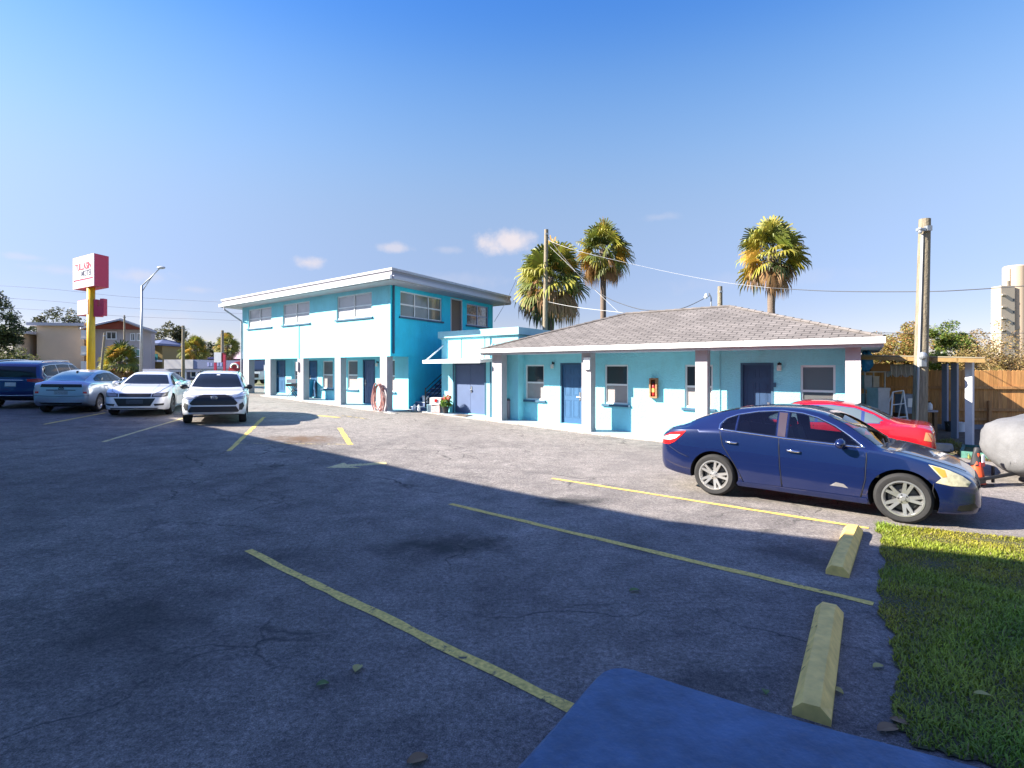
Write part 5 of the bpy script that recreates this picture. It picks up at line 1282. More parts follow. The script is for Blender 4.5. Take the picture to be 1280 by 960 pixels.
# ---- silver hatchback seen from behind
HB = dict(wb=2.70, r=.32, ra=.375, rim=.66, spokes=5, crease=.025,
    top=[(-2.18, .70), (-2.15, .92), (-2.10, 1.05), (-2.02, 1.12), (-1.8, 1.19), (-1.3, 1.34), (-.7, 1.45), (-.1, 1.49), (.3, 1.455), (.7, 1.32), (1.2, 1.10), (1.5, 1.0), (1.9, .88), (2.15, .72), (2.25, .52)],
    belt=[(-2.18, .66), (-2.12, .98), (-1.9, 1.06), (-1.2, 1.06), (0, 1.0), (1.2, .95), (1.6, .90), (2.0, .78), (2.18, .64), (2.25, .48)],
    bot=[(-2.18, .40), (-2, .30), (-1.5, .2), (0, .18), (1.5, .18), (2, .2), (2.25, .26)],
    hw=[(-2.18, .70), (-2.12, .80), (-1.9, .855), (-1.3, .87), (0, .87), (1.3, .87), (1.8, .84), (2.1, .74), (2.25, .52)],
    roofw=[(-2.18, .60), (-2.05, .66), (-1.7, .60), (-1.0, .57), (-.1, .57), (.6, .62), (1.4, .76), (1.9, .68), (2.25, .4)])
away = Vector((-.30, .954, 0))
c = Car('parked_car', 'pale silver hatchback seen from behind beside the blue minivan', 'car', place((76, 517.5), -away, 2.16) , away, HB, M_SILVER)
M_SKYGLASS = mat('rear hatch glass', (.03, .045, .06), .03, spec=.8, coat=1)
for v in 'RL':
    fit_out(c, v, [1.0, -.1, -1.0], .02, [(1.0, 1.03), (.6, 1.24), (.2, 1.35), (-.3, 1.38), (-.9, 1.34), (-1.4, 1.20), (-1.5, 1.12), (-.8, 1.09), (0, 1.05)], [-.15, -1.0], .26, .90, chrome=M_CLAD)
    c.mirror(v, .85, 1.05)
for sg in (1, -1):
    t = c.patch('taillight', 'B', [(sg * .62, 1.02), (sg * .73, 1.02), (sg * .80, .80), (sg * .77, .68), (sg * .62, .70)], mat('clear tail lens', (.45, .42, .44), .1, coat=1), .008, res=.05)
    c.patch('reflector', 'B', [(sg * .64, .78), (sg * .75, .78), (sg * .75, .71), (sg * .64, .72)], M_RED, .012, parent=t, res=.05)
c.patch('rear_window', 'T', [(-.82, -.50), (-.84, 0), (-.82, .50), (-1.85, .56), (-1.94, 0), (-1.85, -.56)], M_SKYGLASS, .006)
c.patch('lower_rear_window', 'B', [(-.58, 1.03), (.58, 1.03), (.60, .93), (-.60, .93)], M_GRILLE, .010)
c.patch('number_plate', 'B', [(-.20, .80), (.20, .80), (.20, .68), (-.20, .68)], mat('muted rear plate', (.28, .33, .36), .45, var=.4, vs=40), .008)
c.trim('plate_garnish', 'B', [(-.42, .83), (.42, .83)], .016, mat('dark trim strip', (.06, .06, .08), .3), off=.004)
em = MB(); hh, nn = c.hit('B', (0, .885)); q = hh + nn * .012; ring3(em, q, .075, .05, .009); ring3(em, q, .025, .047, .007); ring3(em, q + Vector((0, 0, .02)), .05, .023, .007); em.build('badge', M_GRILLE, c.root, local=True, smooth=True)
c.trim('bumper_seam', 'B', [(-.80, .64), (-.4, .62), (0, .615), (.4, .62), (.80, .64)], .008, M_SEAM)
c.patch('valance', 'B', [(-.62, .40), (.62, .40), (.58, .345), (-.58, .345)], M_CLAD, .012)
c.patch('windscreen', 'T', [(.42, -.5), (.42, .5), (1.3, .66), (1.36, 0), (1.3, -.66)], M_CARGLASS, .006)
h3 = MB(); hh, nn = c.hit('T', (-.95, 0)); h3.ball(hh + Vector((0, 0, .02)), (.09, .03, .035), 10, 6); h3.build('antenna', M_CLAD, c.root, local=True, smooth=True)

# ---- blue minivan seen from behind, cut by the frame
SV = dict(wb=3.05, r=.36, ra=.42, rim=.68, spokes=5,
    top=[(-2.55, .80), (-2.52, 1.15), (-2.42, 1.45), (-2.25, 1.66), (-1.9, 1.74), (-1.0, 1.77), (0, 1.75), (.4, 1.68), (.9, 1.45), (1.4, 1.18), (1.6, 1.12), (2.1, 1.02), (2.4, .86), (2.5, .62)],
    belt=[(-2.55, .75), (-2.48, 1.08), (-2.2, 1.14), (-1, 1.10), (0, 1.06), (1.4, 1.04), (2.0, .96), (2.38, .78), (2.5, .58)],
    bot=[(-2.55, .46), (-2.4, .36), (-1.8, .26), (0, .24), (1.6, .24), (2.2, .28), (2.5, .34)],
    hw=[(-2.55, .80), (-2.46, .92), (-2.2, .98), (-1.4, .995), (0, .99), (1.5, .99), (2.1, .93), (2.4, .80), (2.5, .62)],
    roofw=[(-2.55, .72), (-2.4, .74), (-2.0, .74), (-1, .73), (0, .72), (.6, .74), (1.5, .88), (2.1, .80), (2.5, .5)])
c = Car('parked_car', 'dark blue minivan cut off by the frame edge, parked beside the silver hatchback', 'car', place((13, 511.5), -away, 2.52), away, SV, M_BLUESUV)
for v in 'RL':
    fit_out(c, v, [1.2, .0, -1.15], .02, [(1.3, 1.12), (.9, 1.40), (.4, 1.60), (-.5, 1.65), (-1.6, 1.64), (-2.15, 1.58), (-2.25, 1.30), (-2.1, 1.20), (-1, 1.16), (0, 1.12)], [-.05, -1.15], .30, 1.0)
    c.mirror(v, 1.1, 1.12)
for sg in (1, -1):
    t = c.patch('taillight', 'B', [(sg * .48, 1.10), (sg * .86, 1.13), (sg * .93, 1.06), (sg * .90, .98), (sg * .50, 1.02)], M_RED, .010, res=.05)
    c.trim('roof_rail', 'T', [(.2, sg * .66), (-.8, sg * .67), (-1.9, sg * .67)], .024, M_CHROME, off=.04)
c.patch('rear_window', 'B', [(-.68, 1.56), (.68, 1.56), (.76, 1.17), (-.76, 1.17)], M_CARGLASS, .008)
c.patch('number_plate', 'B', [(-.16, .98), (.16, .98), (.16, .84), (-.16, .84)], M_PLATE, .010); c.trim('plate_garnish', 'B', [(-.36, 1.06), (.36, 1.06)], .018, M_CHROME, off=.004)
c.trim('bumper_strip', 'B', [(-.80, .52), (0, .50), (.80, .52)], .012, M_CHROME); c.patch('valance', 'B', [(-.80, .47), (.80, .47), (.78, .40), (-.78, .40)], M_CLAD, .012)
c.patch('windscreen', 'T', [(.5, -.62), (.5, .62), (1.42, .78), (1.5, 0), (1.42, -.78)], M_CARGLASS, .006)

# ---- red sedan behind the blue one, tail to the right
RS = dict(wb=2.62, r=.315, ra=.365, rim=.66, spokes=5,
    top=[(-2.22, .66), (-2.19, .92), (-2.1, 1.0), (-1.75, 1.03), (-1.55, 1.07), (-1.1, 1.29), (-.75, 1.39), (-.2, 1.435), (.2, 1.41), (.5, 1.31), (.9, 1.10), (1.1, 1.0), (1.4, .96), (1.9, .84), (2.15, .70), (2.22, .5)],
    belt=[(-2.22, .62), (-2.15, .90), (-1.9, .965), (-1, .97), (0, .93), (1.1, .90), (1.6, .86), (2.0, .74), (2.15, .62), (2.22, .46)],
    bot=[(-2.22, .40), (-2.05, .30), (-1.5, .2), (0, .18), (1.5, .18), (2, .22), (2.22, .28)],
    hw=[(-2.22, .62), (-2.15, .76), (-1.9, .84), (-1.3, .86), (0, .86), (1.3, .86), (1.8, .82), (2.1, .70), (2.22, .5)],
    roofw=[(-2.22, .5), (-1.9, .70), (-1.6, .68), (-1.1, .58), (-.3, .55), (.3, .58), (1.1, .74), (1.7, .70), (2.22, .36)])
fr_ = Vector((-.80, .60, 0)).normalized()
tail = at(1157, 545, 10.9); tail.z = 0
c = Car('parked_car', 'bright red sedan parked behind the dark blue sedan with its tail by the timber pole', 'car', Vector((tail.x, tail.y, 0)) + fr_ * 2.05 + Vector((.60, .80, 0)) * .55, fr_, RS, M_REDCAR)
for v in 'RL':
    fit_out(c, v, [1.0, -.1, -1.05], .02, [(.95, .99), (.5, 1.24), (.1, 1.33), (-.4, 1.35), (-.85, 1.30), (-1.2, 1.17), (-1.36, 1.06), (-1.3, 1.0), (-.8, .99), (0, .965)], [-.15, -1.0], .26, .86, gm=mat('car glass with pale reflection', (.10, .13, .14), .02, spec=.9, coat=1))
    c.mirror(v, .85, .98)
    c.patch('taillight', v, [(-2.18, .86), (-2.05, .88), (-2.02, .72), (-2.15, .70)], mat('amber and clear tail lens', (.50, .25, .10), .15, coat=1), .006, res=.05)
for sg in (1, -1): c.patch('taillight', 'B', [(sg * .40, .88), (sg * .78, .86), (sg * .76, .70), (sg * .42, .70)], M_RED, .008, res=.05)
c.patch('rear_window', 'T', [(-.82, -.48), (-.84, 0), (-.82, .48), (-1.44, .58), (-1.50, 0), (-1.44, -.58)], mat('rear glass with grey sky', (.10, .13, .16), .03, spec=.9, coat=1), .006)
c.patch('windscreen', 'T', [(.36, -.5), (.36, .5), (.98, .66), (1.04, 0), (.98, -.66)], M_CARGLASS, .006)
c.patch('number_plate', 'B', [(-.16, .80), (.16, .80), (.16, .68), (-.16, .68)], M_PLATE, .008)
c.patch('sunroof', 'T', [(.0, -.36), (.0, .36), (-.45, .36), (-.45, -.36)], mat('pale sunroof glass', (.45, .40, .40), .05, coat=1), .006)
# ------------------------------------------------------------------ carport, fence and the things around them
random.seed(5)
M_FENCE = mat('cedar fence boards', (.50, .25, .09), .8, var=.35, vs=2.5, streak=(9, 9, .6), bump=.3, bs=30)
FY = 19.6; FN = Facade((-2.0 + .14 * 0, FY + 2.3), (.989, -.145), (.145, .989)); fx0, fx1 = 11.5, 29.0; ztop = 2.08
fence = thing('wooden_fence', 'tall cedar board fence with rails behind the carport and covered boat', 'fence', (FN.pt(fx0, 0).x, FN.pt(fx0, 0).y, 0))
mb = MB(); x = fx0
while x < fx1:
    w_ = .138; zt = ztop + random.uniform(-.015, .015); o = random.uniform(0, .004)
    P = [FN.pt(x, .12, o), FN.pt(x + w_, .12, o), FN.pt(x + w_, zt - .04, o), FN.pt(x + w_ - .035, zt, o), FN.pt(x + .035, zt, o), FN.pt(x, zt - .04, o)]
    Q = [p + Vector((.0026, .0178, 0)) for p in P]; c = jitter((1, 1, 1), .0); f_ = random.uniform(.75, 1.12)
    mb.add(P + Q, [(0, 1, 2, 3, 4, 5), (11, 10, 9, 8, 7, 6)] + [(i, i + 6, (i + 1) % 6 + 6, (i + 1) % 6) for i in range(6)], 0, (f_, f_ * random.uniform(.92, 1.02), f_ * random.uniform(.85, 1.0)))
    x += w_ + .006
M_FENCEB = mat('cedar fence pickets', (.60, .30, .10), .8, var=.35, vs=2.5, streak=(9, 9, .6), attr=True)
mb.build('board_panel', M_FENCEB, fence)
for z in (.35, topz(511, FY), topz(484, FY)): mb = MB(); mb.fbox(FN, fx0, fx1, z - .045, z + .045, .02, .06); mb.build('rail', M_FENCE, fence)
for u in (1234, 1190, 1300): x = FN.px(u, 500)[0]; mb = MB(); mb.fbox(FN, x - .045, x + .045, 0, topz(500, FY), .062, .15); mb.build('post', M_FENCE, fence)
mb = MB(); mb.fbox(FN, fx0, fx1, -.1, .16, .07, .20); mb.build('concrete_foot', mat('grey block footing', (.22, .23, .25), .9, var=.3, vs=3), fence)

# yard sheet
yp = [G(*q) for q in ((1075, 541), (1120, 548), (1165, 557), (1212, 575), (1300, 583))] + [Vector((27, 19.5, 0)), Vector((9.0, 19.5, 0))]
mb = MB(); mb.add([(p.x, p.y, gz(p.x, p.y) + .006) for p in yp], [tuple(range(len(yp)))]); o = mb.build('yard', mat('leaf littered soil', (.15, .115, .075), .95, var=.6, vs=5, col2=(.06, .05, .03), bump=.6, bs=20)); tag(o, kind='structure', label='leaf littered dirt yard under the carport')
wp = [(q.x, q.y) for q in (G(*q) for q in ((1150, 553), (1168, 557), (1214, 575), (1260, 579), (1262, 570), (1205, 560), (1190, 552)))]
blades('weeds', wp, 900, 'yellowing weeds along the edge of the dirt yard', .04, .14, .008, (.30, .28, .06), .4, .35)

p1, p2, p3 = G(1212, 563), G(1193.5, 548), G(1181.5, 537)
xrw = FC.pt(xr, 0, OW); carport = thing('carport', 'flat roofed carport with square posts attached to the end of the motel wing', 'carport', tuple(p1))
M_POST = mat('white carport post', (.66, .64, .66), .6, var=.1, vs=4); M_POSTSHADE = mat('shaded carport post', (.22, .25, .32), .6, var=.1, vs=4)  # posts further back get the white paint darkened to show shade
for p, m_ in ((p1, M_POST), (p2, M_POSTSHADE), (p3, M_POSTSHADE)):
    mb = MB(); mb.box((p.x, p.y, p.z + 1.12), (.15, .15, 2.36), R(33)); mb.build('post', m_, carport)
bd = Vector((B[0], B[1], 0)); ad = Vector((A[0], A[1], 0))
z0c, z1c = topz(447, p1.y) , topz(444, 16)
c0 = p1 - bd * .55 + ad * .22; c1 = p3 + bd * .5 + ad * .22
Lc = (Vector((c0.x, c0.y, 0)) - Vector((xrw.x, xrw.y, 0))).dot(ad); Lc = max(2.0, Lc)
a0 = c0 - ad * Lc; a1 = c1 - ad * Lc
def lift(p, z): return Vector((p.x, p.y, z))
mb = MB(); q = [lift(c0, z0c), lift(c1, z0c), lift(a1, z1c), lift(a0, z1c)]
mb.hexa([p - Vector((0, 0, .03)) for p in q] + q); rfc = mb.build('roof', mat('corrugated carport sheet', (.26, .22, .14), .7, var=.3, vs=4, col2=(.20, .17, .12)), carport)
mb = MB()
M_BEAM = mat('varnished beam', (.30, .18, .06), .6, var=.3, vs=8)
q0, q1 = lift(c0, z0c - .04), lift(a0, z1c - .04); n_ = -bd * .04
mb.hexa([q1 - Vector((0, 0, .10)), q0 - Vector((0, 0, .10)), q0 - n_ - Vector((0, 0, .10)), q1 - n_ - Vector((0, 0, .10)), q1, q0, q0 - n_, q1 - n_]); mb.build('front_beam', M_BEAM, carport)
for t in (.2, .4, .6, .8):
    s_, e_ = lift(c0.lerp(a0, t), z0c + (z1c - z0c) * t - .035), lift(c1.lerp(a1, t), z0c + (z1c - z0c) * t - .035); mb = MB(); w_ = ad * .02
    mb.hexa([s_ - w_ - Vector((0, 0, .09)), s_ + w_ - Vector((0, 0, .09)), e_ + w_ - Vector((0, 0, .09)), e_ - w_ - Vector((0, 0, .09)), s_ - w_, s_ + w_, e_ + w_, e_ - w_]); mb.build('rafter', M_BEAM, carport)

# junk under the carport
def T3(u, v, Y): return at(u, v, Y)
def boxthing(name, label, cat, u0, v0, u1, v1, Y, depth, m, group=None, lid=None):
    a_, b_ = at(u0, v1, Y), at(u1, v0, Y); mb = MB(); o = ((a_.x + b_.x) / 2, Y + depth / 2, a_.z)
    w_, h_ = b_.x - a_.x, b_.z - a_.z
    t = thing(name, label, cat, o, group=group)
    mb.box((o[0], o[1], a_.z + h_ * .46), (w_, depth, h_ * .92)); mb.build('body', m, t)
    mb = MB(); mb.box((o[0], o[1], a_.z + h_ * .96 + .002), (w_ + .03, depth + .03, h_ * .08)); mb.build('lid', lid or m, t); return t
sh = thing('storage_shelf', 'tall metal shelf crammed with pale odds and ends beside the end pillar', 'shelf', tuple(at(1092, 545, 16)))
SX0, SX1 = at(1081, 0, 16).x, at(1106, 0, 16).x; SZ = topz(464, 16); gsh = gz(SX0, 16)
for xx in (SX0, SX1):
    for yy in (16.0, 16.5): mb = MB(); mb.box((xx, yy, SZ / 2), (.03, .03, SZ)); mb.build('upright', M_GALV, sh)
for k in range(5): mb = MB(); mb.box(((SX0 + SX1) / 2, 16.25, .12 + k * (SZ - .14) / 4), (SX1 - SX0 + .02, .52, .025)); mb.build('shelf_board', M_GALV, sh)
rr_ = random.Random(3)
for k in range(4):
    x = SX0 + .05
    zb = .135 + k * (SZ - .14) / 4; n = 0
    while x < SX1 - .12 and n < 3:
        w_ = rr_.uniform(.14, .24); h_ = rr_.uniform(.18, .36)
        col = ((.62, .62, .60), (.05, .05, .06), (.42, .45, .48), (.55, .50, .42))[(k * 2 + n) % 4]
        lab = (('white plastic tub', 'dark storage bin', 'grey plastic case', 'beige carton')[(k * 2 + n) % 4] + ' on the ' + ('lowest', 'second', 'third', 'top but one')[k] + ' board of the tall shelf, ' + ('at its left', 'in its middle', 'at its right')[n])
        t = thing('storage_box', lab, 'box', (x + w_ / 2, 16.2, zb), group='boxes on the tall shelf'); mm = mat('box colour %d' % ((k * 2 + n) % 4), col, .6, var=.2, vs=6)
        mb = MB(); mb.box((x + w_ / 2, 16.2, zb + h_ / 2), (w_ * .92, .3, h_)); mb.build('body', mm, t); mb = MB(); mb.box((x + w_ / 2, 16.2, zb + h_ + .012), (w_ * .97, .32, .024)); mb.build('lid', mm, t)
        x += w_ + .02; n += 1
M_CARD = mat('brown cardboard', (.36, .20, .09), .85, var=.15, vs=5)
boxthing('cardboard_box', 'flattened brown cardboard box lying on top of the tall shelf', 'box', 1089, 455, 1113, 464, 16.05, .45, M_CARD)
boxthing('cabinet', 'white appliance cabinet standing behind the red sedan roof', 'cabinet', 1098, 485, 1112, 530, 15.3, .5, mat('dull white enamel', (.50, .51, .52), .4, var=.2, vs=4))
t = boxthing('plastic_bin', 'grey lidded bin with a white notice beside the timber pole', 'bin', 1131, 493, 1148, 517, 15.4, .4, mat('blue grey plastic', (.20, .25, .33), .5))
mb = MB(); a_, b_ = at(1135, 509, 15.37), at(1142, 498, 15.37); mb.box(((a_.x + b_.x) / 2, 15.385, (a_.z + b_.z) / 2), (b_.x - a_.x, .02, b_.z - a_.z)); mb.build('notice', M_WHITE, t)
t = boxthing('tool_chest', 'brown wooden crate under the grey lidded bin', 'crate', 1130, 517, 1147, 548, 15.4, .45, mat('brown crate wood', (.16, .085, .04), .8, var=.3, vs=8))
lad = thing('step_ladder', 'white folding frame leaning between shelf and grey bin', 'ladder', tuple(gnd(1122, 15.1)))
mb = MB(); q = [at(1113, 537, 15.0), at(1116, 490, 15.3), at(1129, 488, 15.3), at(1136, 535, 15.0)]
mb.tube(q[:2], .02, 6); mb.tube(q[2:], .02, 6)
for k in (0.0, .35, .7): mb.tube([q[1].lerp(q[0], k), q[2].lerp(q[3], k)], .017, 6)
q2 = [p + Vector((.02, .5 if p.z < 1 else .02, 0)) for p in q]; mb.tube(q2[:2], .017, 6); mb.tube(q2[2:], .017, 6); mb.build('frame', M_WHITE, lad)
M_BENCH = mat('bench timber', (.20, .115, .055), .8, var=.3, vs=8)
tb = thing('work_bench', 'small wooden work bench with pale top right of the timber pole', 'table', tuple(gnd(1163, 15.9)))
mb = MB(); a_, b_ = at(1148, 514, 15.6), at(1169, 512, 15.6); mb.box(((a_.x + b_.x) / 2, 15.9, a_.z), (b_.x - a_.x + .1, .7, .05)); mb.build('top', mat('bench top', (.38, .36, .40), .6, var=.2, vs=8), tb)
for xx in (a_.x, b_.x):
    for yy in (15.62, 16.18): mb = MB(); mb.box((xx, yy, (a_.z - .03) / 2), (.09, .09, a_.z - .03)); mb.build('leg', M_BENCH, tb)
def bottle(label, p, h, r, m, group=None, cat='bottle'):
    t = thing('bottle', label, cat, tuple(p), group=group); mb = MB(); mb.lathe([(r * .9, 0), (r, .02), (r, h * .62), (r * .45, h * .82), (r * .4, h * .9)], 12, Matrix.Translation(p)); mb.build('body', m, t, smooth=True)
    mb = MB(); mb.lathe([(r * .5, h * .9), (r * .5, h)], 10, Matrix.Translation(p)); mb.build('cap', M_DARK, t)
bottle('white plastic jug standing on the work bench', Vector((at(1162, 0, 15.8).x, 15.8, a_.z + .025)), .24, .07, M_WHITE)
# white scalloped canopy stored behind
ca = thing('canopy_valance', 'white scalloped canopy hanging under the carport roof', 'canopy', tuple(at(1128, 470, 17.6)))
mb = MB(); P = []; x0_, x1_ = at(1108, 0, 17.6).x, at(1148, 0, 17.6).x; zt_, zb_ = topz(456, 17.6), topz(468, 17.6); N = 60
top_ = [Vector((x0_ + (x1_ - x0_) * i / N, 17.6 + .06 * math.sin(i * .7), zt_)) for i in range(N + 1)]; bot_ = [Vector((p.x, p.y - .03, zb_ - .09 * abs(math.sin(i * math.pi / 6)))) for i, p in enumerate(top_)]
for i in range(N): mb.quad(bot_[i], bot_[i + 1], top_[i + 1], top_[i]); mb.quad(top_[i] + Vector((0, .012, 0)), top_[i + 1] + Vector((0, .012, 0)), bot_[i + 1] + Vector((0, .012, 0)), bot_[i] + Vector((0, .012, 0)))
mb.build('valance', mat('white canvas', (.68, .68, .70), .8), ca)
mb = MB(); mb.tube([top_[0], top_[-1]], .025, 6); mb.build('rod', M_GALV, ca)
# blue tarp bundle at the pillar
tp = MB(); c_ = at(1083, 451, 15.35); tp.ball(c_, (.12, .12, .26), 16, 14)
tp.v = [tuple(Vector(p) + (Vector(p) - c_).normalized() * .07 * math.sin(Vector(p).z * 38 + math.atan2(p[1] - c_.y, p[0] - c_.x) * 5)) for p in tp.v]
o = tp.build('tarp_bundle', mat('blue tarpaulin', (.02, .22, .45), .5), smooth=True, origin=tuple(c_)); tag(o, 'crumpled blue tarpaulin tied at the top of the end pillar', 'tarp')
# buckets
def bucket(label, u, v, Y, h, r, m):
    p = gnd(u, Y); t = thing('bucket', label, 'bucket', tuple(p)); mb = MB(); mb.lathe([(r * .82, .01), (r, h), (r + .015, h), (r + .015, h - .04), (r * .97, h - .04), (r * .9, h - .02), (r * .78, .03)], 18, Matrix.Translation(p)); mb.build('body', m, t, smooth=False)
    mb = MB(); mb.tube([p + Vector((math.cos(a) * r, -r * .55, h - .05 - math.sin(a) * .12)) for a in np.linspace(0, math.pi, 9)], .006, 5); mb.build('handle', M_GALV, t)
bucket('white plastic bucket between the two shaded carport posts and white post', 1200, 540, 18.3, .33, .15, M_WHITE)
bucket('black bucket beside the white one under the carport', 1188, 540, 18.4, .34, .16, M_CLAD)
# planter edging and block
pe = thing('planter_edging', 'low green planter border around the foot of the white carport post', 'planter', tuple(G(1219, 572)))
M_GRN = mat('weathered green plastic', (.06, .19, .15), .6, var=.35, vs=9)
q = [G(1202, 572), G(1236, 575.5), G(1237, 566), G(1205, 563)]
for i in range(4):
    mb = MB(); a_, b_ = q[i], q[(i + 1) % 4]; d = (b_ - a_).normalized(); n = Vector((-d.y, d.x, 0)) * .03
    mb.hexa([a_ + n, a_ - n, b_ - n, b_ + n] + [p + Vector((0, 0, .16)) for p in (a_ + n, a_ - n, b_ - n, b_ + n)]); mb.build('side', M_GRN, pe)
mb = MB(); mb.add([lift(p, p.z + .10) for p in q], [(0, 1, 2, 3)]); mb.build('soil', mat('planter soil', (.10, .12, .04), .95, var=.5, vs=20), pe)
mb = MB(); a_ = G(1175, 563); mb.box((0, 0, .09), (.52, .3, .18), 0); 
mb.v = [(x * (1 - .06 * (z > .1)), y * (1 - .06 * (z > .1)), z) for x, y, z in mb.v]; o = mb.build('concrete_block', M_CONC); o.location = a_; o.rotation_euler = (0, 0, -.5); tag(o, 'pale concrete block lying by the bench at the yard edge', 'block')

# timber utility pole
py = 14.3; pb, pt_ = gnd(1148.5, py), at(1156, 274, py)
pole = thing('utility_pole', 'weathered timber utility pole with white conduit behind the red sedan', 'pole', tuple(pb))
mb = MB(); mb.tube([pb - Vector((0, 0, .2)), pb.lerp(pt_, .3), pb.lerp(pt_, .65), pt_], [.175, .16, .146, .132], 20); mb.build('shaft', M_WOODPOLE, pole, angle=50)
mb = MB(); off = Vector((-.14, -.11, 0)); mb.tube([pb + off * 1.15, pb.lerp(pt_, .5) + off * 1.0, pb.lerp(pt_, .93) + off * .9], .028, 8); mb.build('conduit', mat('grey pvc conduit', (.48, .47, .45), .6), pole, smooth=True)
mb = MB(); c_ = at(1154, 287, py - .16); mb.box(tuple(c_ + Vector((.13, 0, .03))), (.13, .12, .13)); mb.box(tuple(c_ + Vector((-.06, 0, 0))), (.2, .1, .07)); mb.lathe([(.03, -.12), (.05, -.08), (.03, -.04), (.05, 0), (.03, .04)], 10, Matrix.Translation(c_ + Vector((-.12, -.05, 0)))); mb.build('bracket', M_GALV, pole)
mb = MB(); c_ = at(1153.5, 445, py - .2); mb.ball(c_, (.10, .09, .11)); mb.box(tuple(c_ + Vector((.02, .03, -.16))), (.13, .1, .22)); mb.build('meter_box', M_GALV, pole)

# traffic cone
p = G(1221, 606.5); cone = thing('traffic_cone', 'orange traffic cone draped with black cloth in front of the covered boat', 'cone', tuple(p))
M_OR = mat('faded orange plastic', (.75, .085, .02), .5, var=.15, vs=10)
mb = MB(); mb.lathe([(.135, .035), (.055, .52), (.04, .66), (.03, .66)], 20, Matrix.Translation(p)); cn = mb.build('cone_body', M_OR, cone, angle=40)
mb = MB(); mb.box(tuple(p + Vector((0, 0, .017))), (.36, .36, .034), .4); mb.build('base', M_CLAD, cone)
mb = MB(); mb.lathe([(.092, .36), (.088, .40), (.058, .58), (.044, .68), (.02, .70)], 18, Matrix.Translation(p)); mb.v = [(x + .012 * math.sin(z * 40 + y * 60), y + .012 * math.cos(z * 33), z) for x, y, z in mb.v]; sl = mb.build('black_cover', M_CLAD, cone, smooth=True)
mb = MB(); mb.box(tuple(p + Vector((.045, -.085, .50))), (.05, .02, .14), .3); mb.build('paper_tag', M_WHITE, sl); mb = MB(); mb.box(tuple(p + Vector((.0, -.11, .40))), (.09, .03, .07), .1); mb.build('red_label', M_RED, sl)

# covered boat on its trailer
bt = thing('covered_boat', 'boat on a trailer under a grey fitted cover at the right edge', 'boat', (11.5, 10.6, 0))
ax = Vector((.93, .36, 0)).normalized(); sd2 = Vector((-ax.y, ax.x, 0)); bow = at(1236, 566, 9.75) + Vector((.50, .1, 0))
stn = [(0, .10, .44, .74), (.06, .36, .30, .98), (.18, .56, .22, 1.12), (.40, .72, .14, 1.20), (.9, .86, .10, 1.24), (1.8, .95, .10, 1.27), (3.2, .98, .12, 1.32), (4.2, .95, .2, 1.28), (4.5, .8, .3, 1.2)]
fW, fB, fT = (hermite([(s[0], s[k]) for s in stn]) for k in (1, 2, 3)); N, S_ = 40, 44; vs = []; rr_ = random.Random(8)
ts = [4.5 * (i / N) ** 1.7 for i in range(N + 1)]
for i, t in enumerate(ts):
    w_, b_, tp_ = fW(t), fB(t), fT(t)
    for k in range(S_):
        a = 2 * math.pi * k / S_; ca_, sa_ = math.cos(a), math.sin(a); e = .62
        y = w_ * math.copysign(abs(ca_) ** e, ca_); zc = (tp_ + b_) / 2; z = zc + (tp_ - b_) / 2 * math.copysign(abs(sa_) ** (.8 if sa_ > 0 else 1.1), sa_)
        if sa_ < 0: y *= 1 - .45 * abs(sa_) ** 2
        wr = .010 * math.sin(7 * t + 5 * a + 2 * math.sin(3 * t + a)) + .007 * math.sin(17 * a + 4 * t)
        q = Vector((bow.x, bow.y, 0)) + ax * t + sd2 * (y + wr * math.copysign(1, y)); vs.append((q.x, q.y, z + wr))
fs = [(i * S_ + k, i * S_ + (k + 1) % S_, (i + 1) * S_ + (k + 1) % S_, (i + 1) * S_ + k) for i in range(N) for k in range(S_)] + [tuple(range(S_ - 1, -1, -1)), tuple(range(N * S_, N * S_ + S_))]
mb = MB(); mb.add(vs, fs); cv = mb.build('cover', mat('grey woven boat cover', (.17, .168, .17), .85, var=.25, vs=3, bump=.4, bs=70), bt, smooth=True)
mb = MB(); b0 = Vector((bow.x, bow.y, 0)); tip = G(1222, 609); tip.z = .16
mb.tube([lift(tip, .13), lift(b0 + ax * .35, .24), lift(b0 + ax * 1.2, .26)], .035, 8); mb.tube([lift(b0 + ax * 1.1, .26), lift(b0 + ax * 4, .3)], .05, 8)
for s_ in (-.5, .5): mb.tube([lift(b0 + ax * .9, .25), lift(b0 + ax * 1.5 + sd2 * s_, .26), lift(b0 + ax * 4.2 + sd2 * s_, .28)], .035, 8)
mb.build('trailer_frame', M_BLACK, bt)
mb = MB(); mb.box(tuple(lift(tip, .12) + ax * .03), (.24, .1, .10), math.atan2(ax.y, ax.x)); mb.tube([lift(tip + ax * .45, .05), lift(tip + ax * .45, .35)], .025, 8); mb.build('coupling', M_BLACK, bt)
for s_ in (-.75, .75):
    mb = MB(); c_ = b0 + ax * 3.0 + sd2 * s_; Mx = Matrix.Translation(lift(c_, .3)) @ Matrix.Rotation(math.atan2(sd2.y, sd2.x), 4, 'Z') @ Matrix.Rotation(R(90), 4, 'Y'); mb.lathe([(.16, -.09), (.28, -.09), (.30, -.05), (.30, .05), (.28, .09), (.16, .09)], 24, Mx); mb.build('wheel', M_TYRE, bt)

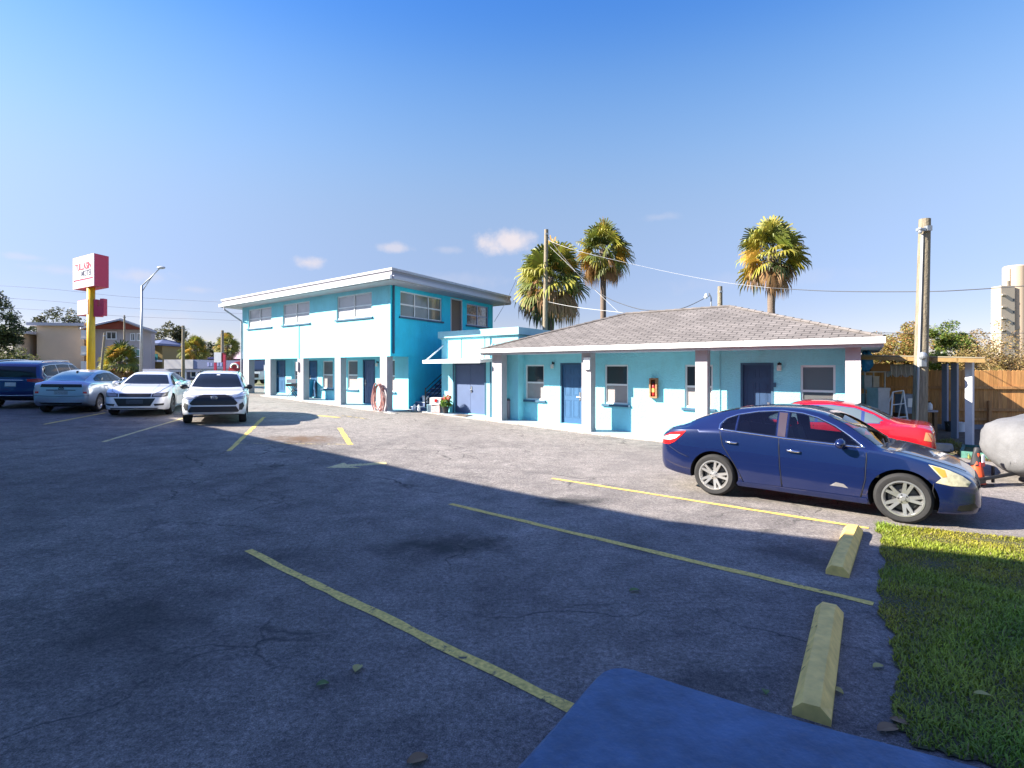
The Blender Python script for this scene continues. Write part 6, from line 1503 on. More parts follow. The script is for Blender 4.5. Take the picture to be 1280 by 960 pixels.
# ------------------------------------------------------------------ small things by the motel doors
ho = thing('coiled_hose', 'long faded red hose hung in a coil on the front corner pillar', 'hose', tuple(F2.pt(F2.px(476, 498)[0], 1, .05)))
mb = MB(); hx, hz = F2.px(475.5, 498.5, .05); rr_ = random.Random(2)
M_HOSE = mat('faded red hose', (.42, .15, .13), .6, var=.3, vs=7, col2=(.50, .32, .28))
pts = []
for lp_ in range(11):
    w_, h_ = rr_.uniform(.20, .36), rr_.uniform(.50, .68); ox = rr_.uniform(-.05, .05); oz = .64 - h_ + rr_.uniform(-.06, .03); oo = .05 + .022 * lp_
    for k in range(28): a = 2 * math.pi * k / 28 + math.pi / 2; pts.append(F2.pt(hx + ox + math.cos(a) * w_ * (1 + .15 * math.sin(a * 3 + lp_)), hz + oz + math.sin(a) * h_, oo + .022 * k / 28 + .015 * math.sin(a * 2 + lp_)))
mb.tube(pts, .016, 6); mb.build('hose_coil', M_HOSE, ho, smooth=True)
mb = MB(); mb.tube([F2.pt(hx, hz + .6, -.001), F2.pt(hx, hz + .6, .33), F2.pt(hx, hz + .68, .34)], .018, 6); mb.build('hook', M_GALV, ho)

def fk(u, v, o): x, z = FK.px(u, v, o); return FK.pt(x, z, o), x, z
def stand(fa, u, o): x = fa.px(u, 500, o)[0]; p = fa.pt(x, 0, o); p.z = gz(p.x, p.y) + .05; return p
p = stand(FK, 546.5, .55); t = thing('storage_box', 'white decorated carton standing at the foot of the stairs', 'box', tuple(p))
mb = MB(); mb.box(tuple(p + Vector((0, 0, .16))), (.40, .3, .32), -.4); mb.build('body', mat('pinkish carton', (.55, .42, .42), .7, var=.4, vs=14), t); mb = MB(); mb.box(tuple(p + Vector((.0, 0, .47))), (.50, .36, .28), -.3); mb.build('upper_box', M_WHITE, t)
mb = MB(); mb.box(tuple(p + Vector((-.03, -.2, .50))), (.12, .02, .12), -.3); mb.build('picture', M_RED, t)
p = stand(FK, 557, .5); t = thing('flower_pot', 'potted plant with orange and green leaves by the white carton', 'plant', tuple(p))
mb = MB(); mb.lathe([(.10, 0), (.15, .24), (.165, .24), (.165, .28), (.14, .28), (.12, .22)], 16, Matrix.Translation(p)); mb.build('pot', M_CLAD, t); mb = MB(); random.seed(4)
leaf_cloud(mb, p + Vector((0, 0, .42)), .27, 150, .10, [(.10, .20, .03), (.16, .26, .04)]); leaf_cloud(mb, p + Vector((.05, 0, .62)), .2, 60, .09, [(.6, .28, .06), (.55, .16, .12)]); mb.build('foliage', M_LEAF, t)
for (u, lab) in ((518, 'white bottle on the ground by the lowest step, the left one'), (523.5, 'white bottle on the ground by the lowest step, the right one')): bottle(lab, stand(FK, u, .8), .30, .06, M_WHITE, 'white bottles by the stairs')
p = stand(FK, 538.5, .5); t = thing('tote_box', 'pale blue plastic tote between the stairs and the white carton', 'tote', tuple(p)); mb = MB(); mb.box(tuple(p + Vector((0, 0, .13))), (.3, .3, .26), .2); mb.build('body', mat('pale blue plastic', (.25, .42, .50), .5), t); mb = MB(); mb.box(tuple(p + Vector((0, 0, .275))), (.33, .33, .03), .2); mb.build('lid', mat('pale blue lid', (.30, .48, .56), .5), t)
for (u, lab) in ((521, 'pale bucket standing on the second stair step'),):
    p = S2.pt(s0 + run * 1.5, 0, .5); p.z = zb_ = gl(S2, 0, .5) + rise * 2; mb = MB(); mb.lathe([(.12, 0), (.15, .26), (.16, .26), (.13, .24), (.11, .02)], 16, Matrix.Translation(p)); o = mb.build('paint_pail', M_WHITE, origin=tuple(p)); tag(o, lab, 'pail')
x_ = FK.px(578, 518, .5)[0]; mb = MB(); zz = gl(FK, x_, .5) + .055; mb.fbox(FK, x_ - .35, x_ + .35, zz, zz + .015, .25, .7); o = mb.build('door_mat', mat('brown coir mat', (.17, .13, .10), .95, var=.4, vs=20)); tag(o, 'worn brown doormat before the double doors', 'mat')
x_ = FC.px(634.5, 515, -.55)[0]; p = FC.pt(x_, 0, -.55); p.z = gz(p.x, p.y) + .05; t = thing('ash_bin', 'slim grey waste bin behind the first lilac pillar', 'bin', tuple(p))
mb = MB(); mb.lathe([(.11, 0), (.12, .02), (.12, .74), (.10, .76)], 18, Matrix.Translation(p)); mb.build('body', mat('grey bin steel', (.22, .21, .24), .5, metal=.3), t, angle=40); mb = MB(); mb.lathe([(.125, .70), (.125, .73), (.09, .775), (.02, .78)], 18, Matrix.Translation(p)); mb.build('lid', M_CLAD, t, angle=40)
for (u, o_, h_, lab) in ((383.5, -.75, .95, 'blue wheeled bin behind the middle pillar, beside the second door'),):
    x_ = F2.px(u, 490, o_)[0]; p = F2.pt(x_, 0, o_); p.z = gz(p.x, p.y) + .04; t = thing('refuse_bin', lab, 'bin', tuple(p)); mb = MB(); q = [Vector((sx * .22, sy * .22, .04)) for sx, sy in ((-1, -1), (1, -1), (1, 1), (-1, 1))]
    mb.hexa([p + k for k in q] + [p + Vector((k.x * 1.25, k.y * 1.25, h_ - .08)) for k in q]); mb.build('body', mat('blue bin plastic', (.02, .20, .36), .5), t); mb = MB(); mb.box(tuple(p + Vector((0, 0, h_ - .04))), (.6, .6, .07)); mb.build('lid', mat('blue bin lid', (.015, .15, .28), .5), t)
x_ = F2.px(365.5, 495, -.5)[0]; p = F2.pt(x_, 0, -.5); p.z = gz(p.x, p.y) + .04; t = thing('barbecue_grill', 'small black barbecue on crossed legs by the first door', 'grill', tuple(p))
mb = MB(); mb.box(tuple(p + Vector((0, 0, .62))), (.55, .35, .14)); mb.build('fire_box', M_CLAD, t); mb = MB(); mb.box(tuple(p + Vector((0, 0, .82))), (.5, .3, .2)); mb.build('lid', mat('grey grill lid', (.35, .36, .38), .5), t)
for sx in (-1, 1):
    for sy in (-1, 1): mb = MB(); mb.tube([p + Vector((sx * .24, sy * .14, 0)), p + Vector((-sx * .2, sy * .14, .56))], .016, 6); mb.build('leg', M_BLACK, t)

# ------------------------------------------------------------------ poles, wires, lamp
def wood_pole(label, u, v_top, Y, r, lean=0, group=None, name='wooden_pole'):
    b = gnd(u + lean, Y); tpp = at(u, v_top, Y); t = thing(name, label, 'pole', tuple(b), group=group); mb = MB(); mb.tube([b - Vector((0, 0, .3)), b.lerp(tpp, .5), tpp], [r * 1.15, r, r * .85], 12); mb.build('shaft', M_WOODPOLE, t, angle=50)
    mb = MB(); mb.box(tuple(tpp - Vector((0, .0, .25))), (.12, r * 2 + .12, .08)); mb.build('bracket', M_GALV, t); return tpp
wood_pole('slender weathered pole in front of the broad shaggy palm', 683, 287, 27.5, .12, lean=-3)
wood_pole('short wood pole standing in front of the shop', 229, 407, 50, .13)
wood_pole('dark wood pole behind the red shop post', 278, 413, 58, .16)
wood_pole('thin grey mast rising behind the red gable', 155.5, 394, 62, .10)
wood_pole('short leaning pole with small lamp beside the bushy palm', 131, 416, 44, .09, lean=-6)
wood_pole('short timber stub rising behind the roof ridge', 900, 358, 24.5, .12)
ms = thing('service_mast', 'grey service mast with insulator just behind the roof ridge', 'mast', tuple(gnd(888, 22)))
mb = MB(); q = [gnd(889, 22), at(889, 372, 22), at(886, 366.5, 22)]; mb.tube(q, .03, 8); mb.build('pipe', M_GALV, ms); mb = MB(); mb.lathe([(.05, -.1), (.09, -.05), (.06, 0), (.03, .1)], 10, Matrix.Translation(at(882.5, 370, 22))); mb.build('insulator', M_WHITE, ms)
def wire(label, pts, r, m, group='overhead wires'):
    P = [at(*p) for p in pts]; out = []
    for i in range(len(P) - 1):
        p0, p1_, p2_, p3_ = P[max(0, i - 1)], P[i], P[i + 1], P[min(len(P) - 1, i + 2)]
        for k in range(10):
            t = k / 10; out.append(.5 * ((2 * p1_) + (p2_ - p0) * t + (2 * p0 - 5 * p1_ + 4 * p2_ - p3_) * t * t + (3 * p1_ - p0 - 3 * p2_ + p3_) * t ** 3))
    out.append(P[-1]); mb = MB(); mb.tube(out, r, 5); o = mb.build('overhead_wire', m, origin=tuple(P[0]), smooth=True); tag(o, label, 'wire', group)
M_WLIGHT = mat('pale cable', (.62, .60, .58), .6); M_WDARK = mat('dark cable', (.06, .06, .065), .6)
wire('pale cable sagging from the slender pole towards the lone palm', [(684, 300, 27.5), (720, 313, 26), (790, 330, 25), (850, 343, 24), (905, 353, 23), (965, 360, 22)], .007, M_WLIGHT)
wire('dark twisted cable running past the timber pole to the pale tower', [(965, 360, 22), (1040, 364, 20), (1150, 364.5, 17), (1215, 362, 16), (1300, 356, 15)], .014, M_WDARK)
wire('cable looping down from the slender pole to the roof', [(685, 296, 27.5), (705, 322, 26.5), (730, 350, 25.5), (757, 371, 24.5), (790, 384, 23.5), (815, 388, 22.8), (852, 385.5, 22.2), (888, 369, 22)], .015, M_WDARK)
wire('pale cable from the slender pole to the middle of the roof', [(684, 377, 27.5), (720, 384, 26), (780, 391, 24)], .009, M_WLIGHT)
wire('pale thin cable from the slender pole down across the slim palm', [(685, 306, 27.5), (720, 340, 26.5), (775, 392, 25)], .007, M_WLIGHT)
wire('dark cable crossing low behind the end of the motel roof', [(1000, 414, 36), (1100, 416, 34), (1200, 417, 32), (1310, 416, 30)], .018, M_WDARK)
wire('thin guy cable from the broad palm down to the deck', [(645, 350, 27), (632, 378, 26), (618, 402, 25.5)], .010, M_WDARK)
for k, (va, vb) in enumerate(((357, 379), (372, 392), (384, 401))): wire(('highest', 'middle', 'lowest')[k] + ' of the three faint wires over the apartment building', [(-40, va - 2, 52), (60, va + 4, 53), (160, (va + vb) / 2 + 3, 55), (300, vb, 58), (420, vb + 8, 62)], .014, mat('faint far cable', (.30, .30, .34), .7))
b = gnd(176, 44); sl_ = thing('street_lamp', 'tall grey street lamp with slanted double arm by the street', 'street lamp', tuple(b)); tpp = at(177.5, 357, 44)
mb = MB(); mb.tube([b, tpp], [.12, .07], 12); mb.build('pole', M_GALV, sl_, smooth=True)
mb = MB(); e_ = at(199, 336, 44); mb.tube([tpp, tpp.lerp(e_, .5) + Vector((0, 0, -.03)), e_], .045, 8); mb.tube([tpp - Vector((0, 0, .5)), tpp.lerp(e_, .45) - Vector((0, 0, .15)), e_ - Vector((.2, 0, .15))], .03, 8); mb.build('arm', M_GALV, sl_, smooth=True)
mb = MB(); mb.ball(at(201.5, 334.5, 44), (.34, .16, .12), 14, 8); mb.build('lamp_head', mat('lamp housing', (.42, .44, .45), .4), sl_, smooth=True)

# ------------------------------------------------------------------ tall roadside sign
YS = 33.0; cs = at(118, 0, YS); SA, SB = -vdir(-420), vdir(750); SG = Facade(cs, SA, SB); SGS = Facade(cs, SB, -SA)
base = gnd(114, YS + .2); sign = thing('motel_sign', 'tall red and white motel sign on a yellow pole', 'sign', tuple(base))
w_, _ = SG.px(92, 340); zt_ = SG.px(118, 316.5)[1]; zb_ = SG.px(118, 357)[1]; dpt = SGS.px(136, 340)[0]
print('sign', w_, zt_, zb_, dpt)
M_SIGNRED = mat('sign red paint', (.50, .025, .075), .45, var=.08, vs=2); M_SIGNY = mat('sign pole yellow', (.72, .42, .015), .45, var=.08, vs=3); M_SIGNW = mat('sign face white', (.80, .79, .79), .35)
mb = MB(); mb.fbox(SG, w_, 0, zb_, zt_, -dpt, -.001); cab = mb.build('cabinet', M_SIGNRED, sign)
mb = MB(); hh = zt_ - zb_; zm = zb_ + .26 * hh; mb.fbox(SG, w_ + .10, -.10, zm + .05, zt_ - .10, 0, .03); mb.fbox(SG, w_ + .10, -.10, zb_ + .08, zm - .05, 0, .03, 1); mb.build('face_panel', [M_SIGNW, mat('sign lower panel pink', (.66, .46, .50), .4)], cab)
mb = MB()
for q in ((w_, 0, zt_ - .098, zt_), (w_, 0, zb_, zb_ + .078), (w_, w_ + .098, zb_ + .08, zt_ - .10), (-.098, 0, zb_ + .08, zt_ - .10)): mb.fbox(SG, *q, .001, .045)
mb.build('face_frame', mat('sign frame pale pink', (.72, .50, .55), .4), cab)
def text(body, fa, xa, xb, z, size, m, parent, o, name='lettering', sx=None):
    cu = bpy.data.curves.new(name, 'FONT'); cu.body = body; cu.size = size; cu.extrude = .006; cu.offset = size * .028
    ob = bpy.data.objects.new(name, cu); COL.objects.link(ob); bpy.context.view_layer.update()
    wd = ob.dimensions.x; k = (xb - xa) / wd if wd else 1
    X = Vector((fa.d[0], fa.d[1], 0)); Zv = Vector((0, 0, 1)); Nn = X.cross(Zv)
    p = fa.pt(xa, z, o); M = Matrix(((X.x * k, Zv.x, Nn.x, p.x), (X.y * k, Zv.y, Nn.y, p.y), (X.z * k, Zv.z, Nn.z, p.z), (0, 0, 0, 1)))
    me = bpy.data.meshes.new_from_object(ob.evaluated_get(bpy.context.evaluated_depsgraph_get())); me.transform(M); bpy.data.objects.remove(ob, do_unlink=True)
    PI_ = WM[parent.name].inverted(); me.transform(PI_); me.materials.clear(); me.materials.append(m)
    o2 = bpy.data.objects.new(name, me); COL.objects.link(o2); o2.parent = parent; WM[o2.name] = WM[parent.name]; return o2
fw_ = -w_
text('TULLASIN', SG, w_ + .10 * fw_, -.12 * fw_, zm + .42 * (zt_ - zm), .40 * (zt_ - zm), mat('pink red lettering', (.42, .02, .05), .5), cab, .04)
text('MOTEL', SG, w_ + .40 * fw_, -.10 * fw_, zm + .14 * (zt_ - zm), .33 * (zt_ - zm), mat('grey lettering', (.03, .03, .07), .5), cab, .04)
mb = MB(); pc = SG.pt(w_ * .18, 0, -dpt / 2); pc = at(113.8, 0, pc.y)
mb.tube([(pc.x, pc.y, base.z - .3), (pc.x, pc.y, zb_ + .05)], .215, 20); mb.build('pole', M_SIGNY, sign, smooth=True)
y2 = pc.y - .25; SL = Facade(at(110, 0, y2), SA, SB); lz1, lz0 = SL.px(110, 374)[1], SL.px(110, 393)[1]; lw = SL.px(97, 385)[0]
mb = MB(); mb.fbox(SL, lw, 0, lz0, lz1, -.55, 0); lb = mb.build('price_box', M_SIGNRED, sign)
mb = MB(); mb.fbox(SL, lw + .03, -.03, lz0 + .03, lz1 - .03, .001, .03); lf = mb.build('price_face', M_SIGNW, lb)
mb = MB(); mb.fbox(SL, lw * .62, lw * .40, lz1 - .38, lz1 - .20, .031, .036); mb.fbox(SL, lw * .30, lw * .16, lz0 + .12, lz0 + .5, .031, .036); mb.build('price_digit', mat('faded green print', (.30, .36, .26), .6), lb)
xr_ = (131 - 118.5) * pc.y / F; mb = MB(); RB_ = Facade((pc.x + .24, pc.y - .1), (1, 0), (0, 1)); rz0, rz1 = topz(396, pc.y), topz(374, pc.y)
mb.fbox(RB_, 0, xr_ * .30, rz0, rz1 - .02, -.3, 0); mb.fbox(RB_, xr_ * .301, xr_ * .62, rz0, rz1 - .45, -.3, 0); mb.fbox(RB_, xr_ * .621, xr_, rz0 + .06, rz1 + .03, -.3, 0); mb.build('side_box', M_SIGNRED, sign)

# ------------------------------------------------------------------ buildings across the street
M_CREAM = mat('cream render', (.60, .46, .34), .85, var=.08, vs=.4); M_CREAMG = mat('grey cream render', (.48, .42, .40), .85, var=.08, vs=.4); M_RUST = mat('rust red gable board', (.26, .055, .03), .8, var=.2, vs=1); M_ROOFG = mat('pale flat roof', (.42, .42, .46), .8)
YA = 66.0; FA = Facade((-48, YA), (.985, .174), (-.174, .985)); FAW = Facade((-48, YA - 1.5), (.985, .174), (-.174, .985))
def xz(fa, u, v): return fa.px(u, v)
apt = thing('apartment_building', 'cream three storey apartment building with rust red gable across the street', 'apartment building', tuple(gnd(110, YA)))
x0, zt_ = xz(FA, 46, 407); x1, _ = xz(FA, 105, 407); mb = MB(); mb.fbox(FA, x0, x1, .5, zt_, -18, 0); mb.build('wall', M_CREAM, apt)
mb = MB(); mb.fbox(FA, x0 - .8, x1 + .3, zt_ + .003, zt_ + .35, -18.5, .5); rfa = mb.build('roof', M_ROOFG, apt)
x2_, _ = xz(FA, 186, 430); gzv = xz(FA, 118, 411)[1]; mb = MB(); mb.fbox(FA, x1 + .003, x2_, .5, gzv, -1.6, -.6); mb.build('wall', M_CREAMG, apt)
pk = xz(FA, 155, 401); e0, e1 = xz(FA, 106, 411), xz(FA, 200, 416); mb = MB(); tri = [FA.pt(x1 + .003, gzv + .003, .2), FA.pt(x2_ + .6, gzv + .003, .2), FA.pt(pk[0], pk[1], .2)]; mb.add(tri + [p + Vector((-2.4, 1.5, 0)) for p in tri], [(0, 1, 2), (5, 4, 3), (0, 3, 4, 1), (1, 4, 5, 2), (2, 5, 3, 0)]); mb.build('gable', M_RUST, apt)
for (a_, b_) in (((e0[0], e0[1] - .1), pk), (pk, (e1[0], e1[1] - .1))):
    mb = MB(); P = [FA.pt(a_[0], a_[1] + .02, .8), FA.pt(b_[0], b_[1] + .02, .8)]; Q = [p + Vector((-2.4, 2.0, 0)) for p in P]; mb.hexa([P[0], P[1], Q[1], Q[0]] + [p + Vector((0, 0, .22)) for p in (P[0], P[1], Q[1], Q[0])]); mb.build('roof', M_ROOFG, apt)
for (u0, v0, u1, v1) in ((129.5, 414, 143, 424), (160, 416, 166.5, 426), (168, 416, 174, 426), (129.5, 435, 143, 445), (161, 436, 173, 446)):
    a_, b_ = xz(FA, u0, v1), xz(FA, u1, v0); window(FA, apt, (a_[0], b_[0], a_[1], b_[1]), -.6 + .12, cols=2, rail=False, up=M_GLASS, sill=False, fw=.12, rec=.02)
for v in (418, 438, 457):
    a_, b_ = xz(FAW, 101, v + 4), xz(FAW, 107.5, v - 4); mb = MB(); mb.fbox(FAW, a_[0], b_[0], a_[1], a_[1] + .9, -1.4, 0); mb.fbox(FAW, a_[0], b_[0], a_[1] - .2, a_[1] - .003, -1.4, .1); bl = mb.build('balcony', mat('white balcony wall', (.72, .68, .62), .7), apt)
    mb = MB(); mb.fbox(FAW, a_[0] + .05, b_[0] - .02, a_[1] + .905, a_[1] + 1.9, -1.4, -.9); mb.build('balcony_wall', mat('orange balcony wall', (.60, .30, .05), .8), bl)
# lower terrace wing
lw0, lt = xz(FA, 25, 418); mb = MB(); mb.fbox(FA, lw0, xz(FA, 34.5, 0)[0], .5, lt, -3, 1.2); mb.fbox(FA, xz(FA, 34.6, 0)[0], x0 - .003, .5, xz(FA, 0, 445)[1], -3, 1.1); mb.fbox(FA, xz(FA, 34.6, 0)[0], x0 - .003, .5, lt, -3, -2.0); mb.build('terrace_wall', M_CREAM, apt)
mb = MB(); mb.fbox(FA, lw0 - .6, x0 - .003, lt + .003, lt + .3, -3.5, 1.8); mb.build('terrace_roof', M_ROOFG, apt); mb = MB(); mb.box((xz(FA, 40, 0)[0], YA - .3, xz(FA, 0, 446)[1] + 1.0), (.8, .5, 2.0)); mb.build('terrace_door', mat('dark terrace door', (.05, .05, .06), .6), apt)
bh = thing('balcony_house', 'small house with teal balcony right of the apartment gable', 'house', tuple(gnd(196, 70))); FH = Facade((0, 70), (1, 0), (0, 1))
a_, b_ = xz(FH, 187, 460), xz(FH, 203, 432); mb = MB(); mb.fbox(FH, a_[0], b_[0], .5, b_[1], -8, 0); mb.build('wall', mat('ochre house wall', (.36, .26, .10), .85), bh)
mb = MB(); mb.fbox(FH, a_[0] - .3, b_[0] + .3, b_[1] + .003, b_[1] + .25, -8.3, 1.4); mb.add([FH.pt(a_[0] - .3, b_[1] + .256, 1.2), FH.pt(b_[0] + .3, b_[1] + .256, 1.2), FH.pt(b_[0] + .3, b_[1] + .256, -8), FH.pt(a_[0] - .3, b_[1] + .256, -8), FH.pt(a_[0] - .1, b_[1] + 1.0, -3)], [(0, 1, 4), (1, 2, 4), (2, 3, 4), (3, 0, 4)]); mb.build('roof', mat('blue grey metal roof', (.14, .17, .28), .6), bh)
zz = xz(FH, 0, 450)[1]; mb = MB(); mb.fbox(FH, a_[0], b_[0], zz, zz + .75, .9, 1.0); mb.build('balcony', mat('teal balcony panel', (.02, .26, .28), .6), bh); mb = MB(); mb.fbox(FH, a_[0], b_[0], zz - .25, zz - .003, .003, 1.1); mb.build('balcony_floor', M_WHITE, bh)
sp_ = thing('shop_building', 'low shop with white and shaded parapet and red curved corner across the street', 'shop', tuple(gnd(255, 55))); FS_ = Facade((0, 55), (1, 0), (0, 1))
x0, zt_ = xz(FS_, 207, 449.5); xm_, _ = xz(FS_, 243, 450); x1, zb_ = xz(FS_, 302, 461); zt2_ = xz(FS_, 0, 450.5)[1]
mb = MB(); mb.fbox(FS_, x0, xm_, zb_, zt_, -9, .25); mb.build('parapet', mat('white parapet', (.66, .62, .58), .8), sp_); mb = MB(); mb.fbox(FS_, xm_ + .003, x1, zb_, zt2_, -9, .2); mb.build('parapet', mat('shaded parapet', (.22, .25, .38), .8), sp_)  # one parapet, the shade on its right stretch painted as blue grey
mb = MB(); mb.fbox(FS_, x0 - 2.6, x1, .5, zb_ - .003, -9, -.4); mb.build('wall', mat('shop wall grey blue', (.16, .17, .24), .8), sp_)
mb = MB(); mb.fbox(FS_, x0 - 2.7, x1, zb_ - .32, zb_ - .05, -.39, .1); mb.build('canopy_edge', mat('pale canopy edge', (.55, .55, .60), .6), sp_)
for u in (196, 207, 218, 232, 246, 259): x_ = xz(FS_, u, 0)[0]; mb = MB(); mb.fbox(FS_, x_ - .1, x_ + .1, .5, zb_ - .325, -.1, .05); mb.build('canopy_post', M_WHITE, sp_)
for (u0, u1) in ((222, 230), (236, 244)): a_, b_ = xz(FS_, u0, 472), xz(FS_, u1, 463.5); window(FS_, sp_, (a_[0], b_[0], a_[1], b_[1]), -.25, rail=False, sill=False, fw=.1, rec=.02)
mb = MB(); x_ = xz(FS_, 250, 0)[0]; mb.fbox(FS_, x_, x_ + .9, .5, zb_ - .33, -.38, -.2); mb.build('shop_wall_panel', mat('terracotta panel', (.50, .22, .14), .8), sp_)
mb = MB(); r_ = xz(FS_, 301.5, 0)[0] - xz(FS_, 287, 0)[0]; cx = xz(FS_, 301.5, 0)[0]; zb3 = xz(FS_, 0, 465)[1]; zt3 = xz(FS_, 0, 451.8)[1]
P = [FS_.pt(cx, zb3, .3), ] + [FS_.pt(cx - r_ * math.cos(a), zb3 + (zt3 - zb3) * math.sin(a), .3) for a in np.linspace(0, math.pi / 2, 12)]; n = len(P); mb.add(P + [p + Vector((0, .09, 0)) for p in P], [tuple(range(n)), tuple(range(2 * n - 1, n - 1, -1))] + [(i, i + n, (i + 1) % n + n, (i + 1) % n) for i in range(n)]); mb.build('red_corner_panel', mat('red shop panel', (.45, .03, .05), .5), sp_)
mb = MB(); mb.tube([FS_.pt(cx - r_ * .42 + math.cos(a) * .36, zt3 - .55 + math.sin(a) * .3, .33) for a in np.linspace(-.4, 3.4, 12)], .09, 6); mb.build('white_emblem', M_WHITE, sp_)
for k in range(5):
    x_ = xz(FS_, 260.5, 0)[0] + k * .32; mb = MB(); mb.fbox(FS_, x_, x_ + .2, zb_ + .25 + .03 * (k % 2), zb_ + .65 - .04 * (k % 3), .203, .215); mb.build('sign_letter', mat('lilac sign letter', (.42, .44, .72), .6), sp_)
YR = 48; rs = thing('shop_sign', 'white panel sign on red posts before the shop', 'sign', tuple(gnd(277, YR))); FR = Facade((0, YR), (1, 0), (0, 1))
a_, b_ = xz(FR, 267.5, 453), xz(FR, 276.5, 440.5); mb = MB(); mb.fbox(FR, a_[0], b_[0], a_[1], b_[1], -.2, 0); mb.build('panel', M_SIGNW, rs)
mb = MB(); mb.fbox(FR, b_[0] + .003, xz(FR, 280, 0)[0], a_[1], b_[1] - .05, -.3, -.02); mb.build('side_panel', mat('dark red panel', (.25, .02, .03), .5), rs)
for u in (268.5, 280): x_ = xz(FR, u, 0)[0]; mb = MB(); mb.fbox(FR, x_ - .09, x_ + .09, .6, a_[1] - .003 if u < 270 else b_[1] - .2, -.19, -.01); mb.build('post', mat('red sign post', (.52, .03, .08), .5), rs)
# pale roof behind the shop and the delivery truck glimpsed through the passage
rb = thing('shed_building', 'pink grey roofed shed behind the shop sign', 'shed', tuple(gnd(292, 78))); FB_ = Facade((0, 78), (1, 0), (0, 1)); a_, b_ = xz(FB_, 255, 452), xz(FB_, 335, 446); mb = MB(); mb.fbox(FB_, a_[0], b_[0], .5, b_[1] - .3, -8, 0); mb.build('wall', mat('lilac shed wall', (.36, .30, .40), .8), rb); mb = MB(); P = [FB_.pt(a_[0] - .4, b_[1] - .297, .5), FB_.pt(b_[0] + .4, b_[1] - .297, .5), FB_.pt(b_[0] + .4, b_[1] - .297, -8.5), FB_.pt(a_[0] - .4, b_[1] - .297, -8.5), FB_.pt(a_[0] + 2, b_[1] + .8, -4), FB_.pt(b_[0] - 2, b_[1] + .8, -4)]; mb.add(P, [(0, 1, 5, 4), (1, 2, 5), (2, 3, 4, 5), (3, 0, 4), (3, 2, 1, 0)]); mb.build('roof', mat('pink grey shed roof', (.46, .34, .38), .8), rb)
YT = 42; pv = gnd(317, YT); tk = thing('delivery_truck', 'white box truck seen through the open ground floor bay', 'truck', tuple(pv)); FT = Facade((0, YT), (1, 0), (0, 1)); M_TRW = M_WHITECAR
u2 = lambda u: xz(FT, u, 0)[0]; v2 = lambda v: topz(v, YT); gk = pv.z
mb = MB(); mb.fbox(FT, u2(318), u2(340), gk + .6, v2(456), -4.5, -1.6); mb.build('cargo_box', M_TRW, tk)
mb = MB(); x0, x1 = u2(311), u2(327); zc = v2(466); P = [FT.pt(x0, gk + .35, .3), FT.pt(x1, gk + .35, .3), FT.pt(x1, gk + .35, -1.5), FT.pt(x0, gk + .35, -1.5), FT.pt(x0, gk + .95, .3), FT.pt(x1, gk + .95, .3), FT.pt(x1, gk + 1.0, -1.5), FT.pt(x0, gk + 1.0, -1.5)]; mb.hexa(P); mb.hexa([FT.pt(x0 + .03, gk + 1.003, -.35), FT.pt(x1 - .03, gk + 1.003, -.35), FT.pt(x1 - .03, gk + 1.003, -1.5), FT.pt(x0 + .03, gk + 1.003, -1.5), FT.pt(x0 + .1, zc, -.8), FT.pt(x1 - .1, zc, -.8), FT.pt(x1 - .1, zc, -1.5), FT.pt(x0 + .1, zc, -1.5)]); mb.build('cab', M_TRW, tk)
mb = MB(); mb.quad(FT.pt(x0 + .1, gk + 1.05, -.345), FT.pt(x1 - .1, gk + 1.05, -.345), FT.pt(x1 - .16, zc - .06, -.76), FT.pt(x0 + .16, zc - .06, -.76)); mb.build('windscreen', M_CARGLASS, tk)
mb = MB(); mb.fbox(FT, x0 + .1, x1 - .1, gk + .5, gk + .8, .302, .33); mb.build('grille', M_GRILLE, tk)
for xx in (x0 + .16, x1 - .16): mb = MB(); mb.lathe([(.2, -.1), (.34, -.1), (.36, 0), (.34, .1), (.2, .1)], 18, Matrix.Translation((xx, YT + .6, gk + .36)) @ Matrix.Rotation(R(90), 4, 'Y')); mb.build('wheel', M_TYRE, tk)
YG = 62; gw = thing('warehouse', 'grey flat building beyond the open ground floor bay', 'building', tuple(gnd(325, YG))); FG = Facade((0, YG), (1, 0), (0, 1)); mb = MB(); mb.fbox(FG, xz(FG, 303, 0)[0], xz(FG, 350, 0)[0], .5, topz(457, YG), -6, 0); mb.build('wall', mat('blue grey block wall', (.20, .22, .30), .85), gw); mb = MB(); mb.fbox(FG, xz(FG, 302, 0)[0], xz(FG, 351, 0)[0], topz(457, YG) + .003, topz(454.5, YG), -6.3, .3); mb.build('roof', M_ROOFG, gw)

# pale tower far off to the right
YW = 170.0; tw_ = thing('apartment_tower', 'tall cream apartment tower far off at the right edge', 'tower', tuple(gnd(1270, YW))); FW = Facade((0, YW), (1, 0), (0, 1)); M_TOW = mat('cream tower render', (.48, .37, .27), .8); M_TOWW = mat('white tower render', (.47, .40, .31), .8)
u3 = lambda u: (u - 640) * YW / F; zt_ = topz(358, YW); mb = MB(); mb.fbox(FW, u3(1246), u3(1263), -1, zt_, -2, 1.5); mb.build('wing', M_TOWW, tw_)
mb = MB(); cxx = u3(1290); mb.fbox(FW, u3(1262), u3(1330), -1, topz(336, YW), -2, 0); mb.lathe([(3, -1), (3, topz(333, YW)), (2.6, topz(331.5, YW))], 40, Matrix.Translation((u3(1262) + 3, YW + 1.5, 0))); mb.build('shaft', M_TOW, tw_, angle=30)
mb = MB(); mb.fbox(FW, u3(1259), u3(1263), zt_ + .003, topz(351, YW), -1, 0); mb.build('stair_head', M_TOWW, tw_)
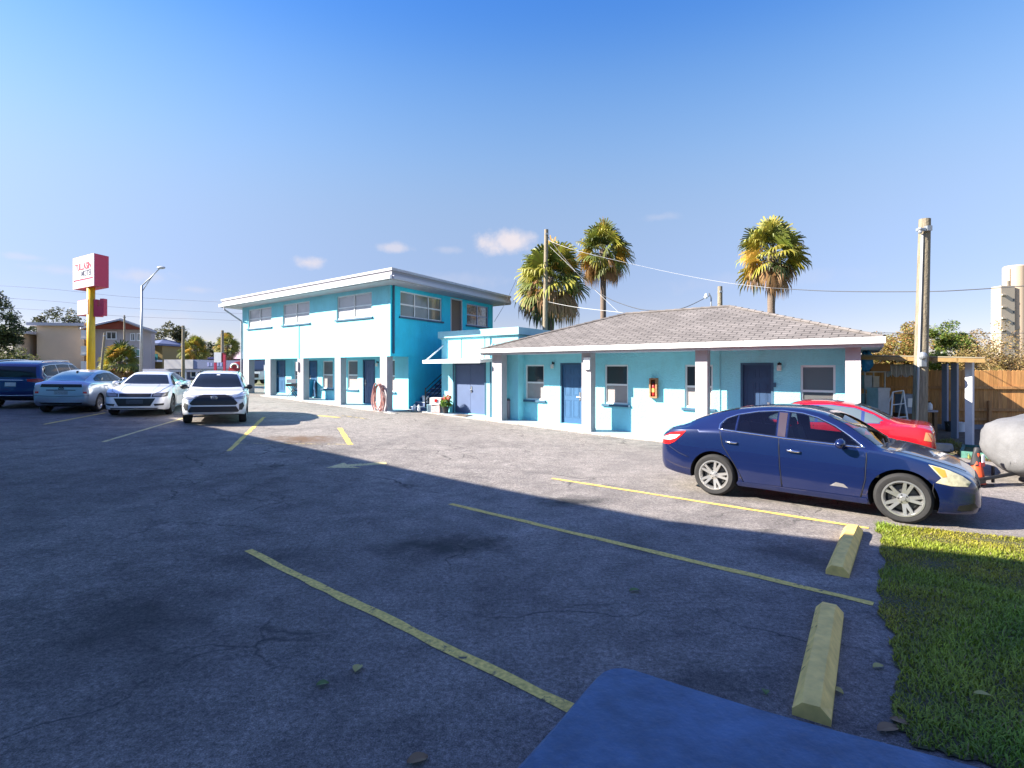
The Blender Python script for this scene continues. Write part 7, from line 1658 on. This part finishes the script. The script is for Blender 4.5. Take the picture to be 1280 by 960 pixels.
for k, v in enumerate((369, 384, 398, 413, 428)):
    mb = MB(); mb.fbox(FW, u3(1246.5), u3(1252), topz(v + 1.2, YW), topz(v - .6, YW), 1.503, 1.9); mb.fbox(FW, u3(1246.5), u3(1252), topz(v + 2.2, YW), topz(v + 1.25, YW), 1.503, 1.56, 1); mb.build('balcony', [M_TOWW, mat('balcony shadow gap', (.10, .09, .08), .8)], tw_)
    mb = MB(); mb.fbox(FW, u3(1260.5), u3(1262.5), topz(v + 8, YW), topz(v + 5, YW), 1.503, 1.53); mb.build('window', M_GLASS, tw_)
SKY_AIR, SKY_DUST, SKY_OZ, SKY_SAT, SKY_STR, EXPO = 1.0, .3, 2.5, 1.0, .13, 1.75
SKY_TINT = [(0.0, (0.35, 0.31, 0.38)), (0.09, (0.3, 0.265, 0.33)), (0.18, (0.4, 0.35, 0.38)), (0.27, (0.525, 0.45, 0.43)), (0.36, (0.53, 0.53, 0.53)), (0.466, (0.4, 0.525, 0.62)), (0.56, (0.18, 0.41, 0.68)), (0.63, (0.225, 0.425, 0.725)), (0.75, (0.575, 0.525, 0.85)), (1.0, (0.625, 0.55, 0.875))]
CLOUD_COL = (2.0, 1.86, 1.98, 1)
# ------------------------------------------------------------------ camera, sun, sky
cam = bpy.data.cameras.new('camera'); co = bpy.data.objects.new('camera', cam); COL.objects.link(co)
co.location = (0, 0, H); co.rotation_euler = (R(90), 0, 0)
cam.sensor_width = 36; cam.lens = F / 1280 * 36; cam.shift_y = -(480 - V0) / 1280; cam.clip_end = 4000; cam.clip_start = .05
SC.camera = co
sun = bpy.data.lights.new('sun', 'SUN'); sun.energy = 5.0; sun.angle = R(.5); sun.color = (1, .93, .82)
so = bpy.data.objects.new('sun', sun); COL.objects.link(so)
#                                 # sun exactly to the left (-X), tilted a little towards the viewer
sd_ = Vector((-math.cos(EL) * math.cos(SAZ), -math.cos(EL) * math.sin(SAZ), math.sin(EL)))
so.rotation_euler = sd_.to_track_quat('Z', 'Y').to_euler(); so.location = (-20, 0, 30)
w = bpy.data.worlds.new('World'); SC.world = w; w.use_nodes = True; nt = w.node_tree; L = nt.links
bg = nt.nodes['Background']
sky = _n(nt, 'ShaderNodeTexSky', sky_type='NISHITA'); sky.sun_disc = False; sky.sun_elevation = EL; sky.sun_rotation = R(-90) - SAZ; sky.altitude = 0; sky.air_density = SKY_AIR; sky.dust_density = SKY_DUST; sky.ozone_density = SKY_OZ
hs = _n(nt, 'ShaderNodeHueSaturation'); hs.inputs['Saturation'].default_value = SKY_SAT; hs.inputs['Value'].default_value = 1
sep_ = _n(nt, 'ShaderNodeSeparateXYZ'); tc0 = _n(nt, 'ShaderNodeTexCoord'); L.new(tc0.outputs['Generated'], sep_.inputs[0])
rt = _n(nt, 'ShaderNodeValToRGB'); rt.color_ramp.interpolation = 'B_SPLINE'; L.new(sep_.outputs['Z'], rt.inputs[0]); el_ = rt.color_ramp.elements
while len(el_) < len(SKY_TINT): el_.new(.5)
for i_, (q_, c_) in enumerate(SKY_TINT): el_[i_].position = q_; el_[i_].color = rgba(c_)
mt = _n(nt, 'ShaderNodeMix', data_type='RGBA', blend_type='MULTIPLY'); mt.inputs[0].default_value = 1; L.new(sky.outputs[0], mt.inputs[6]); L.new(rt.outputs[0], mt.inputs[7])
L.new(mt.outputs[2], hs.inputs['Color'])
# fair weather clouds: soft puffs at fixed bearings
tc = _n(nt, 'ShaderNodeTexCoord'); dirv = tc.outputs['Generated']
nz = _n(nt, 'ShaderNodeTexNoise'); nz.inputs['Scale'].default_value = 26; nz.inputs['Detail'].default_value = 7; nz.inputs['Roughness'].default_value = .6; L.new(dirv, nz.inputs['Vector'])
def wm(op, a, b=None, c=None):
    x = _n(nt, 'ShaderNodeMath', operation=op)
    for i, v in enumerate((a, b, c)):
        if v is None: continue
        if hasattr(v, 'is_output'): L.new(v, x.inputs[i])
        else: x.inputs[i].default_value = v
    return x.outputs[0]
acc = None
for (u, v, su, sv, amt) in ((638, 303, 46, 18, 1.0), (655, 297, 26, 11, .6), (384, 328, 24, 10, .8), (492, 310, 30, 8, .6), (175, 345, 40, 11, .42), (560, 312, 22, 6, .25), (30, 321, 30, 6, .3), (75, 338, 40, 9, .28), (825, 271, 26, 7, .2), (245, 362, 26, 6, .25), (200, 400, 60, 12, .2), (560, 350, 120, 14, .15), (330, 385, 90, 12, .16), (940, 350, 150, 14, .10)):
    d = Vector(((u - 640) / F, 1, (V0 - v) / F)).normalized(); e1 = Vector((d.y, -d.x, 0)).normalized(); e2 = e1.cross(d).normalized()
    sc_ = F / (math.sqrt((u - 640) ** 2 + F * F) / F) 
    q = []
    for e, s_ in ((e1, su), (e2, sv)):
        n = _n(nt, 'ShaderNodeVectorMath', operation='DOT_PRODUCT'); L.new(dirv, n.inputs[0]); n.inputs[1].default_value = tuple(e / (s_ / F * d.y))
        q.append(wm('MULTIPLY', n.outputs['Value'], n.outputs['Value']))
    r_ = wm('SQRT', wm('ADD', q[0], q[1])); r_ = wm('ADD', r_, wm('MULTIPLY', wm('SUBTRACT', nz.outputs[0], .5), 1.9))
    mr = _n(nt, 'ShaderNodeMapRange', interpolation_type='SMOOTHSTEP'); mr.inputs[1].default_value = 1.05; mr.inputs[2].default_value = .1; mr.inputs[3].default_value = 0; mr.inputs[4].default_value = amt
    L.new(r_, mr.inputs[0])
    f_ = _n(nt, 'ShaderNodeVectorMath', operation='DOT_PRODUCT'); L.new(dirv, f_.inputs[0]); f_.inputs[1].default_value = tuple(d)
    k = wm('MULTIPLY', mr.outputs[0], wm('GREATER_THAN', f_.outputs['Value'], .5))
    acc = k if acc is None else wm('MAXIMUM', acc, k)
mxs = _n(nt, 'ShaderNodeMix', data_type='RGBA'); L.new(acc, mxs.inputs[0]); L.new(hs.outputs[0], mxs.inputs[6]); mxs.inputs[7].default_value = CLOUD_COL
L.new(mxs.outputs[2], bg.inputs['Color']); bg.inputs['Strength'].default_value = SKY_STR
vs = SC.view_settings; vs.view_transform = 'Standard'; vs.look = 'None'; vs.gamma = 1; vs.exposure = EXPO; vs.use_curve_mapping = False
SC.cycles.use_denoising = True; SC.cycles.max_bounces = 6; SC.cycles.caustics_reflective = False; SC.cycles.caustics_refractive = False
try: SC.cycles.sample_clamp_indirect = 6
except Exception: pass
